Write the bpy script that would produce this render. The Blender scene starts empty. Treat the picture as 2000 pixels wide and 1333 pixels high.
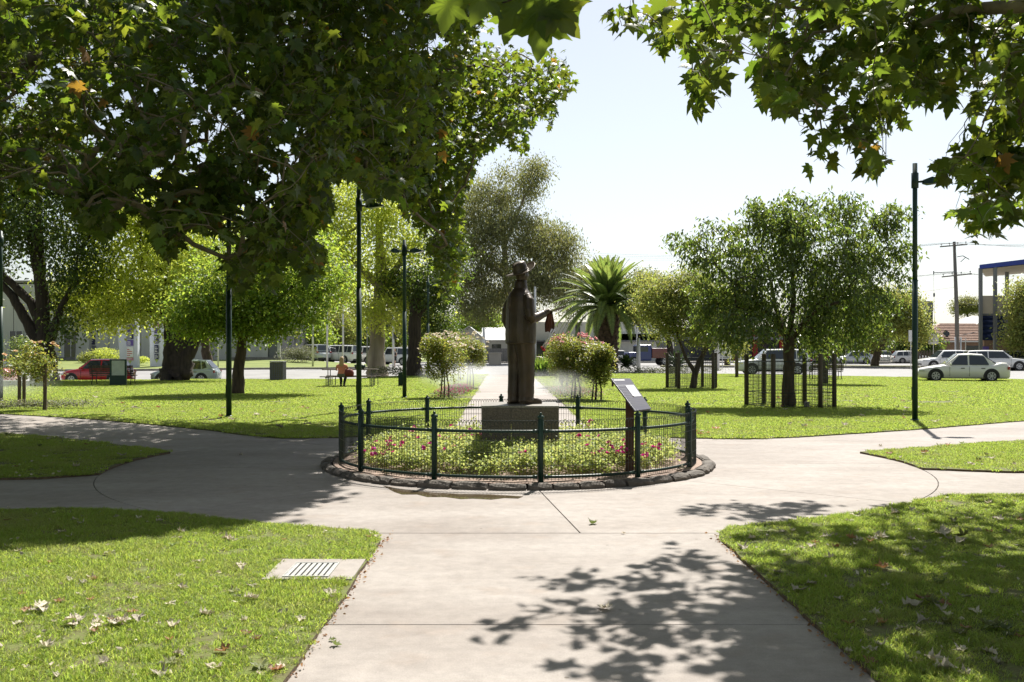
import bpy, bmesh, math, random
import numpy as np
from mathutils import Vector, Matrix, Quaternion

random.seed(7)
RNG = np.random.default_rng(11)
R = math.radians
SC = bpy.context.scene
COL = SC.collection

# ------------------------------------------------------------------ camera, sky, sun, exposure
F, HZ, EYE = 1944.0, 682.0, 1.65
cam_d = bpy.data.cameras.new('camera')
cam_d.sensor_width = 36.0
cam_d.lens = 36.0 * F / 2000.0
cam_d.shift_y = (HZ - 666.0) / 2000.0
cam_d.clip_start, cam_d.clip_end = 0.1, 6000
cam_d.dof.use_dof = True
cam_d.dof.focus_distance = 14.0
cam_d.dof.aperture_fstop = 9.0
cam = bpy.data.objects.new('camera', cam_d)
COL.objects.link(cam)
cam.location = (0, 0, EYE)
cam.rotation_euler = (R(90), 0, 0)
SC.camera = cam

SUN_EL, SUN_AZ = R(52.5), R(17.0)          # azimuth measured from +Y towards +X
SUNV = Vector((math.sin(SUN_AZ) * math.cos(SUN_EL), math.cos(SUN_AZ) * math.cos(SUN_EL), math.sin(SUN_EL)))
w = bpy.data.worlds.new('World')
SC.world = w
w.use_nodes = True
nt = w.node_tree
sky = nt.nodes.new('ShaderNodeTexSky')
sky.sky_type = 'NISHITA'
sky.sun_disc = False
sky.sun_elevation = SUN_EL
sky.sun_rotation = SUN_AZ
sky.air_density = 1.0
sky.dust_density = 1.0
sky.ozone_density = 1.0
bg = nt.nodes['Background']
pale = nt.nodes.new('ShaderNodeHueSaturation')      # thin summer haze whitens the whole sky
pale.inputs['Saturation'].default_value = 0.54
pale.inputs['Value'].default_value = 1.10
nt.links.new(sky.outputs[0], pale.inputs['Color'])
nt.links.new(pale.outputs[0], bg.inputs[0])
bg.inputs[1].default_value = 0.064
sun_d = bpy.data.lights.new('sun', 'SUN')
sun_d.energy = 5.0
sun_d.angle = R(0.53)
sun_d.color = (1.0, 0.955, 0.88)
sun = bpy.data.objects.new('sun', sun_d)
COL.objects.link(sun)
sun.rotation_euler = SUNV.to_track_quat('Z', 'Y').to_euler()
SC.view_settings.view_transform = 'Standard'
SC.view_settings.look = 'None'
SC.view_settings.gamma = 1.0
SC.view_settings.use_curve_mapping = False
SC.view_settings.exposure = 0.95
cy = SC.cycles
cy.use_denoising = True
cy.max_bounces = 8
cy.diffuse_bounces = 4
cy.glossy_bounces = 3
cy.transmission_bounces = 6
cy.volume_bounces = 1
cy.sample_clamp_indirect = 6
cy.caustics_reflective = False
cy.caustics_refractive = False

# ------------------------------------------------------------------ helpers
def G(px, py, z=0.0):
    """point of the photo lying at height z -> x, y"""
    Y = F * (EYE - z) / (py - HZ)
    return ((px - 1000) / F * Y, Y)
def P(px, py, Y):
    return Vector(((px - 1000) / F * Y, Y, EYE - (py - HZ) / F * Y))
def sstep(a, b, v):
    t = np.clip((v - a) / (b - a), 0, 1)
    return t * t * (3 - 2 * t)
def H(x, y):
    """terrain height: the street beyond the left lawn lies lower, the verge behind it higher"""
    s = sstep(4, 15, -np.asarray(x, float))
    dip = sstep(53.5, 58, y) * (1 - sstep(66, 77, y))
    s2 = sstep(12, 24, -np.asarray(x, float))
    return -0.42 * s * dip + 0.5 * s2 * sstep(76, 96, y)
def Hf(x, y):
    return float(H(x, y))

def tag(o, label=None, cat=None, group=None, kind=None):
    if label: o['label'] = label
    if cat: o['category'] = cat
    if group: o['group'] = group
    if kind: o['kind'] = kind
    return o
def empty(name, loc, label, cat, rz=0.0, group=None):
    o = bpy.data.objects.new(name, None)
    COL.objects.link(o)
    o.empty_display_size = 0.2
    o.location = loc
    o.rotation_euler = (0, 0, rz)
    return tag(o, label, cat, group)
def link(name, me, parent=None, loc=None, rot=None, sc=None):
    o = bpy.data.objects.new(name, me)
    COL.objects.link(o)
    if parent: o.parent = parent
    if loc is not None: o.location = loc
    if rot is not None: o.rotation_euler = rot
    if sc is not None: o.scale = sc if hasattr(sc, '__len__') else (sc, sc, sc)
    return o
def children(o):
    return [c for c in bpy.data.objects if c.parent == o]
def copy_tree(o, kids=None, parent=None):
    c = o.copy()
    COL.objects.link(c)
    if parent is not None: c.parent = parent
    for ch in children(o):
        copy_tree(ch, None, c)
    return c

class MB:
    """collects simple shapes into one mesh"""
    def __init__(s): s.v = []; s.f = []; s.m = []
    def add(s, vs, fs, mi=0):
        b = len(s.v)
        s.v += [tuple(v) for v in vs]
        s.f += [tuple(i + b for i in f) for f in fs]
        s.m += [mi] * len(fs)
        return s
    def box(s, x0, x1, y0, y1, z0, z1, mi=0):
        vs = [(x, y, z) for z in (z0, z1) for y in (y0, y1) for x in (x0, x1)]
        return s.add(vs, [(0, 2, 3, 1), (4, 5, 7, 6), (0, 1, 5, 4), (2, 6, 7, 3), (0, 4, 6, 2), (1, 3, 7, 5)], mi)
    def obox(s, c, ax, ay, az, mi=0):
        c, ax, ay, az = Vector(c), Vector(ax), Vector(ay), Vector(az)
        vs = [c + i * ax + j * ay + k * az for k in (-1, 1) for j in (-1, 1) for i in (-1, 1)]
        return s.add(vs, [(0, 2, 3, 1), (4, 5, 7, 6), (0, 1, 5, 4), (2, 6, 7, 3), (0, 4, 6, 2), (1, 3, 7, 5)], mi)
    def tube(s, pts, rad, n=6, cap=True, mi=0):
        pts = [Vector(p) for p in pts]
        if not hasattr(rad, '__len__'): rad = [rad] * len(pts)
        b = len(s.v); prev = None
        for i, p in enumerate(pts):
            d = (pts[min(i + 1, len(pts) - 1)] - pts[max(i - 1, 0)])
            if d.length < 1e-9: d = Vector((0, 0, 1))
            d.normalize()
            if prev is None:
                u = d.cross(Vector((0, 0, 1)))
                if u.length < 1e-3: u = d.cross(Vector((1, 0, 0)))
            else:
                u = prev - d * prev.dot(d)
                if u.length < 1e-6: u = d.cross(Vector((1, 0, 0)))
            u.normalize(); prev = u
            w_ = d.cross(u)
            for k in range(n):
                a = 2 * math.pi * k / n
                s.v.append(tuple(p + (u * math.cos(a) + w_ * math.sin(a)) * rad[i]))
        for i in range(len(pts) - 1):
            for k in range(n):
                k2 = (k + 1) % n
                s.f.append((b + i * n + k, b + i * n + k2, b + (i + 1) * n + k2, b + (i + 1) * n + k)); s.m.append(mi)
        if cap and n > 2:
            s.f.append(tuple(b + k for k in range(n))[::-1]); s.m.append(mi)
            e = b + (len(pts) - 1) * n
            s.f.append(tuple(e + k for k in range(n))); s.m.append(mi)
        return s
    def lathe(s, c, prof, n=12, mi=0):
        """prof: list of (radius, z)"""
        b = len(s.v)
        for r, z in prof:
            for k in range(n):
                a = 2 * math.pi * k / n
                s.v.append((c[0] + r * math.cos(a), c[1] + r * math.sin(a), c[2] + z))
        for i in range(len(prof) - 1):
            for k in range(n):
                k2 = (k + 1) % n
                s.f.append((b + i * n + k, b + i * n + k2, b + (i + 1) * n + k2, b + (i + 1) * n + k)); s.m.append(mi)
        s.f.append(tuple(b + k for k in range(n))[::-1]); s.m.append(mi)
        e = b + (len(prof) - 1) * n
        s.f.append(tuple(e + k for k in range(n))); s.m.append(mi)
        return s
    def prism(s, poly, z0, z1, mi=0):
        n = len(poly)
        vs = [(x, y, z0) for x, y in poly] + [(x, y, z1) for x, y in poly]
        fs = [tuple(range(n))[::-1], tuple(range(n, 2 * n))] + [(i, (i + 1) % n, n + (i + 1) % n, n + i) for i in range(n)]
        return s.add(vs, fs, mi)
    def loft(s, secs, n=16, mi=0):
        """secs: (z, cx, cy, rx, ry, power)"""
        b = len(s.v)
        for z, cx, cy_, rx, ry, pw in secs:
            for k in range(n):
                a = 2 * math.pi * k / n
                ca, sa = math.cos(a), math.sin(a)
                s.v.append((cx + rx * math.copysign(abs(ca) ** (2 / pw), ca), cy_ + ry * math.copysign(abs(sa) ** (2 / pw), sa), z))
        for i in range(len(secs) - 1):
            for k in range(n):
                k2 = (k + 1) % n
                s.f.append((b + i * n + k, b + i * n + k2, b + (i + 1) * n + k2, b + (i + 1) * n + k)); s.m.append(mi)
        s.f.append(tuple(b + k for k in range(n))[::-1]); s.m.append(mi)
        e = b + (len(secs) - 1) * n
        s.f.append(tuple(e + k for k in range(n))); s.m.append(mi)
        return s
    def sphere(s, c, r, n=10, m=6, mi=0):
        if not hasattr(r, '__len__'): r = (r, r, r)
        secs = []
        for i in range(m + 1):
            t = -math.pi / 2 + math.pi * i / m
            q = max(math.cos(t), 0.03)
            secs.append((c[2] + r[2] * math.sin(t), c[0], c[1], r[0] * q, r[1] * q, 2))
        return s.loft(secs, n, mi)
    def mesh(s, name, mats, smooth=False):
        me = bpy.data.meshes.new(name)
        me.from_pydata(s.v, [], s.f)
        for m in (mats if isinstance(mats, (list, tuple)) else [mats]): me.materials.append(m)
        if len(me.materials) > 1: me.polygons.foreach_set('material_index', s.m)
        if smooth: me.polygons.foreach_set('use_smooth', [True] * len(me.polygons))
        me.update()
        return me
    def build(s, name, mats, parent=None, smooth=False, bevel=0, loc=None, rot=None):
        o = link(name, s.mesh(name, mats, smooth), parent, loc, rot)
        if bevel:
            md = o.modifiers.new('bevel', 'BEVEL'); md.width = bevel; md.segments = 2; md.limit_method = 'ANGLE'
        return o

# ------------------------------------------------------------------ materials
def newmat(name):
    m = bpy.data.materials.new(name); m.use_nodes = True
    n = m.node_tree.nodes
    return m, n, m.node_tree.links, n['Principled BSDF']
def mat(name, col, rough=0.6, var=0.15, scale=4.0, bump=0.0, bscale=40.0, metal=0.0, spec=0.5, col2=None, emit=0, coat=0.0, detail=4, stretch=None):
    m, n, l, b = newmat(name)
    tc = n.new('ShaderNodeTexCoord')
    src = tc.outputs['Object']
    if stretch:
        mp = n.new('ShaderNodeMapping'); mp.inputs['Scale'].default_value = stretch
        l.new(src, mp.inputs[0]); src = mp.outputs[0]
    nz = n.new('ShaderNodeTexNoise'); nz.inputs['Scale'].default_value = scale; nz.inputs['Detail'].default_value = detail
    l.new(src, nz.inputs['Vector'])
    rp = n.new('ShaderNodeValToRGB')
    c2 = col2 or tuple(c * (1 - var) for c in col)
    c1 = col if col2 else tuple(min(1, c * (1 + var)) for c in col)
    rp.color_ramp.elements[0].position = 0.3; rp.color_ramp.elements[1].position = 0.7
    rp.color_ramp.elements[0].color = (*c2, 1); rp.color_ramp.elements[1].color = (*c1, 1)
    l.new(nz.outputs[0], rp.inputs[0]); l.new(rp.outputs[0], b.inputs['Base Color'])
    b.inputs['Roughness'].default_value = rough
    b.inputs['Metallic'].default_value = metal
    b.inputs['Specular IOR Level'].default_value = spec
    b.inputs['Coat Weight'].default_value = coat
    if bump:
        n2 = n.new('ShaderNodeTexNoise'); n2.inputs['Scale'].default_value = bscale; n2.inputs['Detail'].default_value = 6
        l.new(src, n2.inputs['Vector'])
        bp = n.new('ShaderNodeBump'); bp.inputs['Strength'].default_value = bump; bp.inputs['Distance'].default_value = 0.01
        l.new(n2.outputs[0], bp.inputs['Height']); l.new(bp.outputs[0], b.inputs['Normal'])
    return m
def leafmat(name, col, tcol, amt=0.42, rough=0.42, hv=0.04, vv=0.5, patch=0.0, spec=0.4, odd=0):
    m, n, l, b = newmat(name)
    geo = n.new('ShaderNodeNewGeometry'); oi = n.new('ShaderNodeObjectInfo')
    ad = n.new('ShaderNodeMath'); ad.operation = 'ADD'; l.new(geo.outputs['Random Per Island'], ad.inputs[0]); l.new(oi.outputs['Random'], ad.inputs[1])
    fr = n.new('ShaderNodeMath'); fr.operation = 'FRACT'; l.new(ad.outputs[0], fr.inputs[0])
    wn = n.new('ShaderNodeTexWhiteNoise'); wn.noise_dimensions = '1D'; l.new(fr.outputs[0], wn.inputs['W'])
    def hsv(c):
        h = n.new('ShaderNodeHueSaturation'); h.inputs['Color'].default_value = (*c, 1)
        mr = n.new('ShaderNodeMapRange'); mr.inputs[3].default_value = 0.5 - hv; mr.inputs[4].default_value = 0.5 + hv * 0.6
        l.new(wn.outputs['Value'], mr.inputs[0]); l.new(mr.outputs[0], h.inputs['Hue'])
        m2 = n.new('ShaderNodeMapRange'); m2.inputs[3].default_value = 1 - vv * 0.6; m2.inputs[4].default_value = 1 + vv * 0.6
        l.new(fr.outputs[0], m2.inputs[0]); l.new(m2.outputs[0], h.inputs['Value'])
        return h.outputs[0]
    c = hsv(col)
    l.new(c, b.inputs['Base Color'])
    b.inputs['Roughness'].default_value = rough
    b.inputs['Specular IOR Level'].default_value = spec
    ct = hsv(tcol)
    if odd:        # a few leaves have turned
        gt = n.new('ShaderNodeMath'); gt.operation = 'GREATER_THAN'; gt.inputs[1].default_value = odd; l.new(wn.outputs['Value'], gt.inputs[0])
        outs = []
        for src, dry in ((c, (0.20, 0.10, 0.03, 1)), (ct, (0.62, 0.36, 0.05, 1))):
            mm = n.new('ShaderNodeMix'); mm.data_type = 'RGBA'; mm.inputs[7].default_value = dry
            l.new(gt.outputs[0], mm.inputs[0]); l.new(src, mm.inputs[6]); outs.append(mm.outputs[2])
        c, ct = outs; l.new(c, b.inputs['Base Color'])
    if patch:      # drier, strawier patches of lawn, metres across
        nz = n.new('ShaderNodeTexNoise'); nz.inputs['Scale'].default_value = 0.9; nz.inputs['Detail'].default_value = 5; nz.inputs['Roughness'].default_value = 0.65
        l.new(geo.outputs['Position'], nz.inputs['Vector'])
        mrp = n.new('ShaderNodeMapRange'); mrp.inputs[1].default_value = 0.50; mrp.inputs[2].default_value = 0.68; mrp.inputs[4].default_value = patch; l.new(nz.outputs[0], mrp.inputs[0])
        # single straw-coloured blades everywhere
        sb_ = n.new('ShaderNodeMath'); sb_.operation = 'GREATER_THAN'; sb_.inputs[1].default_value = 0.94; l.new(wn.outputs['Value'], sb_.inputs[0])
        mxx = n.new('ShaderNodeMath'); mxx.operation = 'MAXIMUM'; l.new(mrp.outputs[0], mxx.inputs[0]); l.new(sb_.outputs[0], mxx.inputs[1])
        outs = []
        for src, dry in ((c, (0.36, 0.32, 0.14, 1)), (ct, (0.50, 0.46, 0.20, 1))):
            mm = n.new('ShaderNodeMix'); mm.data_type = 'RGBA'; mm.inputs[7].default_value = dry
            l.new(mxx.outputs[0], mm.inputs[0]); l.new(src, mm.inputs[6]); outs.append(mm.outputs[2])
        c, ct = outs; l.new(c, b.inputs['Base Color'])
    tr = n.new('ShaderNodeBsdfTranslucent'); l.new(ct, tr.inputs[0])
    mx = n.new('ShaderNodeMixShader'); mx.inputs[0].default_value = amt
    out = n['Material Output']
    l.new(b.outputs[0], mx.inputs[1]); l.new(tr.outputs[0], mx.inputs[2]); l.new(mx.outputs[0], out.inputs[0])
    return m

def concrete_mat(name='weathered_concrete', c1=(0.325, 0.293, 0.266), c2=(0.232, 0.200, 0.176)):
    m, n, l, b = newmat(name)
    g = n.new('ShaderNodeNewGeometry')
    oi = n.new('ShaderNodeObjectInfo')
    big = n.new('ShaderNodeTexNoise'); big.inputs['Scale'].default_value = 0.55; big.inputs['Detail'].default_value = 8; big.inputs['Roughness'].default_value = 0.6
    mp = n.new('ShaderNodeMapping'); mp.inputs['Scale'].default_value = (0.8, 1.7, 1); l.new(g.outputs['Position'], mp.inputs[0])
    l.new(mp.outputs[0], big.inputs['Vector'])
    rp = n.new('ShaderNodeValToRGB'); rp.color_ramp.elements[0].position = 0.28; rp.color_ramp.elements[1].position = 0.62
    rp.color_ramp.elements[0].color = (*c2, 1); rp.color_ramp.elements[1].color = (*c1, 1)
    l.new(big.outputs[0], rp.inputs[0])
    fine = n.new('ShaderNodeTexNoise'); fine.inputs['Scale'].default_value = 110; fine.inputs['Detail'].default_value = 3
    l.new(g.outputs['Position'], fine.inputs['Vector'])
    f2 = n.new('ShaderNodeMapRange'); f2.inputs[3].default_value = 0.72; f2.inputs[4].default_value = 1.28; l.new(fine.outputs[0], f2.inputs[0])
    mu = n.new('ShaderNodeMix'); mu.data_type = 'RGBA'; mu.blend_type = 'MULTIPLY'; mu.inputs[0].default_value = 1
    l.new(rp.outputs[0], mu.inputs[6]); l.new(f2.outputs[0], mu.inputs[7])
    # rusty / tannin spots and dark specks
    sp = n.new('ShaderNodeTexNoise'); sp.inputs['Scale'].default_value = 2.3; sp.inputs['Detail'].default_value = 5; l.new(g.outputs['Position'], sp.inputs['Vector'])
    sr = n.new('ShaderNodeMapRange'); sr.inputs[1].default_value = 0.58; sr.inputs[2].default_value = 0.75; sr.inputs[4].default_value = 0.45; l.new(sp.outputs[0], sr.inputs[0])
    m3 = n.new('ShaderNodeMix'); m3.data_type = 'RGBA'; m3.inputs[7].default_value = (0.27, 0.21, 0.165, 1)
    l.new(sr.outputs[0], m3.inputs[0]); l.new(mu.outputs[2], m3.inputs[6])
    md_ = n.new('ShaderNodeTexNoise'); md_.inputs['Scale'].default_value = 7.0; md_.inputs['Detail'].default_value = 8; md_.inputs['Roughness'].default_value = 0.75; l.new(g.outputs['Position'], md_.inputs['Vector'])
    mdr = n.new('ShaderNodeMapRange'); mdr.inputs[1].default_value = 0.3; mdr.inputs[2].default_value = 0.7; mdr.inputs[3].default_value = 0.80; mdr.inputs[4].default_value = 1.14; l.new(md_.outputs[0], mdr.inputs[0])
    mm3 = n.new('ShaderNodeMix'); mm3.data_type = 'RGBA'; mm3.blend_type = 'MULTIPLY'; mm3.inputs[0].default_value = 1; l.new(m3.outputs[2], mm3.inputs[6]); l.new(mdr.outputs[0], mm3.inputs[7]); m3 = mm3
    vo = n.new('ShaderNodeTexVoronoi'); vo.inputs['Scale'].default_value = 3.1; l.new(g.outputs['Position'], vo.inputs['Vector'])
    vr = n.new('ShaderNodeMapRange'); vr.inputs[1].default_value = 0.035; vr.inputs[2].default_value = 0.05; vr.inputs[3].default_value = 0.75; vr.inputs[4].default_value = 0; l.new(vo.outputs['Distance'], vr.inputs[0])
    m4 = n.new('ShaderNodeMix'); m4.data_type = 'RGBA'; m4.inputs[7].default_value = (0.10, 0.08, 0.06, 1)
    l.new(vr.outputs[0], m4.inputs[0]); l.new(m3.outputs[2], m4.inputs[6])
    hs = n.new('ShaderNodeHueSaturation'); l.new(m4.outputs[2], hs.inputs['Color'])
    orr = n.new('ShaderNodeMapRange'); orr.inputs[3].default_value = 0.93; orr.inputs[4].default_value = 1.06; l.new(oi.outputs['Random'], orr.inputs[0]); l.new(orr.outputs[0], hs.inputs['Value'])
    l.new(hs.outputs[0], b.inputs['Base Color'])
    b.inputs['Roughness'].default_value = 0.82
    b.inputs['Specular IOR Level'].default_value = 0.35
    bp = n.new('ShaderNodeBump'); bp.inputs['Strength'].default_value = 0.25; bp.inputs['Distance'].default_value = 0.004
    l.new(fine.outputs[0], bp.inputs['Height']); l.new(bp.outputs[0], b.inputs['Normal'])
    return m

M = {}
M['concrete'] = concrete_mat()
M['joint'] = mat('joint_dirt', (0.07, 0.06, 0.045), 0.95, 0.4, 20)
M['soil'] = mat('garden_soil', (0.17, 0.125, 0.095), 0.95, 0.35, 9, 0.9, 60)
M['mulch'] = mat('pinkish_gravel_soil', (0.30, 0.22, 0.175), 0.95, 0.35, 25, 0.9, 80)
M['asphalt'] = mat('sun_bleached_asphalt', (0.24, 0.235, 0.23), 0.85, 0.12, 0.6, 0.3, 60)
M['turf'] = mat('turf_soil', (0.13, 0.165, 0.03), 0.95, 0.3, 14, 0.9, 60, col2=(0.10, 0.085, 0.035))
M['farturf'] = mat('far_verge_turf', (0.19, 0.22, 0.05), 0.95, 0.3, 0.5, 0.5, 10, col2=(0.12, 0.16, 0.03))
M['dryturf'] = mat('dry_verge_turf', (0.30, 0.27, 0.11), 0.95, 0.2, 0.5, col2=(0.2, 0.2, 0.07))
M['kerb'] = mat('kerb_concrete', (0.25, 0.235, 0.21), 0.9, 0.2, 3)
M['edge_soil'] = mat('lawn_edge_soil', (0.12, 0.085, 0.05), 0.95, 0.4, 30, 0.8, 60)
M['green_paint'] = mat('dark_green_paint', (0.010, 0.036, 0.024), 0.42, 0.15, 6, spec=0.35)
M['wire'] = mat('green_black_wire', (0.02, 0.03, 0.026), 0.4, 0.2, 8)
M['bluestone'] = mat('rough_bluestone', (0.112, 0.095, 0.078), 0.85, 0.35, 9, 1.0, 45)
M['granite'] = mat('speckled_granite', (0.13, 0.10, 0.074), 0.45, 0.55, 70, 0.3, 90, detail=2)
M['granite_top'] = mat('polished_granite_cap', (0.26, 0.235, 0.20), 0.35, 0.3, 60, detail=2)
M['bronze'] = mat('dark_patina_bronze', (0.088, 0.060, 0.036), 0.40, 0.3, 3.5, 0.25, 30, metal=0.35, col2=(0.036, 0.026, 0.017))
M['bronze_red'] = mat('red_brown_bronze', (0.085, 0.028, 0.014), 0.45, 0.3, 5, 0.3, 40, metal=0.6)
M['iron'] = mat('galvanised_grate', (0.36, 0.36, 0.34), 0.55, 0.2, 20, metal=0.3)
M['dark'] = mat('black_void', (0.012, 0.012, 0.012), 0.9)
M['black'] = mat('black_plastic', (0.015, 0.015, 0.016), 0.5)
M['rubber'] = mat('tyre_rubber', (0.018, 0.018, 0.018), 0.8)
M['alloy'] = mat('alloy_wheel', (0.42, 0.42, 0.43), 0.35, 0.1, 8, metal=0.6)
M['glass'] = mat('tinted_car_glass', (0.03, 0.038, 0.042), 0.04, 0.2, 1, spec=0.9)
M['white_paint'] = mat('white_car_paint', (0.80, 0.79, 0.76), 0.25, 0.02, 1, coat=0.6)
M['cream_paint'] = mat('cream_white_car_paint', (0.82, 0.79, 0.70), 0.25, 0.02, 1, coat=0.6)
M['silver_paint'] = mat('silver_car_paint', (0.52, 0.55, 0.56), 0.3, 0.03, 1, metal=0.3, coat=0.5)
M['pale_paint'] = mat('pale_green_silver_car_paint', (0.42, 0.49, 0.47), 0.3, 0.03, 1, metal=0.2, coat=0.5)
M['red_paint'] = mat('red_car_paint', (0.45, 0.012, 0.016), 0.25, 0.04, 1, coat=0.7)
M['maroon_paint'] = mat('maroon_car_paint', (0.13, 0.02, 0.03), 0.25, 0.04, 1, coat=0.7)
M['blue_paint'] = mat('blue_truck_paint', (0.02, 0.035, 0.16), 0.3, 0.04, 1, coat=0.5)
M['black_paint'] = mat('black_car_paint', (0.02, 0.02, 0.024), 0.2, 0.04, 1, coat=0.7)
M['red_lens'] = mat('red_lamp_lens', (0.35, 0.01, 0.01), 0.15)
M['clear_lens'] = mat('headlamp_lens', (0.6, 0.62, 0.62), 0.08)
M['plate'] = mat('number_plate', (0.6, 0.6, 0.58), 0.5)
M['timber_dark'] = mat('weathered_dark_timber', (0.095, 0.075, 0.052), 0.85, 0.35, 3, 0.6, 30, stretch=(6, 6, 0.6))
M['timber_stake'] = mat('grey_brown_timber_stake', (0.15, 0.115, 0.08), 0.9, 0.3, 5, 0.6, 30, stretch=(6, 6, 0.6))
M['bark'] = mat('brown_bark', (0.085, 0.062, 0.042), 0.95, 0.45, 3, 1.0, 25, stretch=(3, 3, 0.7))
M['bark_dark'] = mat('dark_elm_bark', (0.045, 0.033, 0.024), 0.95, 0.45, 3, 1.0, 18, stretch=(3, 3, 0.5))
M['bark_plane'] = mat('mottled_plane_bark', (0.28, 0.23, 0.16), 0.85, 0.3, 5, 0.5, 25, col2=(0.12, 0.095, 0.065))
M['bark_gum'] = mat('pale_gum_bark', (0.36, 0.31, 0.25), 0.85, 0.2, 2, 0.4, 12, col2=(0.20, 0.155, 0.115), stretch=(1.5, 1.5, 0.3))
M['twig'] = mat('dark_twig', (0.06, 0.042, 0.03), 0.9, 0.3, 9)
M['palm_bark'] = mat('palm_boots', (0.085, 0.055, 0.035), 0.95, 0.4, 6, 0.8, 20)
M['white_wall'] = mat('white_wall', (0.66, 0.66, 0.63), 0.8, 0.06, 1)
M['off_white'] = mat('off_white_weatherboard', (0.56, 0.56, 0.54), 0.8, 0.08, 1)
M['grey_panel'] = mat('grey_concrete_panel', (0.56, 0.55, 0.52), 0.85, 0.10, 0.5, 0.2, 8, col2=(0.42, 0.415, 0.39), stretch=(1.5, 1.5, 0.25))
M['dark_grey'] = mat('charcoal_wall', (0.045, 0.048, 0.055), 0.7, 0.1, 1)
M['mid_grey'] = mat('grey_steel', (0.16, 0.165, 0.175), 0.6, 0.1, 1)
M['roof_metal'] = mat('pale_corrugated_roof', (0.60, 0.61, 0.60), 0.45, 0.06, 1)
M['roof_tile'] = mat('terracotta_tile', (0.30, 0.185, 0.13), 0.85, 0.2, 3)
M['brick'] = mat('tan_brick', (0.27, 0.175, 0.12), 0.9, 0.15, 6)
M['beige'] = mat('beige_render', (0.50, 0.44, 0.36), 0.85, 0.08, 1)
M['blue_trim'] = mat('blue_fascia', (0.02, 0.045, 0.30), 0.5, 0.08, 1)
M['navy_glass'] = mat('navy_louvre_glass', (0.015, 0.025, 0.075), 0.15, 0.1, 1)
M['red_wall'] = mat('red_facade', (0.33, 0.018, 0.018), 0.6, 0.1, 1)
M['window'] = mat('dark_window_glass', (0.025, 0.03, 0.038), 0.06, 0.2, 0.5, spec=0.8)
M['pylon'] = mat('pale_lilac_pylon', (0.60, 0.62, 0.72), 0.6, 0.05, 1)
M['white_post'] = mat('white_galvanised_post', (0.58, 0.58, 0.57), 0.5, 0.08, 2)
M['pole_timber'] = mat('grey_power_pole', (0.17, 0.155, 0.135), 0.9, 0.25, 3, stretch=(5, 5, 0.5))
M['navy_print'] = mat('navy_print', (0.02, 0.022, 0.07), 0.6)
M['purple_print'] = mat('purple_print', (0.12, 0.075, 0.32), 0.6)
M['pink_print'] = mat('pink_print', (0.55, 0.22, 0.30), 0.6)
M['white_print'] = mat('white_print', (0.72, 0.72, 0.74), 0.6)
M['red_print'] = mat('red_print', (0.42, 0.05, 0.05), 0.6)
M['lime_print'] = mat('lime_print', (0.45, 0.55, 0.15), 0.6)
M['corten'] = mat('rusted_steel_post', (0.075, 0.035, 0.02), 0.75, 0.3, 8, metal=0.2)
M['sign_face'] = mat('dark_sign_face', (0.085, 0.08, 0.10), 0.28, 0.08, 3)
M['sign_panel'] = mat('light_sign_photo', (0.62, 0.62, 0.66), 0.28, 0.2, 30)
M['skin'] = mat('skin', (0.48, 0.28, 0.20), 0.55)
M['blonde'] = mat('blonde_hair', (0.42, 0.28, 0.13), 0.6, 0.3, 30)
M['orange_cloth'] = mat('coral_orange_cloth', (0.62, 0.22, 0.13), 0.85, 0.12, 9)
M['olive_cloth'] = mat('olive_cloth', (0.13, 0.13, 0.08), 0.85)
M['navy_cloth'] = mat('dark_trousers', (0.03, 0.03, 0.035), 0.85)
M['red_bag'] = mat('dark_red_bag', (0.17, 0.03, 0.02), 0.7)
M['cello'] = mat('clear_wrap', (0.55, 0.56, 0.6), 0.2)
M['red_petal'] = leafmat('red_petal', (0.6, 0.03, 0.03), (0.7, 0.05, 0.04), 0.3)
M['magenta_petal'] = leafmat('magenta_petal', (0.62, 0.03, 0.25), (0.75, 0.05, 0.35), 0.4, vv=0.4)
M['cream_petal'] = leafmat('cream_petal', (0.82, 0.74, 0.58), (0.8, 0.72, 0.55), 0.35, hv=0.01, vv=0.2)
M['peach_petal'] = leafmat('peach_petal', (0.80, 0.56, 0.32), (0.8, 0.6, 0.35), 0.35, hv=0.015, vv=0.2)
M['pink_petal'] = leafmat('pink_petal', (0.80, 0.38, 0.40), (0.8, 0.45, 0.45), 0.35, hv=0.015, vv=0.3)
M['plane_leaf'] = leafmat('plane_leaf', (0.028, 0.054, 0.013), (0.30, 0.42, 0.035), 0.35, 0.45, 0.03, 0.6, spec=0.32, odd=0.99)
M['maple_leaf'] = leafmat('bright_maple_leaf', (0.10, 0.165, 0.03), (0.46, 0.62, 0.075), 0.46, 0.5, 0.03, 0.55)
M['gold_leaf'] = leafmat('golden_elm_leaf', (0.23, 0.28, 0.045), (0.80, 0.88, 0.15), 0.54, 0.5, 0.012, 0.4)
M['elm_leaf'] = leafmat('dark_elm_leaf', (0.045, 0.075, 0.02), (0.20, 0.30, 0.035), 0.35, 0.5, 0.03, 0.5)
M['gum_leaf'] = leafmat('olive_gum_leaf', (0.14, 0.155, 0.07), (0.36, 0.38, 0.11), 0.38, 0.5, 0.035, 0.5)
M['cherry_leaf'] = leafmat('cherry_leaf', (0.068, 0.098, 0.034), (0.30, 0.42, 0.06), 0.36, 0.30, 0.03, 0.5, spec=0.6)
M['light_leaf'] = leafmat('pale_young_leaf', (0.16, 0.19, 0.06), (0.50, 0.56, 0.12), 0.42, 0.5, 0.04, 0.5)
M['palm_leaf'] = leafmat('palm_frond_leaf', (0.085, 0.125, 0.045), (0.34, 0.46, 0.09), 0.36, 0.4, 0.03, 0.4)
M['cycad_leaf'] = leafmat('dark_cycad_leaf', (0.03, 0.05, 0.018), (0.09, 0.16, 0.03), 0.25, 0.35, 0.02, 0.4)
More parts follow.
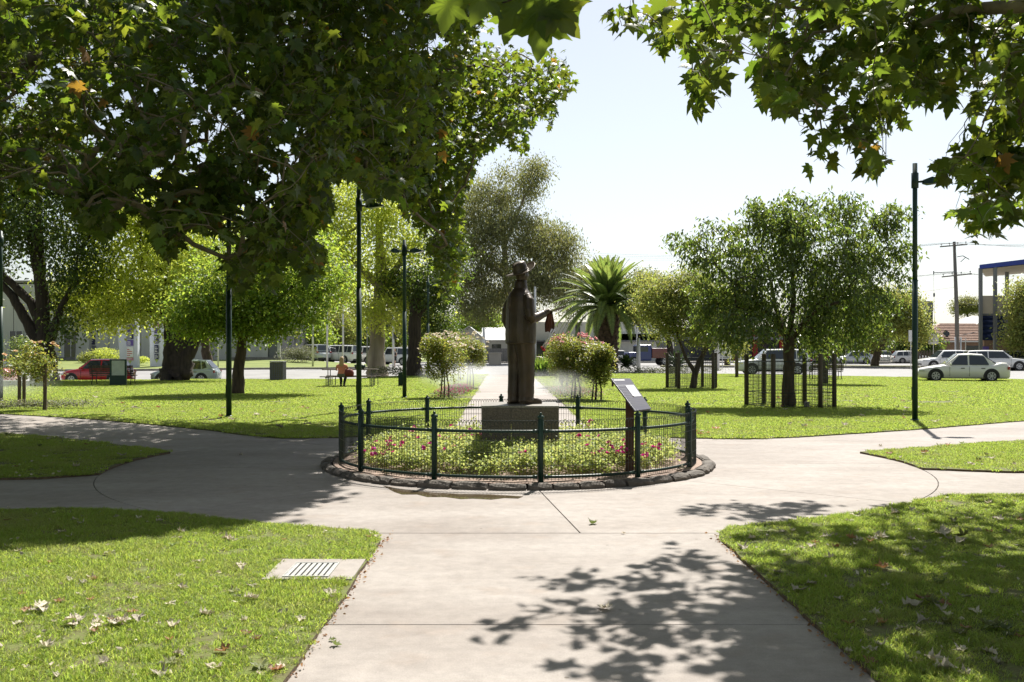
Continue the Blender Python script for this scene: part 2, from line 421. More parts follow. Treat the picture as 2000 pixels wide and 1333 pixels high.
M['rose_leaf'] = leafmat('rose_leaf', (0.11, 0.14, 0.035), (0.46, 0.52, 0.08), 0.42, 0.4, 0.06, 0.6)
M['bed_leaf'] = leafmat('petunia_leaf', (0.19, 0.25, 0.07), (0.62, 0.70, 0.20), 0.45, 0.55, 0.03, 0.45)
M['grey_leaf'] = leafmat('grey_border_leaf', (0.16, 0.17, 0.10), (0.25, 0.28, 0.12), 0.3, 0.6, 0.05, 0.5)
M['strap_leaf'] = leafmat('strap_leaf', (0.08, 0.14, 0.03), (0.30, 0.46, 0.06), 0.38, 0.4, 0.02, 0.4)
M['grass_blade'] = leafmat('grass_blade', (0.145, 0.215, 0.035), (0.49, 0.65, 0.105), 0.50, 0.5, 0.03, 0.55, spec=0.3, patch=0.38)
M['dead_leaf'] = leafmat('pale_dry_leaf', (0.50, 0.45, 0.34), (0.42, 0.36, 0.22), 0.2, 0.7, 0.015, 0.5)
M['brown_leaf'] = leafmat('russet_dry_leaf', (0.32, 0.19, 0.10), (0.46, 0.25, 0.09), 0.3, 0.6, 0.02, 0.5)
M['olive_dead_leaf'] = leafmat('olive_fallen_leaf', (0.16, 0.19, 0.06), (0.25, 0.3, 0.08), 0.3, 0.6, 0.04, 0.5)

# ------------------------------------------------------------------ leaves as geometry
def star_leaf():
    """five lobed plane leaf, stalk end at the origin, tip along +Y, unit length"""
    b = [(0.0, 0.0), (0.20, -0.08), (0.46, 0.10), (0.27, 0.24), (0.52, 0.52), (0.20, 0.50), (0.0, 1.0)]
    pts = b + [(-x, y) for x, y in b[1:-1]][::-1]
    v = [(x, y, -0.30 * x * x - 0.16 * y * y) for x, y in pts] + [(0, 0.34, 0.03)]
    n = len(pts)
    f = [(i, (i + 1) % n, n) for i in range(n)]
    return np.array(v), np.array(f)
def oval_leaf(wd=0.28, fold=0.08):
    v = [(0, 0, 0), (wd, 0.42, fold), (0, 1, -0.1), (-wd, 0.42, fold)]
    return np.array(v), np.array([(0, 1, 2), (0, 2, 3)])
def strap(wd=0.05):
    v = [(-wd, 0, 0), (wd, 0, 0), (0, 1, 0)]
    return np.array(v), np.array([(0, 1, 2)])
def lobed_leaf(curl=0.3, cup=0.16, wave=0.02):
    """toothed plane leaf for the leaves one can see singly: outline, a ring of creases and a midrib"""
    half = [(0.0, 0.0), (0.07, -0.03), (0.17, -0.10), (0.23, -0.01), (0.37, 0.0), (0.41, 0.10), (0.56, 0.17), (0.42, 0.23), (0.31, 0.30), (0.43, 0.35), (0.51, 0.47), (0.64, 0.60), (0.47, 0.57), (0.37, 0.61), (0.24, 0.55), (0.25, 0.69), (0.17, 0.77), (0.12, 0.90), (0.0, 1.08)]
    out = half + [(-x * 0.96, y + 0.01) for x, y in half[1:-1]][::-1]
    n = len(out); cy_ = 0.30
    def z(x, y, k): return -curl * x * x - cup * y * y + wave * math.sin(9 * x + 5 * y + k) + 0.05 * abs(x)
    v = [(x, y, z(x, y, 0)) for x, y in out] + [(x * 0.5, cy_ + (y - cy_) * 0.5, z(x * .5, y * .5, 1) + (0.018 if i % 3 == 0 else -0.008)) for i, (x, y) in enumerate(out)] + [(0, cy_, -0.01)]
    f = []
    for i in range(n):
        j = (i + 1) % n
        f += [(i, j, n + j), (i, n + j, n + i), (n + i, n + j, 2 * n)]
    return np.array(v, float), np.array(f)
STAR, OVAL, LONG = star_leaf(), oval_leaf(), oval_leaf(0.17, 0.05)

def npmesh(name, V, Fc, mt, smooth=False):
    me = bpy.data.meshes.new(name)
    k = Fc.shape[1]
    me.vertices.add(len(V)); me.vertices.foreach_set('co', np.asarray(V, np.float32).ravel())
    me.loops.add(Fc.size); me.loops.foreach_set('vertex_index', Fc.astype(np.int32).ravel())
    me.polygons.add(len(Fc))
    me.polygons.foreach_set('loop_start', np.arange(0, Fc.size, k, dtype=np.int32))
    me.polygons.foreach_set('loop_total', np.full(len(Fc), k, np.int32))
    for m in (mt if isinstance(mt, (list, tuple)) else [mt]): me.materials.append(m)
    me.update(calc_edges=True)
    return me
def norm(a):
    return a / np.maximum(np.linalg.norm(a, axis=-1, keepdims=True), 1e-9)
def leaf_frames(n, droop=0.6, up=0.5):
    """random tip directions T (drooping) and normals N"""
    T = RNG.normal(size=(n, 3)); T[:, 2] = T[:, 2] * 0.5 - droop * 1.4
    T = norm(T)
    N = RNG.normal(size=(n, 3)); N[:, 2] = np.abs(N[:, 2]) + up * 1.5
    N = norm(N - T * (N * T).sum(1, keepdims=True))
    return T, N
def scatter_leaves(name, pos, size, tpl, mt, droop=0.6, up=0.5, T=None, N=None):
    V0, F0 = tpl
    n = len(pos)
    if T is None: T, N = leaf_frames(n, droop, up)
    if N is None: N = norm(np.cross(T, RNG.normal(size=T.shape)))
    B = np.cross(T, N)
    s = (size * RNG.uniform(0.65, 1.25, n))[:, None, None]
    V = (V0[None, :, 0:1] * B[:, None] + V0[None, :, 1:2] * T[:, None] + V0[None, :, 2:3] * N[:, None]) * s + pos[:, None]
    Fc = F0[None] + (np.arange(n) * len(V0))[:, None, None]
    return npmesh(name, V.reshape(-1, 3), Fc.reshape(-1, F0.shape[1]), mt)
def inpoly(px, py, poly):
    px = np.asarray(px, float); py = np.asarray(py, float)
    r = np.zeros(px.shape, bool); n = len(poly)
    for i in range(n):
        x1, y1 = poly[i]; x2, y2 = poly[(i + 1) % n]
        if y1 == y2: continue
        c = ((y1 > py) != (y2 > py)) & (px < (x2 - x1) * (py - y1) / (y2 - y1) + x1)
        r ^= c
    return r
def proj(p):
    Y = np.maximum(p[:, 1], 0.05)
    return 1000 + F * p[:, 0] / Y, HZ - F * (p[:, 2] - EYE) / Y
def shadow_of(p):
    k = p[:, 2:3] / SUNV.z
    return p - k * np.array(SUNV)

def grow(b, start, start_r, targets, r0, power=0.5, rmax=0.2, sides=5, rg=random, jit=0.06, thin_sides=4):
    """joins every target to the nearest grown point, then thickens each segment by what hangs on it"""
    start = np.asarray(start, float); T_ = np.asarray(targets, float)
    T_ = T_[np.argsort(np.min(((T_[:, None] - start[None]) ** 2).sum(2), axis=1))]
    n0 = len(start); n = len(T_)
    pos = np.vstack([start, T_]); par = np.full(n0 + n, -1)
    for i in range(n):
        d = ((pos[:n0 + i] - T_[i]) ** 2).sum(1)
        par[n0 + i] = int(np.argmin(d))
    cnt = np.ones(n0 + n)
    for i in range(n0 + n - 1, n0 - 1, -1): cnt[par[i]] += cnt[i]
    rad = np.minimum(r0 * cnt ** power, rmax)
    for i in range(n0, n0 + n):
        a_, b_ = Vector(pos[par[i]]), Vector(pos[i]); L = (b_ - a_).length
        m1 = a_.lerp(b_, 0.4) + Vector((rg.uniform(-1, 1), rg.uniform(-1, 1), rg.uniform(-0.3, 1))) * L * jit
        m2 = a_.lerp(b_, 0.75) + Vector((rg.uniform(-1, 1), rg.uniform(-1, 1), rg.uniform(-0.3, 1))) * L * jit
        ra = min(rad[par[i]] if par[i] >= n0 else rmax, rad[i] * 1.35)
        b.tube([a_, m1, m2, b_], [ra, rad[i] * 1.12, rad[i] * 1.03, rad[i]], sides if rad[i] > r0 * 3 else thin_sides, False)
    return pos, rad
# ------------------------------------------------------------------ ground, road, paths, lawns
PC = (0.05, 14.4); PR = 5.62           # centre and radius of the round plaza

def ruled(name, near, far, nu, nv, dz, mt, kind='structure', skirt=0.0, wob=0.0):
    """sheet between two polylines (x, y), following the terrain; skirt drops its edges"""
    def samp(pl, n):
        pl = np.array(pl, float); d = np.r_[0, np.cumsum(np.linalg.norm(np.diff(pl, axis=0), axis=1))]
        t = np.linspace(0, d[-1], n)
        return np.c_[np.interp(t, d, pl[:, 0]), np.interp(t, d, pl[:, 1])]
    A, B = samp(near, nu), samp(far, nu)
    V = []
    for j in range(nv):
        q = A + (B - A) * (j / (nv - 1))
        V.append(np.c_[q, H(q[:, 0], q[:, 1]) + dz])
    V = np.array(V).reshape(-1, 3)
    Fc = [(j * nu + i, j * nu + i + 1, (j + 1) * nu + i + 1, (j + 1) * nu + i) for j in range(nv - 1) for i in range(nu - 1)]
    V = [tuple(v) for v in V]; Fc = list(Fc)
    if skirt:
        ring = list(range(nu)) + [j * nu + nu - 1 for j in range(1, nv)] + list(range((nv - 1) * nu + nu - 2, (nv - 1) * nu - 1, -1)) + [j * nu for j in range(nv - 2, 0, -1)]
        b = len(V)
        for i in ring: V.append((V[i][0], V[i][1], V[i][2] - skirt))
        for k in range(len(ring)):
            k2 = (k + 1) % len(ring)
            Fc.append((ring[k2], ring[k], b + k, b + k2))
    me = bpy.data.meshes.new(name); me.from_pydata(V, [], Fc); me.materials.append(mt); me.update()
    o = link(name, me); o['kind'] = kind
    return o

# the ground: one sheet to the horizon, with a hole-free dip where the street dips
xs = np.r_[-3000, -600, -150, np.arange(-90, 91, 6), 150, 600, 3000]
ys = np.r_[-600, -40, 0, 30, 50, np.arange(53, 110, 3), 140, 300, 900, 3000]
V = [(x, y, Hf(x, y) - 0.06) for y in ys for x in xs]
nx = len(xs)
Fc = [(j * nx + i, j * nx + i + 1, (j + 1) * nx + i + 1, (j + 1) * nx + i) for j in range(len(ys) - 1) for i in range(nx - 1)]
me = bpy.data.meshes.new('ground'); me.from_pydata(V, [], Fc); me.materials.append(M['farturf']); me.update()
tag(link('ground', me), kind='structure')

# park-side edge of the street, left to right
EDGE = [(-75, 46), (-26, 51), (-19, 53.5), (-14.5, 57), (-11, 61), (-6, 64), (-1.9, 65), (1.3, 65), (9, 67), (16, 65), (21, 60), (27.5, 53.8), (42, 42), (75, 20)]
def edge_y(x): return float(np.interp(x, [e[0] for e in EDGE], [e[1] for e in EDGE]))
ruled('road', EDGE, [(-95, 132), (95, 132)], 90, 60, -0.02, M['asphalt'])

# near path, round plaza and side paths, cast slab by slab
pave = link("path", None); pave["kind"] = "structure"
def pathx(y): return (-1.10 - 0.0065 * max(y - 9, 0), 1.80 - 0.009 * max(y - 9, 0))
mb = MB(); mb.box(-40, 40, -6, 24, -0.05, -0.012)
mb.box(-2.2, 2.2, 24.001, 64.5, -0.05, -0.012)
mb.build('slab_bed', M['joint'], pave)
def slab(poly, z1=0.0, bev=0.004):
    m_ = MB(); m_.prism(poly, -0.03, z1)
    return m_.build('slab', M['concrete'], pave, bevel=bev)
g = 0.005
rows = [-5.5, -2.6, 0.3, 3.05, 5.965, 8.93]
for a, b in zip(rows[:-1], rows[1:]):
    slab([(-1.25, a + g), (1.95, a + g), (1.95, b - g), (-1.25, b - g)])
# plaza sectors
angs = [-95.5 + 0, -41.5, 0.3, 45, 84, 132, 180, 229.5, 264.5]
angs = [-84.5, -41.9, -0.3, 45, 96, 140, 188, 231.2, 275.5]
for a0, a1 in zip(angs[:-1], angs[1:]):
    n = 14
    pts = []
    for i in range(n + 1):
        t = R(a0 + (a1 - a0) * i / n)
        pr_ = PR + (0.25 if 252 < (math.degrees(t) % 360) < 292 else 0.0)
        pts.append((PC[0] + pr_ * math.cos(t), PC[1] + pr_ * math.sin(t)))
    for i in range(n, -1, -1):
        t = R(a0 + (a1 - a0) * i / n)
        pts.append((PC[0] + 2.55 * math.cos(t), PC[1] + 2.55 * math.sin(t)))
    # open the joint by shrinking towards the sector's middle, and stop at the straight near joint
    tm = R((a0 + a1) / 2); off = (-math.cos(tm) * 0.0, -math.sin(tm) * 0.0)
    q = []
    for x, y in pts:
        r_ = math.hypot(x - PC[0], y - PC[1]); th = math.atan2(y - PC[1], x - PC[0])
        dm = (th - tm + math.pi) % (2 * math.pi) - math.pi
        th -= math.copysign(min(abs(dm), 0.005 / r_), dm)
        q.append((PC[0] + r_ * math.cos(th), max(PC[1] + r_ * math.sin(th), 8.94)))
    slab(q, 0.0)
# side paths outside the circle (their hidden borders run under the lawns)
def outside(poly):
    return poly
def arcpts(a0, a1, r, n=12):
    return [(PC[0] + r * math.cos(R(a0 + (a1 - a0) * i / n)), PC[1] + r * math.sin(R(a0 + (a1 - a0) * i / n))) for i in range(n + 1)]
ro = PR + 0.012
slab(arcpts(-60, -3, ro)[::-1] and (arcpts(-48, -2, ro) + [(9.2, 14.2), (9.2, 9.6)]), 0.0)
slab([(9.21, 9.6), (9.21, 14.2), (14, 14.2), (14, 9.6)][::-1], 0.0)
slab([(14.01, 9.6), (14.01, 14.2), (30, 14.2), (30, 9.6)][::-1], 0.0)
slab(arcpts(1, 62, ro) + [(5.0, 22), (12.2, 25.0), (12.2, 16.6)], -0.002)
slab([(12.21, 16.6), (12.21, 25.0), (20, 30.0), (20, 20.5)][::-1], -0.002)
slab([(20.01, 20.5), (20.01, 30), (38, 40), (38, 30)][::-1], -0.002)
slab(arcpts(182, 228, ro) + [(-8.6, 9.0), (-8.6, 14.2)], 0.0)
slab([(-8.61, 8.9), (-8.61, 14.2), (-14, 14.2), (-14, 8.9)], 0.0)
slab([(-14.01, 8.9), (-14.01, 14.2), (-30, 14.2), (-30, 8.9)], 0.0)
slab(arcpts(118, 178, ro) + [(-11, 16.6), (-11, 26.6), (-5.0, 22)], -0.002)
slab([(-11.01, 16.6), (-20, 20), (-20, 31), (-11.01, 26.6)][::-1], -0.002)
slab([(-20.01, 20), (-38, 30), (-38, 42), (-20.01, 31)][::-1], -0.002)
# far path away from the circle
y = 19.8
while y < 64:
    y2 = min(y + 2.6, 64.6)
    a, b = pathx(y), pathx(y2)
    m_ = MB(); m_.prism([(a[0] - 0.15, y + g), (a[1] + 0.15, y + g), (b[1] + 0.15, y2 - g), (b[0] - 0.15, y2 - g)], -0.03, 0.0)
    m_.build('slab', M['concrete'], pave)
    y = y2

# wet patch by the kerb
pm, n_, l_, b_ = newmat('wet_concrete')
b_.inputs['Base Color'].default_value = (0.085, 0.062, 0.035, 1); b_.inputs['Roughness'].default_value = 0.08
pts = [G(*q) for q in ((748, 949), (775, 954), (800, 958), (840, 962), (900, 965), (960, 966), (990, 968), (1022, 970), (1012, 974), (985, 973), (960, 976), (925, 974), (900, 975), (870, 971), (835, 971), (815, 966), (785, 966), (770, 961))]
mp_ = MB(); mp_.prism(pts[::-1], 0.0005, 0.0035)
tag(mp_.build('puddle', pm), 'shallow brown puddle on the concrete against the stone kerb, left of the front post', 'puddle')

# lawns: polygons on the ground, raised, with a soil edge
def wobble(poly, step=0.22, amp=0.012, seed=3):
    rg = random.Random(seed); out = []
    for (x0, y0), (x1, y1) in zip(poly, poly[1:] + poly[:1]):
        L = math.hypot(x1 - x0, y1 - y0); n = max(1, min(60, int(L / step)))
        for i in range(n):
            t = i / n
            out.append((x0 + (x1 - x0) * t + rg.uniform(-amp, amp), y0 + (y1 - y0) * t + rg.uniform(-amp, amp)))
    return out
def arc(a0, a1, n=10, r=PR): return [(PC[0] + r * math.cos(R(a0 + (a1 - a0) * i / n)), PC[1] + r * math.sin(R(a0 + (a1 - a0) * i / n))) for i in range(n + 1)]
lawn_nl = [(-1.12, -4), (-1.12, 5), (-1.11, 7.0), (-1.12, 8.45), (-1.17, 8.72), (-1.32, 8.93)] + arc(255, 234, 8) + [(-4.6, 10.2), (-6.2, 9.9), (-8.5, 9.7), (-14, 9.6), (-30, 9.2), (-30, -4)]
lawn_nr = [(1.80, -4), (1.80, 8.55), (1.83, 8.85), (2.0, 9.12)] + arc(-68, -49, 8) + [(4.9, 11.1), (7.0, 11.2), (14, 11.0), (30, 10.6), (30, -4)]
lawn_wl = arc(166, 194, 8) + [(-6.0, 12.6), (-8.5, 12.3), (-30, 11.5), (-30, 21.0), (-12.2, 20.1), (-9.6, 19.2), (-7.4, 17.6)]
lawn_wr = arc(-8, 14, 8)[::1] + [(6.0, 16.1), (9.0, 17.75), (12.5, 19.6), (30, 29), (30, 13.5), (9.5, 13.15), (6.6, 13.25)]
def lawn(name, poly, seed):
    p = wobble(poly, seed=seed)
    m_ = MB(); m_.prism(p, -0.02, 0.028)
    o = m_.build(name, [M['turf'], M['edge_soil']])
    for pl in o.data.polygons: pl.material_index = 0 if abs(pl.normal.z) > 0.5 else 1
    # big n-gon: triangulate properly
    bm = bmesh.new(); bm.from_mesh(o.data); bmesh.ops.triangulate(bm, faces=[f for f in bm.faces if len(f.verts) > 4]); bm.to_mesh(o.data); bm.free()
    o['kind'] = 'structure'
    return o
lawn('lawn', lawn_nl, 1); lawn('lawn', lawn_nr, 2); lawn('lawn', lawn_wl, 3); lawn('lawn', lawn_wr, 4)
fl_near = [(-75, 58), (-30, 33.0), (-22, 28.5), (-13, 25.3), (-9.9, 23.4), (-6.2, 20.3), (-4.7, 18.55), (-3.6, 18.15), (-2.6, 19.0), (-1.22, 20.0)]
fl_far = [e for e in EDGE if e[0] < -1.9] + [(-1.62, 64.9)]
fl_near2 = [(1.62, 20.2), (2.6, 18.6), (3.6, 18.2), (4.7, 18.2), (8.2, 20.3), (11.7, 22.8), (22, 28.6), (42, 37), (75, 19)]
fl_far2 = [(1.25, 64.9)] + [e for e in EDGE if e[0] > 1.5]
ruled('lawn', fl_near, fl_far, 70, 30, 0.02, M['turf'], skirt=0.05)
ruled('lawn', fl_near2, fl_far2, 70, 30, 0.02, M['turf'], skirt=0.05)

# verge beyond the street on the left, median and far footway on the right, each with its kerb
def verge(name, poly_near, poly_far, mt, kerbname='kerb'):
    ruled(name, poly_near, poly_far, 40, 8, 0.13, mt, skirt=0.14)
    k = MB()
    pl = [(x, y - 0.16) for x, y in poly_near]
    m2 = []
    for (x0, y0), (x1, y1) in zip(poly_near[:-1], poly_near[1:]):
        n = max(1, int(math.hypot(x1 - x0, y1 - y0) / 4))
        for i in range(n): m2.append((x0 + (x1 - x0) * i / n, y0 + (y1 - y0) * i / n))
    m2.append(poly_near[-1])
    kb = len(k.v)
    for i, (x, y) in enumerate(m2):
        z = Hf(x, y)
        k.v += [(x, y - 0.18, z - 0.05), (x, y - 0.16, z + 0.14), (x, y + 0.02, z + 0.145), (x, y + 0.02, z - 0.05)]
    for i in range(len(m2) - 1):
        for j in range(4):
            j2 = (j + 1) % 4
            k.f.append((kb + i * 4 + j, kb + i * 4 + j2, kb + (i + 1) * 4 + j2, kb + (i + 1) * 4 + j)); k.m.append(0)
    o = k.build(kerbname, M['kerb']); o['kind'] = 'structure'
verge('verge', [(-80, 74), (-30, 76), (-15, 82), (-11.5, 88)], [(-80, 100), (-40, 100), (-20, 100), (-12, 97)], M['farturf'])
verge('median', [(14, 90), (24, 91), (34, 84.5), (44, 74), (70, 55)], [(14, 94), (26, 97), (38, 92), (50, 82), (78, 60)], M['dryturf'])
verge('footway', [(-10, 120), (20, 121), (40, 119), (90, 100)], [(-10, 135), (20, 135), (40, 135), (90, 118)], M['kerb'])

# ------------------------------------------------------------------ flower bed: kerb stones, soil
bed = empty('flower_bed', (PC[0] + 0.03, PC[1], 0), 'round flower bed edged with rough bluestone kerb blocks in the middle of the plaza', 'flower bed')
rg = random.Random(5)
a = 0.0
while a < 360 - 2:
    da = rg.uniform(6.0, 10.0)
    if a + da > 356: da = 360 - a
    bm = bmesh.new()
    n = 5
    ro_, ri_ = 2.79 + rg.uniform(-0.02, 0.02), 2.64 + rg.uniform(-0.015, 0.015)
    top = 0.080 + rg.uniform(-0.010, 0.010)
    gap = 0.25
    secs = []
    for i in range(n + 1):
        t = R(a + gap + (da - 2 * gap) * i / n)
        e = 0.016 if i in (0, n) else 0
        rr = [rg.uniform(-0.012, 0.012) for _ in range(6)]
        prof = [(ri_, -0.02), (ri_ + rr[0], top - 0.02 - e), (ri_ + 0.03, top + rr[1] * 0.5 - e), (ro_ - 0.035, top + rr[2] * 0.5 - e), (ro_ + rr[3] - e * 0.5, top - 0.03 - e), (ro_ + rr[4] + 0.008 - e * 0.5, 0.035), (ro_, -0.02)]
        secs.append([bm.verts.new((r_ * math.cos(t), r_ * math.sin(t), z)) for r_, z in prof])
    for s0, s1 in zip(secs[:-1], secs[1:]):
        for j in range(len(s0) - 1): bm.faces.new((s0[j], s1[j], s1[j + 1], s0[j + 1]))
    bm.faces.new(secs[0]); bm.faces.new(secs[-1][::-1])
    bmesh.ops.recalc_face_normals(bm, faces=bm.faces)
    me = bpy.data.meshes.new('kerb_stone'); bm.to_mesh(me); bm.free(); me.materials.append(M['bluestone'])
    link('kerb_stone', me, bed)
    a += da
# soil, slightly domed and lumpy
V = [(0, 0, 0.13)]; rings = 26; seg = 90
for i in range(1, rings + 1):
    r_ = 2.63 * i / rings
    for k in range(seg):
        t = 2 * math.pi * k / seg
        V.append((r_ * math.cos(t), r_ * math.sin(t), 0.13 - 0.065 * (r_ / 2.63) ** 2 + rg.uniform(-0.008, 0.008)))
Fc = [(0, 1 + k, 1 + (k + 1) % seg) for k in range(seg)]
for i in range(rings - 1):
    for k in range(seg):
        k2 = (k + 1) % seg
        Fc.append((1 + i * seg + k, 1 + (i + 1) * seg + k, 1 + (i + 1) * seg + k2, 1 + i * seg + k2))
me = bpy.data.meshes.new('soil'); me.from_pydata(V, [], Fc); me.materials.append(M['mulch']); me.update()
link('soil', me, bed)

# ------------------------------------------------------------------ the round green fence
fc = (0.08, 14.4); FR = 2.52
fence = empty('hoop_fence', (fc[0], fc[1], 0.06), 'low dark green round hoop-top wire fence enclosing the statue bed', 'fence')
pm_ = MB()
pm_.lathe((0, 0, 0), [(0.036, 0), (0.036, 0.745), (0.030, 0.752), (0.030, 0.762), (0.043, 0.768), (0.043, 0.784), (0.030, 0.796), (0.016, 0.806), (0.013, 0.815), (0.018, 0.823), (0.006, 0.835)], 14)
post_me = pm_.mesh('fence_post', M['green_paint'], True)
PA = [-84 + 30 * k for k in range(12)]
for a in PA:
    o = link('fence_post', post_me, fence, (FR * math.cos(R(a)), FR * math.sin(R(a)), 0))
    sk = MB(); sk.lathe((0, 0, 0), [(0.042, 0.005), (0.042, 0.03), (0.037, 0.04)], 12)
def rail_me(z, rr):
    m_ = MB()
    a0, a1 = R(-84 + 0.95), R(-84 + 29.05)
    pts = [(FR * math.cos(a0 + (a1 - a0) * i / 12), FR * math.sin(a0 + (a1 - a0) * i / 12), z) for i in range(13)]
    m_.tube(pts, rr, 8)
    # collars
    for e in (0, -1):
        q = Vector(pts[e]); d = (Vector(pts[1]) - Vector(pts[0])) if e == 0 else (Vector(pts[-2]) - Vector(pts[-1])); d.normalize()
        m_.tube([q, q + d * 0.05], rr + 0.006, 8)
    return m_.mesh('rail', M['green_paint'], True)
r_top, r_bot = rail_me(0.607, 0.019), rail_me(0.062, 0.019)
wm = MB(); NP = 31
for i in range(NP + 1):
    a = R(-84 + 30 * (i / NP)); rr = FR + 0.021
    ux, uy = math.cos(a), math.sin(a)
    if 0 < i < NP: wm.tube([(rr * ux, rr * uy, 0.02), (rr * ux, rr * uy, 0.69)], 0.0030, 4, False)
    if i <= NP - 2:
        pts = []
        for k in range(9):
            t = math.pi * k / 8
            aa = R(-84 + 30 * ((i + 1 - math.cos(t)) / NP)); rk = rr + (0.003 if i % 2 else -0.001)
            pts.append((rk * math.cos(aa), rk * math.sin(aa), 0.69 + 0.052 * math.sin(t)))
        wm.tube(pts, 0.0030, 4, False)
for z in (0.035, 0.20, 0.36, 0.50, 0.575):
    pts = []
    for k in range(32):
        a = R(-84 + 30 * k / 31)
        rk = FR + 0.024 + 0.002 * (-1) ** k
        pts.append((rk * math.cos(a), rk * math.sin(a), z + (0.002 * (-1) ** k)))
    wm.tube(pts, 0.0024, 4, False)
wire_me = wm.mesh('wire_panel', M['wire'])
for k in range(12):
    for nm, me in (('rail', r_top), ('rail', r_bot)):
        link(nm, me, fence, (0, 0, 0), (0, 0, R(30 * k)))
    tag(link('wire_panel', wire_me, fence, (0, 0, 0), (0, 0, R(30 * k))), kind='stuff')

# ------------------------------------------------------------------ plinth
pl = empty('plinth', (0.115, 14.42, 0.06), 'speckled brown granite plinth carrying the bronze man', 'plinth')
x0, x1, yy0, yy1 = -0.54, 0.54, -0.52, 0.52
PT = 0.80
m_ = MB(); m_.box(x0, x0 + 0.412, yy0, yy1, 0, PT - 0.03); m_.build('stone_block', M['granite'], pl, bevel=0.004)
m_ = MB(); m_.box(x0 + 0.415, x1, yy0 - 0.001, yy1, 0, PT - 0.03); m_.build('stone_block', M['granite'], pl, bevel=0.004)
m_ = MB(); m_.box(x0 - 0.002, x1 + 0.002, yy0 - 0.004, yy1 + 0.002, PT - 0.029, PT); m_.build('cap_slab', M['granite_top'], pl, bevel=0.004)
ZP = 0.06 + PT

# ------------------------------------------------------------------ the bronze man
def remeshed(name, mb, mt, voxel, parent, smooth_it=6, sub=None):
    o = mb.build(name, mt, parent)
    md = o.modifiers.new('remesh', 'REMESH'); md.mode = 'VOXEL'; md.voxel_size = voxel; md.use_smooth_shade = True
    ms = o.modifiers.new('smooth', 'SMOOTH'); ms.factor = 0.5; ms.iterations = smooth_it
    return o
st = empty('statue', (0.125, 14.42, ZP), 'bronze statue of a man in suit and brimmed hat from behind, holding a folded coat', 'statue', R(-56))
b = MB()
# trousers: two legs with baggy cuffs  (facing +Y, right = +X)
for s, fx, fy in ((-1, -0.098, -0.02), (1, 0.102, 0.05)):
    b.loft([(0.02, fx, fy - 0.02, 0.096, 0.115, 2.3), (0.05, fx, fy - 0.015, 0.108, 0.125, 2.3), (0.10, fx, fy - 0.015, 0.100, 0.116, 2.3), (0.16, fx, fy - 0.012, 0.107, 0.122, 2.3), (0.30, fx, fy - 0.01, 0.103, 0.118, 2.2), (0.48, fx * 0.97, fy * 0.8, 0.113, 0.130, 2.2),
            (0.56, fx * 0.96, fy * 0.75, 0.110, 0.130, 2.2), (0.66, fx * 0.95, fy * 0.7, 0.120, 0.142, 2.2), (0.80, fx * 0.9, fy * 0.4, 0.132, 0.155, 2.2), (0.98, fx * 0.8, 0, 0.14, 0.17, 2.2)], 20)
    for q in range(5):      # hanging folds in the cloth
        an = 0.6 + q * 1.25; b.tube([(fx * 0.95 + 0.118 * math.cos(an), fy + 0.135 * math.sin(an), 0.78), (fx + 0.104 * math.cos(an + .1), fy + 0.118 * math.sin(an + .1), 0.45), (fx + 0.098 * math.cos(an), fy + 0.11 * math.sin(an), 0.12)], [0.006, 0.012, 0.006], 6)
# jacket
b.loft([(0.845, 0.0, 0.0, 0.235, 0.205, 2.3), (0.87, 0.0, 0.0, 0.25, 0.215, 2.3), (0.98, 0, 0.0, 0.248, 0.222, 2.3), (1.12, 0, 0.005, 0.24, 0.222, 2.3), (1.28, 0, 0.0, 0.245, 0.21, 2.2),
        (1.42, 0, -0.005, 0.245, 0.19, 2.2), (1.50, 0, -0.01, 0.222, 0.17, 2.1), (1.55, 0, -0.012, 0.185, 0.145, 2.0), (1.59, 0, -0.01, 0.14, 0.115, 2), (1.63, 0, -0.002, 0.098, 0.09, 2)], 28)
# coat-tail vent ridge and back seam
b.tube([(0.0, -0.212, 0.87), (0.0, -0.214, 1.1), (0, -0.206, 1.3), (0, -0.175, 1.5)], 0.012, 6)
b.tube([(0.245 * math.cos(R(t)), 0.213 * math.sin(R(t)), 0.852) for t in range(0, 361, 15)], 0.014, 6)
for q, (an, l0, l1) in enumerate(((-1.9, 0.9, 1.2), (-1.25, 0.88, 1.25), (-0.75, 0.95, 1.35), (-2.5, 0.9, 1.3), (-1.6, 1.3, 1.48), (-0.3, 0.9, 1.15), (-2.9, .9, 1.1))):
    b.tube([(0.24 * math.cos(an), 0.212 * math.sin(an), l0), (0.246 * math.cos(an + 0.1), 0.214 * math.sin(an + 0.1), (l0 + l1) / 2), (0.235 * math.cos(an + 0.06), 0.20 * math.sin(an + 0.06), l1)], [0.004, 0.011, 0.004], 6)
for s in (-1, 1):      # creases round the elbows
    for q in range(3): b.tube([(s * 0.30 + 0.078 * math.cos(t), -0.045 + 0.078 * math.sin(t), 1.22 + 0.035 * q + 0.012 * math.sin(2 * t)) for t in (2.6, 3.6, 4.6, 5.6, 6.4)], 0.007, 5)
# collar and neck
b.loft([(1.585, 0, 0.0, 0.112, 0.10, 2), (1.64, 0, 0.0, 0.102, 0.098, 2), (1.69, 0, 0.006, 0.088, 0.088, 2)], 20)
b.loft([(1.60, 0, 0.01, 0.076, 0.08, 2), (1.70, 0, 0.014, 0.074, 0.08, 2), (1.76, 0, 0.02, 0.074, 0.085, 2)], 16)
b.loft([(1.60, 0, 0.0, 0.118, 0.108, 2), (1.66, 0, 0.0, 0.104, 0.100, 2), (1.715, 0, 0.006, 0.090, 0.092, 2)], 20)
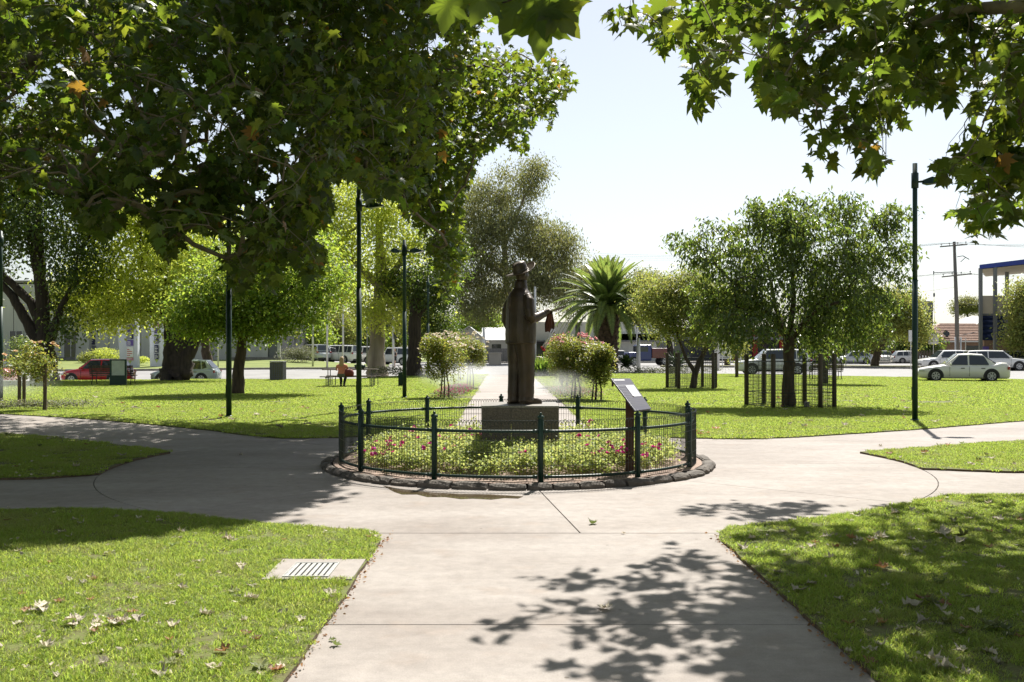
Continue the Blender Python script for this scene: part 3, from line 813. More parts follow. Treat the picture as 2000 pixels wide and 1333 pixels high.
# right arm (viewer's right): forearm forward; left arm bent at his side
b.tube([(0.185, -0.01, 1.49), (0.255, -0.02, 1.42), (0.30, -0.045, 1.30), (0.315, -0.04, 1.22), (0.31, 0.0, 1.185), (0.30, 0.09, 1.20), (0.285, 0.18, 1.235), (0.27, 0.25, 1.26)],
       [0.075, 0.086, 0.080, 0.076, 0.074, 0.066, 0.058, 0.052], 14)
b.tube([(0.27, 0.25, 1.26), (0.268, 0.262, 1.265)], [0.060, 0.056], 14)
b.tube([(-0.185, -0.01, 1.49), (-0.255, -0.02, 1.42), (-0.305, -0.05, 1.30), (-0.32, -0.05, 1.18), (-0.315, -0.01, 1.09), (-0.29, 0.06, 1.02), (-0.265, 0.11, 0.97)],
       [0.075, 0.086, 0.082, 0.076, 0.070, 0.060, 0.052], 14)
b.tube([(-0.265, 0.11, 0.97), (-0.25, 0.14, 0.92), (-0.245, 0.15, 0.87)], [0.04, 0.045, 0.03], 10)
# head: skull, jaw, nose, ears
b.sphere((0, 0.026, 1.795), (0.088, 0.108, 0.11), 18, 12)
b.loft([(1.705, 0, 0.075, 0.030, 0.030, 2), (1.72, 0, 0.068, 0.045, 0.05, 2), (1.76, 0, 0.055, 0.068, 0.072, 2), (1.80, 0, 0.05, 0.076, 0.08, 2)], 16)
b.tube([(0, 0.125, 1.825), (0, 0.147, 1.79), (0, 0.138, 1.775)], [0.010, 0.017, 0.013], 8)
b.tube([(-0.025, 0.122, 1.745), (0, 0.133, 1.745), (0.025, 0.122, 1.745)], 0.009, 6)
for s in (-1, 1):
    b.sphere((s * 0.088, 0.012, 1.805), (0.012, 0.022, 0.034), 8, 6)
    b.tube([(s * 0.05, 0.105, 1.835), (s * 0.02, 0.123, 1.838)], 0.011, 6)
    b.sphere((s * 0.036, 0.108, 1.818), 0.013, 8, 6)
remeshed('body', b, M['bronze'], 0.0075, st, 3)
# hand with separate fingers gripping the cloth
h = MB()
h.tube([(0.268, 0.255, 1.268), (0.264, 0.29, 1.282), (0.262, 0.325, 1.292), (0.262, 0.35, 1.29)], [0.034, 0.038, 0.042, 0.036], 12)
for k, (dx, L) in enumerate(((-0.034, 0.9), (-0.012, 1.0), (0.011, 0.97), (0.033, 0.82))):
    x = 0.262 + dx
    h.tube([(x, 0.335, 1.302), (x, 0.335 + 0.042 * L, 1.305), (x, 0.335 + 0.062 * L, 1.285), (x, 0.335 + 0.060 * L, 1.262), (x, 0.325 + 0.045 * L, 1.245)], [0.0115, 0.0115, 0.0105, 0.0095, 0.008], 8)
h.tube([(0.232, 0.29, 1.283), (0.212, 0.315, 1.27), (0.215, 0.345, 1.255), (0.228, 0.36, 1.245)], [0.015, 0.014, 0.012, 0.009], 8)
remeshed('hand', h, M['bronze'], 0.0045, st, 2)
st.scale = (0.93, 0.95, 1.035)
# shoes
for s, fx, fy in ((-1, -0.125, -0.02), (1, 0.135, 0.05)):
    sh = MB()
    sh.tube([(fx, fy - 0.11, 0.032), (fx, fy - 0.06, 0.045), (fx, fy + 0.03, 0.052), (fx + s * 0.015, fy + 0.13, 0.042), (fx + s * 0.025, fy + 0.20, 0.03), (fx + s * 0.025, fy + 0.235, 0.022)], [0.03, 0.045, 0.05, 0.046, 0.036, 0.02], 12)
    sh.prism([(fx - 0.04, fy - 0.13), (fx + 0.04, fy - 0.13), (fx + 0.05 + s * .01, fy + 0.12), (fx + 0.05 + s * .02, fy + 0.2), (fx + s * 0.02, fy + 0.25), (fx - 0.04 + s * 0.02, fy + 0.2), (fx - 0.045, fy + 0.1)], 0.0, 0.025)
    remeshed('shoe', sh, M['bronze'], 0.008, st, 3)
# hat: crown with a pinch and a curled brim, tilted back
hat = MB()
def brimz(a, r): return 0.028 * (math.cos(2 * a) * -0.55) * (r / 0.175) ** 2 * (1 if True else 0) - 0.012 * (r / 0.175)
n = 40
ringsr = [(0.095, 0), (0.13, 0), (0.165, 0), (0.19, 0.004), (0.197, 0.008)]
b0 = len(hat.v)
for r_, dz in ringsr:
    for k in range(n):
        a = 2 * math.pi * k / n
        hat.v.append((r_ * 0.92 * math.cos(a), r_ * 1.06 * math.sin(a), brimz(a + math.pi / 2, r_) * -1.0 + dz))
for r_, dz in ringsr[::-1]:
    for k in range(n):
        a = 2 * math.pi * k / n
        hat.v.append((r_ * 0.92 * math.cos(a), r_ * 1.06 * math.sin(a), brimz(a + math.pi / 2, r_) * -1.0 + dz + 0.010))
for i in range(9):
    for k in range(n):
        k2 = (k + 1) % n
        hat.f.append((b0 + i * n + k, b0 + i * n + k2, b0 + (i + 1) * n + k2, b0 + (i + 1) * n + k)); hat.m.append(0)
hat.build('brim', M['bronze'], st, True, loc=(0, 0.012, 1.838), rot=(R(25), 0, 0)).scale = (1.24, 1.2, 1.2)
cr = MB()
secs = []
cr.loft([(0.0, 0, 0, 0.100, 0.118, 2), (0.03, 0, 0, 0.1005, 0.119, 2), (0.032, 0, 0, 0.096, 0.114, 2), (0.075, 0, 0.0, 0.092, 0.108, 2), (0.115, 0, 0.002, 0.083, 0.10, 2.2), (0.135, 0, 0.0, 0.066, 0.088, 2.2), (0.144, 0, -0.004, 0.035, 0.06, 2)], 36)
for i, v in enumerate(cr.v):
    x, y, z = v
    if z > 0.09:
        pinch = math.exp(-(x / 0.03) ** 2) * 0.028 * (z - 0.09) / 0.05
        xs_ = x * (1 - 0.28 * max(0, y) / 0.1 * (z - 0.07) / 0.07)
        cr.v[i] = (xs_, y, z - pinch)
crown = cr.build('hat_crown', M['bronze'], st, True, loc=(0, 0.010, 1.834), rot=(R(22), 0, 0)); crown.scale = (1.09, 1.09, 1.14)
# folded coat hanging from the hand
c = MB()
rg = random.Random(2)
NX, NZ = 12, 14
for side, d0 in ((0, 0.026), (1, -0.026)):
    for j in range(NZ + 1):
        t = j / NZ
        for i in range(NX + 1):
            u = i / NX - 0.5
            wdt = 0.075 + 0.10 * min(1, t * 1.8)
            fold = 0.014 * math.sin(u * 17 + t * 2.0) * (0.3 + t)
            edge = 1 - (2 * abs(u)) ** 3 * 0.9
            z = 1.285 - 0.27 * t - 0.035 * (u + 0.5) * t - 0.012 * math.sin(u * 9)
            c.v.append((0.262 + d0 * edge * (0.6 + 0.5 * t) + fold, 0.365 + u * wdt, z))
W_ = (NX + 1); S_ = W_ * (NZ + 1)
for j in range(NZ):
    for i in range(NX):
        q = (j * W_ + i, j * W_ + i + 1, (j + 1) * W_ + i + 1, (j + 1) * W_ + i)
        c.f.append(q); c.f.append(tuple(S_ + k for k in q[::-1]))
ringv = [i for i in range(W_)] + [j * W_ + NX for j in range(1, NZ + 1)] + [NZ * W_ + i for i in range(NX - 1, -1, -1)] + [j * W_ for j in range(NZ - 1, 0, -1)]
for k in range(len(ringv)):
    a_, b2 = ringv[k], ringv[(k + 1) % len(ringv)]
    c.f.append((b2, a_, S_ + a_, S_ + b2))
c.m = [0] * len(c.f)
c.build('folded_coat', M['bronze_red'], st, True)
# wrapped bouquet dangling behind the coat
bq = empty('bouquet', P(1076, 648, 14.2), 'clear wrapped bouquet of red flowers hanging head down below the bronze hand', 'bouquet')
s0, s1 = Vector((0.04, 0, 0.04)), Vector((-0.11, 0.03, -0.24))
for k in range(6):
    a = 2 * math.pi * k / 6
    m_ = MB(); o1 = Vector((math.cos(a) * 0.018, math.sin(a) * 0.018, 0)); o2 = Vector((math.cos(a) * 0.036, math.sin(a) * 0.036, 0.01 * math.sin(2 * a)))
    m_.tube([s0 + o1 * 1.6, s0 * 0.4 + s1 * 0.3 + o1 * 0.9, s1 * 0.95 + o2 * 0.7], [0.005, 0.0045, 0.005], 6)
    m_.build('wrapped_stem', M['cello'], bq, True)
m_ = MB()
for k in range(5): m_.sphere(s1 + Vector((rg.uniform(-0.018, 0.018), rg.uniform(-0.02, 0.02), rg.uniform(-0.02, 0.03))), 0.02, 8, 5)
m_.build('red_bloom', M['red_petal'], bq, True)
m_ = MB(); m_.tube([s0, (0.03, 0.01, 0.10)], 0.004, 5); m_.build('tie', M['black'], bq)

# ------------------------------------------------------------------ interpretive sign in the bed
sg_base = Vector(((1230 - 1000) / F * 12.75, 12.75, 0.07))
sg = empty('information_sign', sg_base, 'tilted dark information panel on a rusty steel post inside the right of the fence', 'sign', R(0))
m_ = MB(); m_.box(-0.052, 0.052, -0.025, 0.025, 0, 0.98); m_.build('post', M['corten'], sg, bevel=0.004)
# panel: its corners measured in the picture; left edge far and high, right edge near and low
pc = [P(1194, 739, 12.95), P(1231, 739, 13.25), P(1272, 798, 12.65), P(1241, 802, 12.35)]
pc = [q - sg_base for q in pc]
nrm = (pc[1] - pc[0]).cross(pc[3] - pc[0]).normalized()
if nrm.z < 0: nrm = -nrm
m_ = MB(); m_.add([q for q in pc] + [q - nrm * 0.022 for q in pc], [(0, 1, 2, 3), (4, 7, 6, 5), (0, 4, 5, 1), (1, 5, 6, 2), (2, 6, 7, 3), (3, 7, 4, 0)])
m_.build('panel', M['sign_face'], sg, bevel=0.002)
def on_panel(u, v): # u along the short side, v down the long side
    a_ = pc[0].lerp(pc[1], u); b_2 = pc[3].lerp(pc[2], u)
    return a_.lerp(b_2, v) + nrm * 0.002
def patch(u0, u1, v0, v1, name, mt, h=0.001):
    m_ = MB(); q = [on_panel(u0, v0), on_panel(u1, v0), on_panel(u1, v1), on_panel(u0, v1)]
    m_.add([x + nrm * h for x in q], [(0, 1, 2, 3)]); return m_.build(name, mt, sg)
patch(0.45, 0.93, 0.24, 0.60, 'photograph', M['sign_panel'])
patch(0.05, 0.62, 0.045, 0.075, 'heading', M['white_print'])
patch(0.05, 0.95, 0.225, 0.232, 'rule_line', M['white_print'])
tm = MB()
for i in range(13):
    for (u0, u1) in ((0.06, 0.40),) if i < 8 else ((0.06, 0.40), (0.46, 0.92)):
        v = 0.28 + i * 0.05
        q = [on_panel(u0, v), on_panel(u1 - rg.uniform(0, .06), v), on_panel(u1 - .02, v + 0.009), on_panel(u0, v + 0.009)]
        tm.add([x + nrm * 0.001 for x in q], [(0, 1, 2, 3)])
tag(tm.build('text_lines', M['mid_grey'], sg), kind='stuff')
m_ = MB(); m_.obox(on_panel(0.1, 0.06) - nrm * 0.06, (0.012, 0, 0), (0, 0.03, 0), (0, 0, 0.035)); m_.build('bracket', M['corten'], sg)

# ------------------------------------------------------------------ drain with its concrete apron
dx0, dy0 = G(512, 1135); dx1, dy1 = G(712, 1095)
dg = empty('drain', (0, 0, 0), 'steel bar grate in a square concrete apron cut into the left lawn beside the path', 'drain')
ap = [(-1.72, 6.98), (-1.13, 6.98), (-1.13, 7.72), (-1.88, 7.72)]
hx0, hx1, hy0, hy1 = -1.63, -1.30, 7.05, 7.52
m_ = MB()
Z0, Z1 = -0.01, 0.036
m_.box(-1.76, hx0, 6.99, 7.66, Z0, Z1); m_.box(hx1, -1.125, 6.99, 7.66, Z0, Z1); m_.box(hx0, hx1, 6.99, hy0, Z0, Z1); m_.box(hx0, hx1, hy1, 7.66, Z0, Z1)
m_.build('apron', M['concrete'], dg)
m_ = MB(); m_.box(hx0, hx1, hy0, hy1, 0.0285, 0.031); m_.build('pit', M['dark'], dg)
for k in range(8):
    x = hx0 + 0.022 + k * (hx1 - hx0 - 0.044) / 7
    m_ = MB(); m_.box(x - 0.0135, x + 0.0135, hy0 + 0.0201, hy1 - 0.0201, 0.031, 0.040); m_.build('bar', M['iron'], dg, bevel=0.002)
m_ = MB()
m_.box(hx0 + .001, hx1 - .001, hy0 + .001, hy0 + 0.02, 0.031, 0.043); m_.box(hx0 + .001, hx1 - .001, hy1 - 0.02, hy1 - .001, 0.031, 0.043)
m_.box(hx0 + .001, hx0 + 0.008, hy0 + .02, hy1 - 0.02, 0.031, 0.043); m_.box(hx1 - .008, hx1 - 0.001, hy0 + .02, hy1 - 0.02, 0.031, 0.043)
tag(m_.build('grate_frame', M['iron'], dg), kind='stuff')
# ------------------------------------------------------------------ trees
def bend(a, b, sag=0.0, n=5, wob=0.0, rg=random):
    a, b = Vector(a), Vector(b); L = (b - a).length
    o = []
    for i in range(n + 1):
        t = i / n
        p = a.lerp(b, t); p.z += sag * L * 4 * t * (1 - t)
        if 0 < i < n: p += Vector((rg.uniform(-1, 1), rg.uniform(-1, 1), rg.uniform(-1, 1))) * wob * L
        o.append(p)
    return o
def lerpr(a, b, n): return [a + (b - a) * i / n for i in range(n + 1)]

def tree(label, base, trunks, blobs, nleaf, size, tpl, lm, bark, cat='tree', name='tree', group=None, droop=0.6, per=40, spread=2.3, up=0.5, thin=0.0, seed=1, limb_r=0.06, twigs=140, spray=False, trunk_name='trunk', shell=0.38):
    """trunks: [(points, radii)] relative to the base; blobs: [(centre, radii)] in world space"""
    rg = random.Random(seed); blobs = [(c_, tuple(q * 0.93 for q in r_)) for c_, r_ in blobs]
    bz = Hf(base[0], base[1]) + 0.0
    root = empty(name, (base[0], base[1], bz), label, cat, group=group)
    b = MB()
    ends = []
    for pts, rad in trunks:
        pts = [Vector(p) for p in pts]
        # resample with a little wander
        pp, rr = [], []
        for i in range(len(pts) - 1):
            for k in range(4):
                t = k / 4
                q = pts[i].lerp(pts[i + 1], t)
                if not (i == 0 and k == 0): q = q + Vector((rg.uniform(-1, 1), rg.uniform(-1, 1), 0)) * rad[i] * 0.12
                pp.append(q); rr.append((rad[i] + (rad[i + 1] - rad[i]) * t) * rg.uniform(0.95, 1.06))
        pp.append(pts[-1]); rr.append(rad[-1])
        b.tube(pp, rr, 12); ends.append((pts[-1], rad[-1]))
    b.build(trunk_name, bark, root, True)
    # limbs to the blobs
    B0 = Vector((base[0], base[1], bz))
    L = MB()
    nleaf = int(nleaf * 1.9); size *= 1.3
    cen = []
    vol = [(r[0] * r[1] * r[2]) ** (2 / 3) for c, r in blobs]; tv = sum(vol)
    for (c, r), v in zip(blobs, vol):
        k = max(4, int(nleaf / per * v / tv))
        d = norm(RNG.normal(size=(k, 3))); rad = RNG.uniform(shell, 1.0, size=(k, 1)) ** 0.7
        q = np.array(c) + d * rad * np.array(r) * (1 + 0.12 * np.sin(d[:, 0:1] * 9 + seed) * np.cos(d[:, 2:3] * 8))
        cen.append(q)
    # a few wayward shoots break the outline
    for _ in range(max(4, len(blobs) * 2)):
        c_, r_ = blobs[rg.randrange(len(blobs))]; dv = norm(RNG.normal(size=(1, 3)) * np.array([1, 1, 0.8]))
        cen.append(np.array(c_) + dv * np.array(r_) * rg.uniform(1.12, 1.38))
    cen = np.concatenate(cen)
    if thin:
        s = 2.2 / np.mean([r[0] for c, r in blobs])
        f = np.sin(cen[:, 0] * s * 1.7 + seed) * np.sin(cen[:, 1] * s * 1.3 + 1) + np.sin(cen[:, 2] * s * 2.1 + seed * 2) * np.sin(cen[:, 0] * s * 1.1)
        cen = cen[f > np.quantile(f, thin)]
    starts = [tuple(q) for pts, rad in trunks for q in pts[-2:]] if len(trunks[0][0]) > 2 else [tuple(ends[0][0])]
    idx = RNG.permutation(len(cen))[:twigs]
    tg = cen[idx] - np.array(B0)
    hub = np.array([np.array(c_) - np.array(B0) for c_, r_ in blobs])
    grow(L, starts, 0, np.vstack([tg, hub]), limb_r * 0.12, 0.55, min(e_[1] for e_ in ends), 6, rg, 0.07)
    tag(L.build('branches', bark, root, True), kind='stuff')
    n = len(cen)
    if spray:
        # long whippy sprays: leaves strung along short outward-drooping twigs
        dirs = norm(cen - np.array(blobs[0][0]) * 0 - np.mean([c for c, r in blobs], axis=0) + RNG.normal(size=cen.shape) * 0.8)
        t = RNG.uniform(0, 1, size=(n, per, 1))
        pos = cen[:, None] + dirs[:, None] * t * size * spread * 1.3 + RNG.normal(size=(n, per, 3)) * size * 0.45
        pos[..., 2] -= (t[..., 0] ** 2) * size * spread * 0.5
    else:
        pos = cen[:, None] + RNG.normal(size=(n, per, 3)) * size * spread * np.array([1, 1, 0.75])
    pos = pos.reshape(-1, 3) - np.array(B0)
    pos = pos[pos[:, 2] > 0.5 * size]
    me = scatter_leaves('foliage', pos, size, tpl, lm, droop, up)
    tag(link('foliage', me, root), kind='stuff')
    return root
def BL(px, py, rpx, rpy, Y, dy=0.0, ry=None):
    Yd = Y + dy
    return (tuple(P(px, py, Yd)), (rpx / F * Yd, (ry if ry else rpx / F * Yd * 0.9), rpy / F * Yd))
def TP(px, py, Y, base):
    p = P(px, py, Y); return (p.x - base[0], p.y - base[1], p.z - Hf(*base))

# L: the young bright tree on the lawn left of the middle
Y = 36.4; bs = ((463 - 1000) / F * Y, Y)
tree('small leafy bright green tree with a slim leaning trunk, beside a lamp post', bs,
     [([(0, 0, -0.05), TP(466, 720, Y, bs), TP(475, 655, Y, bs), TP(480, 600, Y, bs)], [0.26, 0.2, 0.16, 0.1]), ([TP(474, 660, Y, bs), TP(440, 600, Y, bs), TP(415, 560, Y, bs)], [0.12, 0.08, 0.05]), ([TP(474, 655, Y, bs), TP(530, 600, Y, bs), TP(570, 560, Y, bs)], [0.12, 0.08, 0.05])],
     [BL(470, 600, 120, 60, Y), BL(400, 590, 70, 60, Y, -1), BL(570, 590, 90, 60, Y, 0.5), BL(630, 540, 60, 45, Y, 1), BL(480, 520, 110, 50, Y), BL(370, 620, 40, 35, Y, -1), BL(600, 480, 60, 40, Y), BL(470, 640, 90, 25, Y)],
     15000, 0.115, OVAL, M['maple_leaf'], M['bark'], name='maple_tree', seed=2, spread=2.4, droop=0.45)
# dark multi-stemmed tree at the left
Y = 51.0; bs = ((88 - 1000) / F * Y, Y)
tree('large dark multi-stemmed tree on the left lawn behind the twin standard roses', bs,
     [([(0, 0, -0.1), TP(88, 700, Y, bs), TP(85, 640, Y, bs), TP(80, 560, Y, bs), TP(75, 480, Y, bs), TP(70, 400, Y, bs)], [0.75, 0.52, 0.36, 0.30, 0.26, 0.16]),
      ([TP(84, 690, Y, bs), TP(55, 630, Y, bs), TP(25, 580, Y, bs), TP(-10, 540, Y, bs)], [0.36, 0.26, 0.22, 0.15]),
      ([TP(88, 660, Y, bs), TP(60, 590, Y, bs), TP(20, 550, Y, bs), TP(-20, 520, Y, bs)], [0.26, 0.22, 0.2, 0.15]),
      ([TP(90, 690, Y, bs), TP(120, 600, Y, bs), TP(140, 560, Y, bs)], [0.28, 0.18, 0.1]), ([TP(80, 560, Y, bs), TP(62, 480, Y, bs), TP(50, 400, Y, bs)], [0.24, 0.18, 0.12])],
     [BL(100, 430, 130, 90, Y), BL(0, 420, 100, 90, Y, 1), BL(150, 520, 70, 60, Y, -1), BL(40, 300, 140, 110, Y), BL(190, 380, 90, 80, Y, 1), BL(120, 600, 40, 45, Y, 1), BL(-60, 500, 80, 80, Y), BL(120, 640, 26, 34, Y, -1)],
     17000, 0.16, OVAL, M['elm_leaf'], M['bark_dark'], name='elm_tree', seed=3, thin=0.12, limb_r=0.12)
# thick trunk tree
Y = 52.0; bs = ((343 - 1000) / F * Y, Y)
tree('old tree with a very thick fluted dark trunk hiding the silver hatchback', bs,
     [([(0, 0, -0.15), TP(341, 738, Y, bs), TP(344, 720, Y, bs), TP(345, 680, Y, bs), TP(343, 640, Y, bs), TP(335, 590, Y, bs), TP(330, 540, Y, bs)], [0.98, 0.80, 0.68, 0.62, 0.62, 0.5, 0.3]),
      ([TP(355, 735, Y, bs), TP(358, 700, Y, bs), TP(385, 655, Y, bs), TP(420, 620, Y, bs), TP(460, 590, Y, bs)], [0.62, 0.46, 0.34, 0.26, 0.15]),
      ([TP(352, 690, Y, bs), TP(365, 640, Y, bs), TP(385, 590, Y, bs)], [0.4, 0.36, 0.25]), ([TP(338, 660, Y, bs), TP(320, 600, Y, bs), TP(300, 560, Y, bs)], [0.35, 0.25, 0.15]),
      ([TP(330, 738, Y, bs), TP(336, 700, Y, bs)], [0.5, 0.3])],
     [BL(250, 560, 90, 70, Y), BL(330, 540, 90, 60, Y, -1), BL(200, 610, 60, 45, Y, 0), BL(420, 540, 90, 60, Y, 1), BL(230, 450, 100, 80, Y), BL(350, 420, 120, 80, Y), BL(160, 560, 60, 60, Y, 1.5), BL(290, 610, 60, 30, Y, -1)],
     16000, 0.16, OVAL, M['gold_leaf'], M['bark_dark'], name='elm_tree', seed=4, limb_r=0.12)
# slim bare trunk beside the second lamp, further back
Y = 66.0; bs = ((405 - 1000) / F * Y, Y)
tree('slim brown trunk with high yellow-green crown standing between the thick trunk and the lamp post', bs,
     [([(0, 0, -0.4), TP(405, 700, Y, bs), TP(400, 670, Y, bs), TP(402, 600, Y, bs)], [0.42, 0.32, 0.28, 0.22]), ([TP(402, 650, Y, bs), TP(380, 610, Y, bs)], [0.2, 0.14])],
     [BL(400, 560, 80, 60, Y), BL(450, 500, 70, 60, Y), BL(350, 500, 70, 60, Y)], 6000, 0.2, OVAL, M['maple_leaf'], M['bark'], seed=5)
# pale-trunked golden tree in the middle left
Y = 66.0; bs = ((737 - 1000) / F * Y, Y)
tree('tall golden-leaved tree with a broad pale trunk rising behind the picnic table', bs,
     [([(0, 0, -0.1), TP(736, 715, Y, bs), TP(735, 680, Y, bs), TP(740, 600, Y, bs), TP(745, 520, Y, bs), TP(740, 430, Y, bs)], [0.78, 0.60, 0.52, 0.48, 0.36, 0.2]),
      ([TP(741, 580, Y, bs), TP(770, 530, Y, bs), TP(800, 480, Y, bs)], [0.3, 0.22, 0.12]), ([TP(741, 560, Y, bs), TP(700, 520, Y, bs), TP(660, 480, Y, bs)], [0.28, 0.2, 0.12])],
     [BL(640, 480, 80, 60, Y), BL(700, 440, 90, 70, Y), BL(780, 520, 70, 70, Y), BL(640, 560, 60, 50, Y, -2), BL(760, 610, 70, 40, Y, -2), BL(820, 580, 40, 60, Y), BL(690, 350, 90, 70, Y), BL(800, 420, 70, 90, Y), BL(590, 420, 70, 60, Y), BL(700, 560, 60, 50, Y, 1), BL(560, 520, 60, 50, Y, 3)],
     22000, 0.17, OVAL, M['gold_leaf'], M['bark_gum'], name='elm_tree', seed=6, limb_r=0.12, thin=0.08)
Y = 62.0; bs = ((810 - 1000) / F * Y, Y)
tree('dark rough-barked tree trunk left of the cream rose bushes', bs,
     [([(0, 0, -0.05), TP(809, 710, Y, bs), TP(810, 660, Y, bs), TP(812, 600, Y, bs), TP(820, 540, Y, bs)], [0.56, 0.45, 0.40, 0.36, 0.22]), ([TP(812, 620, Y, bs), TP(850, 580, Y, bs), TP(870, 540, Y, bs)], [0.2, 0.14, 0.1])],
     [BL(840, 560, 55, 50, Y), BL(850, 630, 40, 45, Y, 2), BL(790, 560, 50, 40, Y, 3), BL(870, 500, 40, 60, Y, 2)], 8000, 0.15, OVAL, M['elm_leaf'], M['bark_dark'], name='elm_tree', seed=7, thin=0.1)
# big gum behind the statue
Y = 116.0; bs = ((1008 - 1000) / F * Y, Y)
tree('huge olive-brown gum tree towering behind the statue', bs,
     [([(0, 0, 0), TP(1006, 640, Y, bs), TP(990, 560, Y, bs), TP(985, 480, Y, bs), TP(975, 390, Y, bs)], [0.6, 0.45, 0.38, 0.30, 0.15]), ([TP(990, 590, Y, bs), TP(1050, 575, Y, bs), TP(1080, 540, Y, bs)], [0.35, 0.28, 0.15]),
      ([TP(988, 540, Y, bs), TP(930, 500, Y, bs), TP(905, 450, Y, bs)], [0.35, 0.25, 0.12]), ([TP(985, 480, Y, bs), TP(1010, 420, Y, bs), TP(1030, 370, Y, bs)], [0.3, 0.18, 0.1]),
      ([TP(990, 600, Y, bs), TP(1060, 612, Y, bs), TP(1130, 592, Y, bs)], [0.3, 0.2, 0.08])],
     [BL(1010, 360, 52, 48, Y), BL(955, 400, 50, 60, Y, 1), BL(1000, 450, 70, 50, Y, -2), BL(930, 480, 60, 55, Y), BL(1060, 470, 58, 50, Y), BL(1095, 490, 42, 52, Y, 1), BL(1030, 530, 66, 42, Y, -2),
      BL(960, 550, 60, 50, Y), BL(1080, 560, 52, 42, Y, -1), BL(905, 560, 40, 50, Y), BL(1120, 545, 34, 45, Y, 2), BL(935, 600, 44, 36, Y, -2), BL(1000, 590, 50, 30, Y, 2), BL(900, 420, 40, 80, Y, 3), BL(1115, 602, 34, 24, Y, 2), BL(1045, 330, 24, 26, Y)],
     50000, 0.27, LONG, M['gum_leaf'], M['bark_gum'], name='gum_tree', seed=8, thin=0.28, limb_r=0.13, twigs=260, droop=1.0, spread=2.2, shell=0.3)
# caged tree, big, right
Y = 28.4; bs = ((1541 - 1000) / F * Y, Y)
tree('spreading dark green cherry tree inside the nearer square wire cage', bs,
     [([(0, 0, -0.03), TP(1541, 740, Y, bs), TP(1541, 700, Y, bs), TP(1541, 655, Y, bs)], [0.20, 0.165, 0.155, 0.16]),
      ([TP(1541, 665, Y, bs), TP(1575, 625, Y, bs), TP(1625, 560, Y, bs), TP(1680, 500, Y, bs)], [0.11, 0.09, 0.06, 0.03]), ([TP(1541, 662, Y, bs), TP(1500, 610, Y, bs), TP(1440, 560, Y, bs), TP(1400, 520, Y, bs)], [0.11, 0.08, 0.05, 0.025]),
      ([TP(1541, 660, Y, bs), TP(1550, 580, Y, bs), TP(1545, 480, Y, bs)], [0.10, 0.07, 0.03]), ([TP(1541, 664, Y + 0, bs), TP(1515, 600, Y + 1, bs), TP(1500, 520, Y + 1.2, bs)], [0.09, 0.06, 0.03]),
      ([TP(1543, 660, Y, bs), TP(1600, 600, Y - .8, bs), TP(1640, 590, Y - 1.2, bs)], [0.09, 0.05, 0.03])],
     [BL(1545, 560, 120, 70, Y), BL(1440, 540, 85, 60, Y, 0.3), BL(1640, 550, 85, 70, Y, -0.2), BL(1380, 490, 40, 28, Y), BL(1500, 470, 90, 50, Y, 0.6), BL(1600, 470, 90, 50, Y, -0.4), BL(1700, 480, 50, 48, Y, 0.2), BL(1540, 430, 60, 30, Y), BL(1640, 425, 36, 28, Y),
      BL(1720, 430, 34, 24, Y), BL(1460, 625, 75, 34, Y, -0.6), BL(1610, 635, 85, 36, Y, 0.3), BL(1480, 430, 24, 26, Y), BL(1700, 590, 45, 50, Y), BL(1400, 600, 40, 45, Y, 0.3)] + [BL(x_, y_, 13, 17, Y, q_) for x_, y_, q_ in ((1478, 402, 0.4), (1495, 412, -0.3), (1548, 396, 0.5), (1586, 402, 0), (1590, 420, 0.6), (1648, 396, -0.3), (1660, 410, 0.2), (1722, 412, 0), (1752, 410, 0.3), (1738, 436, -0.3), (1340, 462, 0), (1356, 480, 0.4), (1374, 470, -0.3), (1752, 495, 0), (1762, 480, 0.3), (1745, 540, 0), (1405, 440, 0.3), (1432, 450, -0.2), (1530, 412, 0.1), (1620, 412, 0.2))],
     17000, 0.118, oval_leaf(0.19, 0.05), M['cherry_leaf'], M['bark'], name='cherry_tree', seed=9, thin=0.10, limb_r=0.045, twigs=300, droop=0.8, per=14, spread=2.6, spray=True, shell=0.45)
# caged tree, small
Y = 41.5; bs = ((1353 - 1000) / F * Y, Y)
tree('pale yellow-green young tree forking low inside the farther square wire cage', bs,
     [([(0, 0, -0.03), TP(1357, 735, Y, bs), TP(1366, 705, Y, bs), TP(1385, 670, Y, bs), TP(1395, 630, Y, bs)], [0.16, 0.13, 0.11, 0.08, 0.05]), ([TP(1358, 728, Y, bs), TP(1340, 700, Y, bs), TP(1325, 660, Y, bs)], [0.10, 0.07, 0.05])],
     [BL(1320, 600, 70, 52, Y), BL(1380, 590, 60, 50, Y, 0.5), BL(1280, 590, 46, 44, Y, -0.4), BL(1340, 560, 50, 30, Y), BL(1300, 640, 40, 28, Y), BL(1380, 650, 40, 30, Y), BL(1290, 555, 22, 18, Y), BL(1350, 535, 16, 14, Y)],
     15000, 0.085, OVAL, M['light_leaf'], M['bark'], name='young_tree', seed=10, thin=0.15, limb_r=0.05, twigs=160, shell=0.3)
# leaning tree right of the palm
Y = 72.0; bs = ((1313 - 1000) / F * Y, Y)
tree('leaning dark trunk with light green crown just right of the palm', bs,
     [([(0, 0, -0.05), TP(1308, 670, Y, bs), TP(1292, 640, Y, bs), TP(1275, 600, Y, bs)], [0.27, 0.22, 0.18, 0.1])],
     [BL(1262, 560, 34, 30, Y), BL(1290, 590, 34, 34, Y), BL(1255, 610, 28, 26, Y)], 3500, 0.15, OVAL, M['light_leaf'], M['bark_dark'], name='young_tree', seed=11, thin=0.1)
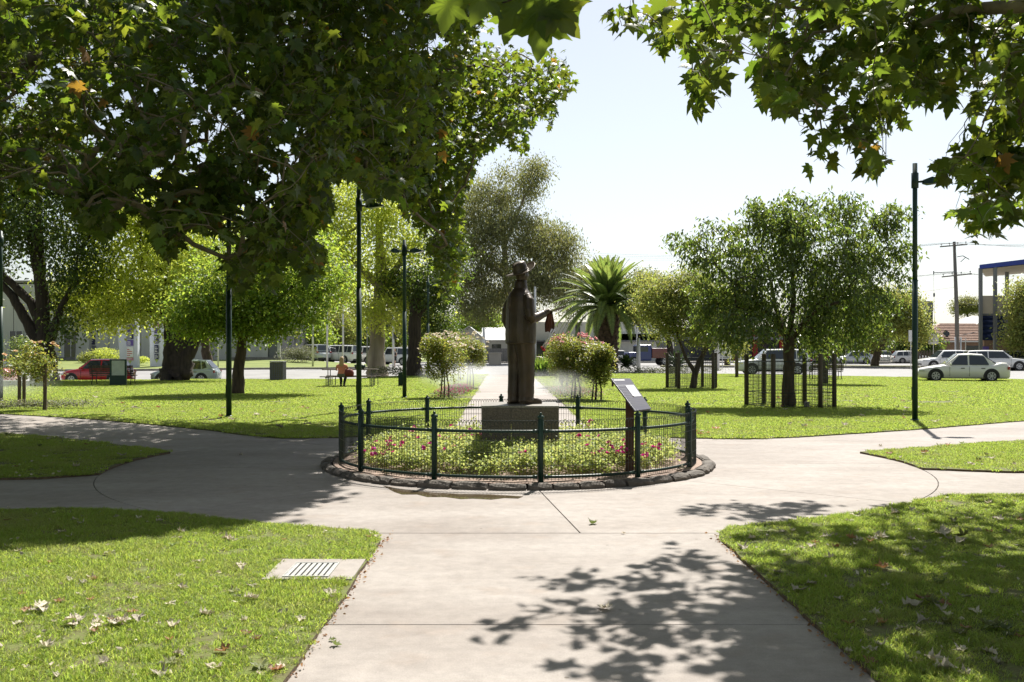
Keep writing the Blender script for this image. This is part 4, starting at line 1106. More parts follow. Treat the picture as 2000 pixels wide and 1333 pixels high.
# roundish tree on the median, right
Y = 91.5; bs = ((1708 - 1000) / F * Y, Y)
tree('rounded yellow-green street tree on the dry median between the parked white cars', bs,
     [([(0, 0, 0.1), TP(1712, 695, Y, bs), TP(1722, 670, Y, bs), TP(1730, 640, Y, bs)], [0.40, 0.33, 0.28, 0.18]), ([TP(1722, 675, Y, bs), TP(1700, 650, Y, bs)], [0.2, 0.12])],
     [BL(1735, 620, 58, 42, Y), BL(1770, 610, 40, 40, Y, 1), BL(1700, 600, 50, 36, Y), BL(1790, 645, 26, 28, Y), BL(1740, 588, 44, 24, Y), BL(1690, 660, 26, 20, Y, -1), BL(1665, 620, 36, 40, Y, 2)],
     14000, 0.18, OVAL, M['light_leaf'], M['bark'], name='street_tree', seed=12, thin=0.05)
Y = 84.0; bs = ((2010 - 1000) / F * Y, Y)
tree('bushy light green tree at the right edge in front of the blue-roofed building', bs,
     [([(0, 0, 0), TP(2008, 660, Y, bs), TP(2005, 620, Y, bs)], [0.3, 0.24, 0.14])],
     [BL(2005, 600, 40, 40, Y), BL(1985, 660, 30, 24, Y), BL(2020, 650, 50, 40, Y), BL(2030, 570, 40, 30, Y), BL(1998, 560, 20, 18, Y)],
     7000, 0.17, OVAL, M['light_leaf'], M['bark'], name='street_tree', seed=13)
# tall slim tree right of the nearer cage (second trunk in the cage group)
Y = 47.0; bs = ((1612 - 1000) / F * Y, Y)
tree('slender tree whose crown fills the gap right of the nearer cage', bs,
     [([(0, 0, -0.03), TP(1612, 700, Y, bs), TP(1610, 640, Y, bs)], [0.14, 0.11, 0.07])],
     [BL(1620, 610, 50, 40, Y), BL(1665, 590, 45, 50, Y), BL(1600, 650, 35, 30, Y)], 6000, 0.11, OVAL, M['cherry_leaf'], M['bark'], name='young_tree', seed=14, thin=0.1)
# small sapling with yellow leaves by the dental sign
Y = 60.0; bs = ((1440 - 1000) / F * Y, Y)
tree('tiny yellow-green sapling tied to a squat timber post in front of the white sign', bs,
     [([(0, 0, -0.02), TP(1441, 700, Y, bs), TP(1441, 672, Y, bs)], [0.05, 0.04, 0.03])],
     [BL(1438, 674, 11, 12, Y), BL(1444, 690, 8, 8, Y)], 600, 0.10, OVAL, M['light_leaf'], M['bark'], name='sapling', seed=15, twigs=12, limb_r=0.03)

# trees and shrubs beyond the street: each one its own
far = [ # px, py crown, rpx, rpy, Y, kind, label
    (585, 650, 50, 50, 112, 'maple_leaf', 'leafy green tree behind the white flagpoles, leftmost of the street row'),
    (650, 640, 46, 52, 125, 'light_leaf', 'pale green street tree above the silver four-wheel drive'),
    (705, 650, 40, 45, 130, 'maple_leaf', 'green street tree behind the boxy white four-wheel drive'),
    (775, 640, 50, 50, 135, 'light_leaf', 'light green tree beyond the traffic lights'),
    (845, 650, 40, 40, 128, 'elm_leaf', 'dark tree beyond the traffic lights at the left of the white-gabled house'),
    (930, 622, 46, 26, 150, 'maple_leaf', 'low green tree showing above the white-gabled house roof'),
    (1170, 545, 40, 34, 120, 'gum_leaf', 'brownish gum crown peeping out behind the top of the palm'),
    (1265, 560, 40, 34, 140, 'gum_leaf', 'brownish tree top behind the light green leaning tree'),
    (1215, 600, 40, 40, 130, 'elm_leaf', 'dark tree between the palm and the grey building'),
    (1420, 600, 40, 36, 100, 'elm_leaf', 'dark green tree behind the gap between the two caged trees'),
    (1680, 655, 44, 30, 118, 'elm_leaf', 'dark shrubby tree behind the silver hatchback on the right'),
    (1790, 668, 34, 22, 122, 'elm_leaf', 'dark bushy tree left of the brick house'),
    (1890, 597, 22, 12, 190, 'gum_leaf', 'distant grey-green tree crown above the brick house roof'),
    (520, 640, 40, 40, 104, 'light_leaf', 'yellow-green shrubby tree at the end of the grey wall'),
]
for i, (px, py, rx, ry, Y, k, lab) in enumerate(far):
    bs = ((px - 1000) / F * Y, Y)
    c, r = BL(px, py, rx, ry, Y)
    z0 = Hf(*bs)
    bl = [(c, r), ((c[0] - r[0] * 0.55, c[1], c[2] - r[2] * 0.3), tuple(q * 0.6 for q in r)), ((c[0] + r[0] * 0.6, c[1], c[2] - r[2] * 0.15), tuple(q * 0.6 for q in r))]
    tree(lab, bs, [([(0, 0, -0.1), (0.05, 0, (c[2] - z0) * 0.5), (0, 0, max(0.4, c[2] - z0 - r[2] * 0.3))], [0.3, 0.24, 0.16])], bl, 5200, 0.24, OVAL, M[k], M['bark'], name='street_tree', seed=30 + i, thin=0.05, twigs=40)

# ------------------------------------------------------------------ palms, cycads, strappy plants
def frond_mesh(L, width, droop, nl, mt, name='frond', vee=0.5, w=0.02):
    """arching rib with paired leaflets, pointing along +X from the origin"""
    m_ = MB()
    n = 10; pts = []
    for i in range(n + 1):
        t = i / n
        pts.append(Vector((L * (t - 0.12 * droop * t * t), 0, L * (0.45 * droop * t - 0.75 * droop * t * t))))
    m_.tube(pts, lerpr(w * 1.3, w * 0.25, n), 4, False)
    for i in range(nl):
        t = 0.1 + 0.9 * i / nl
        k = min(int(t * n), n - 1); q = pts[k].lerp(pts[k + 1], t * n - k)
        d = (pts[k + 1] - pts[k]).normalized()
        wl = width * (math.sin(math.pi * min(1, t * 0.93 + 0.06)) ** 0.7)
        for s in (-1, 1):
            tip = q + d * wl * 0.55 + Vector((0, s * wl * 0.85, wl * vee * 0.3 - 0.15 * wl))
            a_ = q + d * w * 0.9; b_ = q - d * w * 0.9
            mid = q.lerp(tip, 0.5) + Vector((0, 0, 0.06 * wl))
            m_.add([b_, a_, mid + d * w * 0.9, tip, mid - d * w * 0.9], [(0, 1, 2, 4), (4, 2, 3)])
    return m_.mesh(name, mt)
def palm(label, base, L, nf, trunk, top, elev, mesh_args, mt, cat='palm', name='palm_tree', seed=1, sub='frond'):
    rg = random.Random(seed)
    root = empty(name, (base[0], base[1], Hf(*base)), label, cat)
    meshes = [frond_mesh(L * s, mesh_args[0] * s, mesh_args[1] * dd, mesh_args[2], mt, sub, 0.5, mesh_args[3]) for s, dd in ((0.9, 0.35), (1.0, 0.6), (1.0, 0.85), (0.95, 1.15))]
    if trunk:
        h, r0, r1 = trunk
        m_ = MB(); m_.lathe((0, 0, 0), [(r0 * 1.05, -0.05), (r0, h * 0.3), (r0, h * 0.6), (r1, h * 0.85), (r1 * 0.8, h + 0.15)], 20); m_.build('trunk', M['palm_bark'], root, True)
        for j in range(9):     # cut frond bases in spirals
            for k in range(13):
                a = 2 * math.pi * (k + 0.5 * (j % 2)) / 13 + j * 0.1
                z = h * (0.18 + 0.82 * j / 9); rr = r0 + (r1 - r0) * max(0, (z / h - 0.6) / 0.4)
                if len(m_.v) > 1e9: break
                d = Vector((math.cos(a), math.sin(a), 0))
                q = MB() if (j == 0 and k == 0) else q
                q.obox(d * (rr + 0.02) + Vector((0, 0, z)), d.cross(Vector((0, 0, 1))) * 0.11 * r0 / 0.55, d * 0.05 + Vector((0, 0, 0.02)), Vector((0, 0, 0.11)) + d * 0.05)
        tag(q.build('frond_bases', M['palm_bark'], root), kind='stuff')
    for i in range(nf):
        t = i / nf
        el = elev[0] + (elev[1] - elev[0]) * t
        a = i * 2.39996 + rg.uniform(-0.15, 0.15)
        me = meshes[min(3, int(t * 4))]
        o = link(sub, me, root, (0, 0, top))
        o.rotation_euler = (rg.uniform(-0.2, 0.2), -R(el + rg.uniform(-6, 6)), a)
    return root
Yp = 74.0
palm('big feathery date palm with a stout dark trunk behind the pink rose bushes', ((1185 - 1000) / F * Yp, Yp), 4.7, 104, (4.5, 0.82, 0.95), 4.65, (86, -24), (0.50, 1.0, 60, 0.04), M['palm_leaf'], seed=3)
for (px, lab, s, Y) in ((1222, 'dark round cycad right of the palm trunk', 1.15, 72), (1322, 'dark spiky cycad behind the farther tree cage', 1.5, 70)):
    palm(lab, ((px - 1000) / F * Y, Y), s, 46, None, 0.35, (80, -2), (0.22, 0.7, 34, 0.014), M['cycad_leaf'], 'cycad', 'cycad', seed=px)

def bush(label, c, r, n, size, tpl, mt, name='shrub', cat='shrub', flowers=None, droop=0.1, up=0.6, stems=0, stem_h=0.0, stake=False, seed=1, thin=0.1, nb=5, group=None):
    """c: centre of the foliage in world space, standing on the ground at (c.x, c.y)"""
    rg = random.Random(seed)
    z0 = Hf(c[0], c[1])
    root = empty(name, (c[0], c[1], z0), label, cat, group=group)
    cl = np.array([0, 0, c[2] - z0])
    k = n
    bl = [(cl, np.array(r))] + [(cl + np.array([rg.uniform(-.5, .5) * r[0], rg.uniform(-.5, .5) * r[1], rg.uniform(-.35, .55) * r[2]]), np.array(r) * rg.uniform(0.4, 0.62)) for _ in range(nb)]
    pos = []
    for cc, rr in bl:
        d = norm(RNG.normal(size=(k // len(bl), 3))); pos.append(cc + d * (RNG.uniform(0.35, 1, size=(len(d), 1)) ** 0.6) * rr)
    pos = np.concatenate(pos); pos = pos[pos[:, 2] > 0.03]
    tag(link('foliage', scatter_leaves('foliage', pos, size, tpl, mt, droop, up), root), kind='stuff')
    if stems:
        b = MB()
        for i in range(stems):
            a = 2 * math.pi * i / stems + 0.5; q = Vector((math.cos(a) * 0.16, math.sin(a) * 0.12, 0)) if stems > 1 else Vector((0, 0, 0))
            b.tube([q, q * 0.9 + Vector((0.02, 0, stem_h * 0.5)), q * 0.5 + Vector((0, 0, stem_h))], [0.028, 0.022, 0.02], 7)
            for _ in range(4):
                e = Vector((rg.uniform(-.7, .7) * r[0], rg.uniform(-.7, .7) * r[1], cl[2] + rg.uniform(-.3, .5) * r[2]))
                b.tube(bend(q * 0.5 + Vector((0, 0, stem_h)), e, 0.02, 3, 0.04, rg), lerpr(0.014, 0.005, 3), 5, False)
        b.build('stem', M['bark_dark'], root, True)
    if flowers:
        for fm, nf, fs, zlo in flowers:
            d = norm(RNG.normal(size=(nf, 3))); d[:, 2] = np.abs(d[:, 2]) * 1.0 + zlo; d = norm(d)
            p = cl + d * np.array(r) * RNG.uniform(0.92, 1.12, size=(nf, 1))
            link_f = blooms(p, fs, fm)
            tag(link('blooms', link_f, root), kind='stuff')
    return root
def blooms(p, fs, mt, pet=7):
    """a bloom at each point: two whorls of cupped petals facing outward and up"""
    T0, N0 = [], []; pos = []
    for q in p:
        ax = Vector((RNG.normal() * 0.5, RNG.normal() * 0.5 - 0.3, 1)).normalized(); u = ax.orthogonal().normalized(); v = ax.cross(u)
        for k in range(pet * 2):
            a = 2 * math.pi * k / pet + (0.4 if k >= pet else 0)
            d = u * math.cos(a) + v * math.sin(a)
            l_ = 0.9 if k >= pet else 0.25
            T0.append((d + ax * l_).normalized()); N0.append((ax - d * l_).normalized()); pos.append(q)
    return scatter_leaves('blooms', np.array(pos), fs, oval_leaf(0.42, 0.12), mt, T=np.array([tuple(t) for t in T0]), N=np.array([tuple(t) for t in N0]))

# roses along the far path and at the far left
def rose(px, py, rpx, rpy, Y, label, fl, n, stems=4, sh=None, seed=1):
    rpx *= 1.16; rpy *= 1.08; c = P(px, py, Y); r = (rpx / F * Y, rpx / F * Y * 0.9, rpy / F * Y)
    bush(label, tuple(c), r, int(n * 1.9), 0.074, OVAL, M['rose_leaf'], 'rose_bush', 'rose bush', fl, stems=stems, stem_h=c.z - r[2] * 0.55, seed=seed, nb=7, group='standard roses')
rose(868, 702, 45, 50, 33.4, 'nearest cream-flowered standard rose bush left of the far path', [(M['cream_petal'], 46, 0.085, 0.3)], 5200, 3, seed=1)
rose(918, 692, 32, 38, 42.0, 'cream rose bush just behind the nearest one, left of the far path', [(M['cream_petal'], 26, 0.085, 0.3)], 3200, 3, seed=2)
rose(900, 676, 24, 26, 52.0, 'third rose bush back along the left side of the far path', [(M['peach_petal'], 10, 0.055, 0.2)], 2200, 3, seed=3)
rose(1125, 706, 54, 50, 32.5, 'broad pink-flowered standard rose bush right of the statue', [(M['pink_petal'], 40, 0.085, 0.6), (M['cream_petal'], 14, 0.055, 0.0)], 8000, 5, seed=4)
rose(1166, 712, 36, 44, 31.6, 'rose bush nearest the tilted information panel', [(M['cream_petal'], 8, 0.055, 0.0)], 4500, 5, seed=5)
rose(1102, 690, 34, 36, 43.0, 'red and pink rose bush seen behind the broad one right of the statue', [(M['red_petal'], 8, 0.055, 0.4), (M['pink_petal'], 8, 0.055, 0.4)], 2800, 4, seed=6)
rose(38, 716, 36, 30, 28.6, 'straggly left one of the twin standard roses by the left path, one peach bloom', [(M['peach_petal'], 4, 0.085, 0.6)], 700, 1, seed=7)
rose(85, 712, 40, 44, 26.6, 'taller right one of the twin standard roses by the left path, peach blooms on top', [(M['peach_petal'], 5, 0.085, 0.8)], 1200, 1, seed=8)
# timber stakes of the roses
for px, Y, h in ((38, 28.4, 1.05), (88, 26.4, 1.25), (47, 28.4, 0.9)):
    m_ = MB(); m_.box(-0.045, 0.045, -0.02, 0.02, -0.02, h)
    o = m_.build('timber_stake', M['timber_stake'], None, bevel=0.003, loc=((px - 1000) / F * Y, Y, 0.02))
    tag(o, {38: 'short grey timber stake at the foot of the left twin rose', 88: 'tall timber stake beside the right twin rose', 47: 'thin timber stake leaning by the left twin rose'}[px], 'stake')
bush('low grey-green border planting along the left path below the twin roses', (P(60, 800, 27.2).x, 27.2, 0.14), (2.4, 0.5, 0.17), 2600, 0.06, OVAL, M['grey_leaf'], 'border_plants', 'border plants', [(M['cream_petal'], 20, 0.02, 0.5)], nb=8, seed=4)
bush('sprawling bed of reddish and grey groundcover left of the far path', (P(868, 776, 35).x + 0.3, 37, 0.10), (0.75, 6.5, 0.15), 4500, 0.055, OVAL, M['grey_leaf'], 'border_plants', 'border plants', [(M['magenta_petal'], 260, 0.022, 0.6)], nb=10, seed=5)
bush('sprawling pinkish groundcover right of the far path under the pink roses', (P(1130, 775, 34).x, 35.5, 0.10), (1.05, 6.0, 0.14), 4200, 0.055, OVAL, M['grey_leaf'], 'border_plants', 'border plants', [(M['pink_petal'], 160, 0.022, 0.6)], nb=10, seed=6)
bush('low pale border hedge along the street edge right of the palm', (P(1290, 712, 67).x, 67, 0.2), (5.6, 0.7, 0.34), 4200, 0.09, OVAL, M['grey_leaf'], 'low_hedge', 'hedge', None, nb=12, seed=7)
bush('dark green mounded shrub right of the far end of the path', (P(1085, 706, 62).x, 62, 0.5), (1.5, 1.2, 0.65), 3500, 0.10, OVAL, M['elm_leaf'], 'shrub', 'shrub', seed=8)
bush('grey-leaved ground plants at the street edge under the golden tree', (P(800, 722, 64).x, 63.5, 0.25), (3.2, 0.8, 0.35), 3200, 0.10, OVAL, M['grey_leaf'], 'shrub', 'shrub', seed=9)
bush('clipped grey-green shrub mound at the end of the long grey wall', (P(578, 690, 92).x, 92, 1.0), (2.2, 1.6, 1.1), 3800, 0.13, OVAL, M['grey_leaf'], 'shrub', 'shrub', seed=10)
bush('golden bushy shrub against the grey wall behind the red hatchback', (P(205, 692, 88).x, 88, 1.1), (1.9, 1.2, 0.75), 2600, 0.13, OVAL, M['gold_leaf'], 'shrub', 'shrub', seed=11)
bush('yellow-green shrub against the grey wall left of the golden bushy one', (P(172, 694, 88).x, 88, 1.0), (0.9, 0.9, 0.7), 1500, 0.13, OVAL, M['light_leaf'], 'shrub', 'shrub', seed=12)
bush('small round yellow shrub between the two white pylons', (P(283, 705, 84).x, 84, 0.72), (0.8, 0.6, 0.4), 900, 0.10, OVAL, M['gold_leaf'], 'shrub', 'shrub', seed=13)
bush('small round yellow shrub right of the second white pylon', (P(330, 708, 84).x, 84, 0.7), (0.8, 0.6, 0.45), 900, 0.10, OVAL, M['gold_leaf'], 'shrub', 'shrub', seed=14)
bush('leafy shrub at the left edge in front of the grey building', (P(30, 678, 70).x, 70, 1.7), (1.6, 1.2, 1.0), 2200, 0.13, OVAL, M['cherry_leaf'], 'shrub', 'shrub', seed=15)
# strappy green clump
def clump(label, base, n, h, spread, mt, name='strappy_plant', cat='plant'):
    T = RNG.normal(size=(n, 3)) * spread; T[:, 2] = 1; T = norm(T); N = RNG.normal(size=(n, 3)); N = norm(N - T * (N * T).sum(1, keepdims=True))
    pos = np.c_[RNG.normal(size=(n, 2)) * 0.25, np.zeros(n)]
    me = scatter_leaves('blades', pos, h, (np.array([(-.04, 0, 0), (.04, 0, 0), (.035, .6, -.03), (0, 1, -.16), (-.035, .6, -.03)]), np.array([(0, 1, 2), (0, 2, 4), (4, 2, 3)])), mt, T=T, N=N)
    root = empty(name, (base[0], base[1], 0.0), label, cat)
    tag(link('blades', me, root), kind='stuff')
clump('bright green strappy clump right of the far path end', (P(1062, 720, 60).x, 60), 260, 1.15, 0.5, M['strap_leaf'])

# ------------------------------------------------------------------ petunias in the round bed
n = 1500
rr = np.sqrt(RNG.uniform(0, 1, n)) * 2.22; th = RNG.uniform(0, 2 * np.pi, n)
cx, cyy = rr * np.cos(th), rr * np.sin(th)
keep = (np.abs(cx - 0.06) > 0.60) | (np.abs(cyy) > 0.60)
nz = np.sin(cx * 3.1 + 1) * np.cos(cyy * 2.7) + 0.5 * np.sin(cx * 7 + cyy * 5)
keep &= nz > -1.15
cx, cyy, nz = cx[keep], cyy[keep], nz[keep]
hh = 0.13 + 0.17 * RNG.uniform(0.3, 1, len(cx)) * (1 + 0.35 * nz) + 0.05
rad = np.hypot(cx, cyy)
hh *= 1 - 0.45 * np.clip((rad - 1.7) / 0.6, 0, 1)
per = 46
pos = np.stack([np.repeat(cx, per), np.repeat(cyy, per), np.repeat(0.06 + hh * 0.8, per)], 1)
off = RNG.normal(size=pos.shape) * np.array([0.068, 0.068, 0.052])
pos = pos + off; pos[:, 2] = np.maximum(pos[:, 2], 0.09)
beds = empty('petunia_planting', (PC[0] + 0.03, PC[1], 0.0), 'pale green petunias with magenta flowers filling the fenced bed', 'flowers')
tag(link('leaves', scatter_leaves('leaves', pos, 0.040, oval_leaf(0.42, 0.06), M['bed_leaf'], -0.55, 0.7), beds), kind='stuff')
# upright shoots give the bed its spiky outline
i = RNG.choice(len(cx), 420); ns = 9
base = np.stack([cx[i], cyy[i], 0.08 + hh[i]], 1) + RNG.normal(size=(420, 3)) * np.array([0.04, 0.04, 0.012])
pos = (base[:, None] + np.stack([RNG.normal(size=(420, ns)) * 0.012, RNG.normal(size=(420, ns)) * 0.012, np.tile(np.linspace(0, 0.085, ns), (420, 1))], 2)).reshape(-1, 3)
tag(link('shoots', scatter_leaves('shoots', pos, 0.036, oval_leaf(0.3, 0.06), M['bed_leaf'], -0.6, 0.3), beds), kind='stuff')
# flowers in drifts
fl = []
for (px, py, k, s) in ((745, 878, 26, 0.22), (762, 850, 14, 0.2), (790, 868, 10, 0.25), (872, 868, 12, 0.2), (905, 860, 12, 0.25), (820, 900, 6, 0.3), (1075, 905, 5, 0.2), (1140, 873, 5, 0.1), (1165, 888, 7, 0.12), (1210, 885, 12, 0.12), (1255, 890, 14, 0.2), (1280, 905, 20, 0.16), (1290, 880, 20, 0.2), (1310, 900, 10, 0.12), (1180, 850, 12, 0.4), (700, 880, 6, .1), (900, 835, 10, .3), (960, 905, 4, .2), (1010, 895, 3, .2), (855, 885, 5, .2), (930, 925, 2, .2), (1120, 925, 2, .1), (760, 905, 4, .2)):
    x, y = G(px, py, 0.30)
    x -= PC[0] + 0.03; y -= PC[1]
    for _ in range(k):
        q = np.array([x + RNG.normal() * s, y + RNG.normal() * s])
        if np.hypot(*q) < 2.3 and not (abs(q[0] - 0.06) < 0.56 and abs(q[1]) < 0.56):
            d = np.argmin((cx - q[0]) ** 2 + (cyy - q[1]) ** 2)
            fl.append((q[0], q[1], 0.06 + hh[d] + 0.06 + RNG.uniform(-0.03, 0.02)))
fl = np.array(fl)
tag(link('flowers', blooms(fl, 0.040, M['magenta_petal'], 6), beds), kind='stuff')

# ------------------------------------------------------------------ water spray from the sprinklers
def spray(label, c, r, dens, seed):
    m_ = MB(); m_.sphere((0, 0, 0), r, 24, 12)
    mm = bpy.data.materials.new('water_spray'); mm.use_nodes = True; n_ = mm.node_tree.nodes; l_ = mm.node_tree.links
    n_.remove(n_['Principled BSDF'])
    pv = n_.new('ShaderNodeVolumePrincipled'); pv.inputs['Color'].default_value = (0.95, 0.97, 1, 1); pv.inputs['Anisotropy'].default_value = 0.55
    tc = n_.new('ShaderNodeTexCoord'); ln = n_.new('ShaderNodeVectorMath'); ln.operation = 'MULTIPLY'
    ln.inputs[1].default_value = (1 / r[0], 1 / r[1], 1 / r[2]); l_.new(tc.outputs['Object'], ln.inputs[0])
    le = n_.new('ShaderNodeVectorMath'); le.operation = 'LENGTH'; l_.new(ln.outputs[0], le.inputs[0])
    mr = n_.new('ShaderNodeMapRange'); mr.inputs[1].default_value = 1.0; mr.inputs[2].default_value = 0.1; mr.inputs[4].default_value = dens; mr.interpolation_type = 'SMOOTHSTEP'
    l_.new(le.outputs['Value'], mr.inputs[0])
    nz_ = n_.new('ShaderNodeTexNoise'); nz_.inputs['Scale'].default_value = 1.6; l_.new(tc.outputs['Object'], nz_.inputs['Vector'])
    m2 = n_.new('ShaderNodeMapRange'); m2.inputs[1].default_value = 0.35; m2.inputs[2].default_value = 0.7; m2.inputs[3].default_value = 0.25; m2.inputs[4].default_value = 1.3; l_.new(nz_.outputs[0], m2.inputs[0])
    mu = n_.new('ShaderNodeMath'); mu.operation = 'MULTIPLY'; l_.new(mr.outputs[0], mu.inputs[0]); l_.new(m2.outputs[0], mu.inputs[1])
    l_.new(mu.outputs[0], pv.inputs['Density']); l_.new(pv.outputs[0], n_['Material Output'].inputs['Volume'])
    o = m_.build('water_spray', mm, None, True, loc=c); o['kind'] = 'stuff'
    tag(o, label, 'water spray')
spray('fine sprinkler mist drifting left of the far path between the rose stems', (P(900, 745, 38).x, 38, 0.62), (1.9, 3.2, 0.62), 0.34, 1)
spray('fine sprinkler mist right of the statue under the pink roses', (P(1085, 765, 30).x, 31, 0.55), (1.5, 3.2, 0.55), 0.30, 2)
spray('fine mist drifting by the left edge behind the twin roses', (P(15, 775, 31).x, 31, 0.6), (1.6, 2.5, 0.65), 0.2, 3)
# ------------------------------------------------------------------ vehicles
def wheel(root, x, y, r, s):
    m_ = MB(); pts = [(x, y - 0.10 * s, r), (x, y + 0.012 * s, r)]
    m_.tube([(x, y - 0.2 * s, r), (x, y - 0.18 * s, r), (x, y - 0.01 * s, r), (x, y + 0.012 * s, r)], [r * 0.94, r, r, r * 0.93], 24)
    t = m_.build('wheel', M['rubber'], root, False)
    m_ = MB()
    m_.tube([(x, y + 0.002 * s, r), (x, y + 0.018 * s, r)], [r * 0.66, r * 0.64], 24)
    o = m_.build('rim', M['alloy'], t)
    m_ = MB()
    for k in range(7):
        a0 = 2 * math.pi * (k + 0.28) / 7; a1 = 2 * math.pi * (k + 0.72) / 7
        q = [(x + math.cos(a) * rr, y + 0.021 * s, r + math.sin(a) * rr) for a, rr in ((a0, r * 0.22), (a1, r * 0.22), (a1, r * 0.56), (a0, r * 0.56))]
        m_.add(q, [(0, 1, 2, 3)])
    m_.build('spoke_gap', M['dark'], t)['kind'] = 'stuff'
def car(name, label, x, y, rz, L, W, Ht, paint, style='hatch', group='parked cars', wr=0.31, cat='car', clad=False, z=None):
    """local +X is forward, origin on the road at the middle of the car"""
    hw = W / 2; h = L / 2
    S = {  # belt, hood front z, windscreen base x, roof front x, roof rear x, rear glass base x, deck z at tail
        'hatch': dict(belt=0.60, hf=0.44, wb=0.24, rf=0.06, rr=-0.34, rb=-0.45, tail=0.60),
        'sedan': dict(belt=0.58, hf=0.44, wb=0.22, rf=0.06, rr=-0.20, rb=-0.36, tail=0.66),
        'suv': dict(belt=0.60, hf=0.50, wb=0.25, rf=0.10, rr=-0.40, rb=-0.475, tail=0.60),
        'boxy': dict(belt=0.60, hf=0.54, wb=0.20, rf=0.13, rr=-0.465, rb=-0.49, tail=0.60),
        'wagon': dict(belt=0.60, hf=0.46, wb=0.22, rf=0.08, rr=-0.38, rb=-0.47, tail=0.60)}[style]
    zb = S['belt'] * Ht; root = empty(name, (x, y, (Hf(x, y) - 0.02) if z is None else z), label, cat, rz, group)
    gc = 0.17 if style in ('hatch', 'sedan', 'wagon') else 0.24
    # body shell, tapering in plan at nose and tail
    st_ = []
    hoodz = lambda u: zb * 0.985 if u < S['wb'] else None
    us = [-0.5, -0.49, -0.46, -0.40, -0.30, -0.15, 0.0, 0.12, S['wb'], 0.30, 0.38, 0.44, 0.48, 0.5]
    for u in us:
        tp = 1 - 0.30 * max(0, (abs(u) - 0.36) / 0.14) ** 2.2
        if u > S['wb']:
            t = (u - S['wb']) / (0.5 - S['wb']); top = zb + (S['hf'] * Ht - zb) * t ** 1.6 - 0.02
        elif u < S['rb']:
            top = S['tail'] * Ht if style == 'sedan' else zb
            if u < -0.485: top -= 0.10 * Ht
        else: top = zb
        if style == 'sedan' and S['rb'] <= u < S['rr']: top = zb
        if u > 0.485: top -= 0.08 * Ht
        lo = gc + (0.10 if abs(u) > 0.49 else 0.03 if abs(u) > 0.47 else 0)
        w_ = hw * tp
        st_.append([(u * L, a * w_, b_) for a, b_ in ((0.0, lo), (0.86, lo), (0.96, lo + 0.10), (1.0, lo + (top - lo) * 0.45), (0.985, lo + (top - lo) * 0.8), (0.93, top - 0.015), (0.80, top + 0.012), (0.4, top + 0.03), (0.0, top + 0.035))])
    b = MB(); n = len(st_[0]); full = [s_ + [(p[0], -p[1], p[2]) for p in s_[1:-1]][::-1] for s_ in st_]; N_ = len(full[0])
    for s_ in full: b.v += s_
    for i in range(len(full) - 1):
        for k in range(N_):
            k2 = (k + 1) % N_
            b.f.append((i * N_ + k, (i + 1) * N_ + k, (i + 1) * N_ + k2, i * N_ + k2)); b.m.append(0)
    b.f.append(tuple(range(N_))); b.m.append(0)
    e = (len(full) - 1) * N_; b.f.append(tuple(e + k for k in range(N_))[::-1]); b.m.append(0)
    body = b.build('body', paint, root, True)
    # greenhouse
    wb_, rf, rr, rb = (S[k] * L for k in ('wb', 'rf', 'rr', 'rb'))
    yb, yt = hw * 0.93, hw * 0.74; zt = Ht - 0.03; zc = (zb + zt) / 2
    sec = [(wb_, zb - 0.02, yb * 0.9), (rf, zt, yt), ((rf + rr) / 2, Ht, yt * 1.0), (rr, zt - 0.01, yt * 0.98), (rb, zb - 0.02 + (0.05 if style != 'sedan' else 0), yb * 0.88)]
    b = MB()
    prof = []
    for i, (x_, z_, y_) in enumerate(sec):
        if i in (0, 4): ring = [(x_, y_, z_), (x_, y_, z_ + 0.001), (x_, y_ * 0.6, z_ + 0.012), (x_, -y_ * 0.6, z_ + 0.012), (x_, -y_, z_ + 0.001), (x_, -y_, z_)]
        else: ring = [(x_, yb, zb - 0.03), (x_, y_, z_ - 0.05), (x_, y_ * 0.72, z_), (x_, -y_ * 0.72, z_), (x_, -y_, z_ - 0.05), (x_, -yb, zb - 0.03)]
        prof.append(ring)
    for i in range(4):
        for k in range(5):
            p_ = [prof[i][k], prof[i + 1][k], prof[i + 1][k + 1], prof[i][k + 1]]
            b.add(p_, [(0, 1, 2, 3)])
    o = b.build('roof', paint, root, False)
    # glass
    def sidepane(pts, s_):
        q = []
        for (px_, pz) in pts:
            t = (pz - zb) / (zt - 0.05 - zb); y_ = (yb + (yt - yb) * t) * s_
            # toward the ends the greenhouse narrows
            q.append((px_, y_ + 0.012 * s_, pz))
        m_ = MB(); m_.add(q + [(a, c - 0.03 * s_, d) for a, c, d in q], [tuple(range(len(q)))[::(1 if s_ < 0 else -1)]] + [(i, (i + 1) % len(q), len(q) + (i + 1) % len(q), len(q) + i) for i in range(len(q))])
        m_.build('window', M['glass'], root)
    z0, z1 = zb + 0.02, zt - 0.085
    fr = lambda t: wb_ + (rf - wb_) * t
    re = lambda t: rb + (rr - rb) * t
    bx = (rf + rr) * 0.5 + 0.1
    A = fr(0.25) - 0.12; B_ = fr(0.88) - 0.10
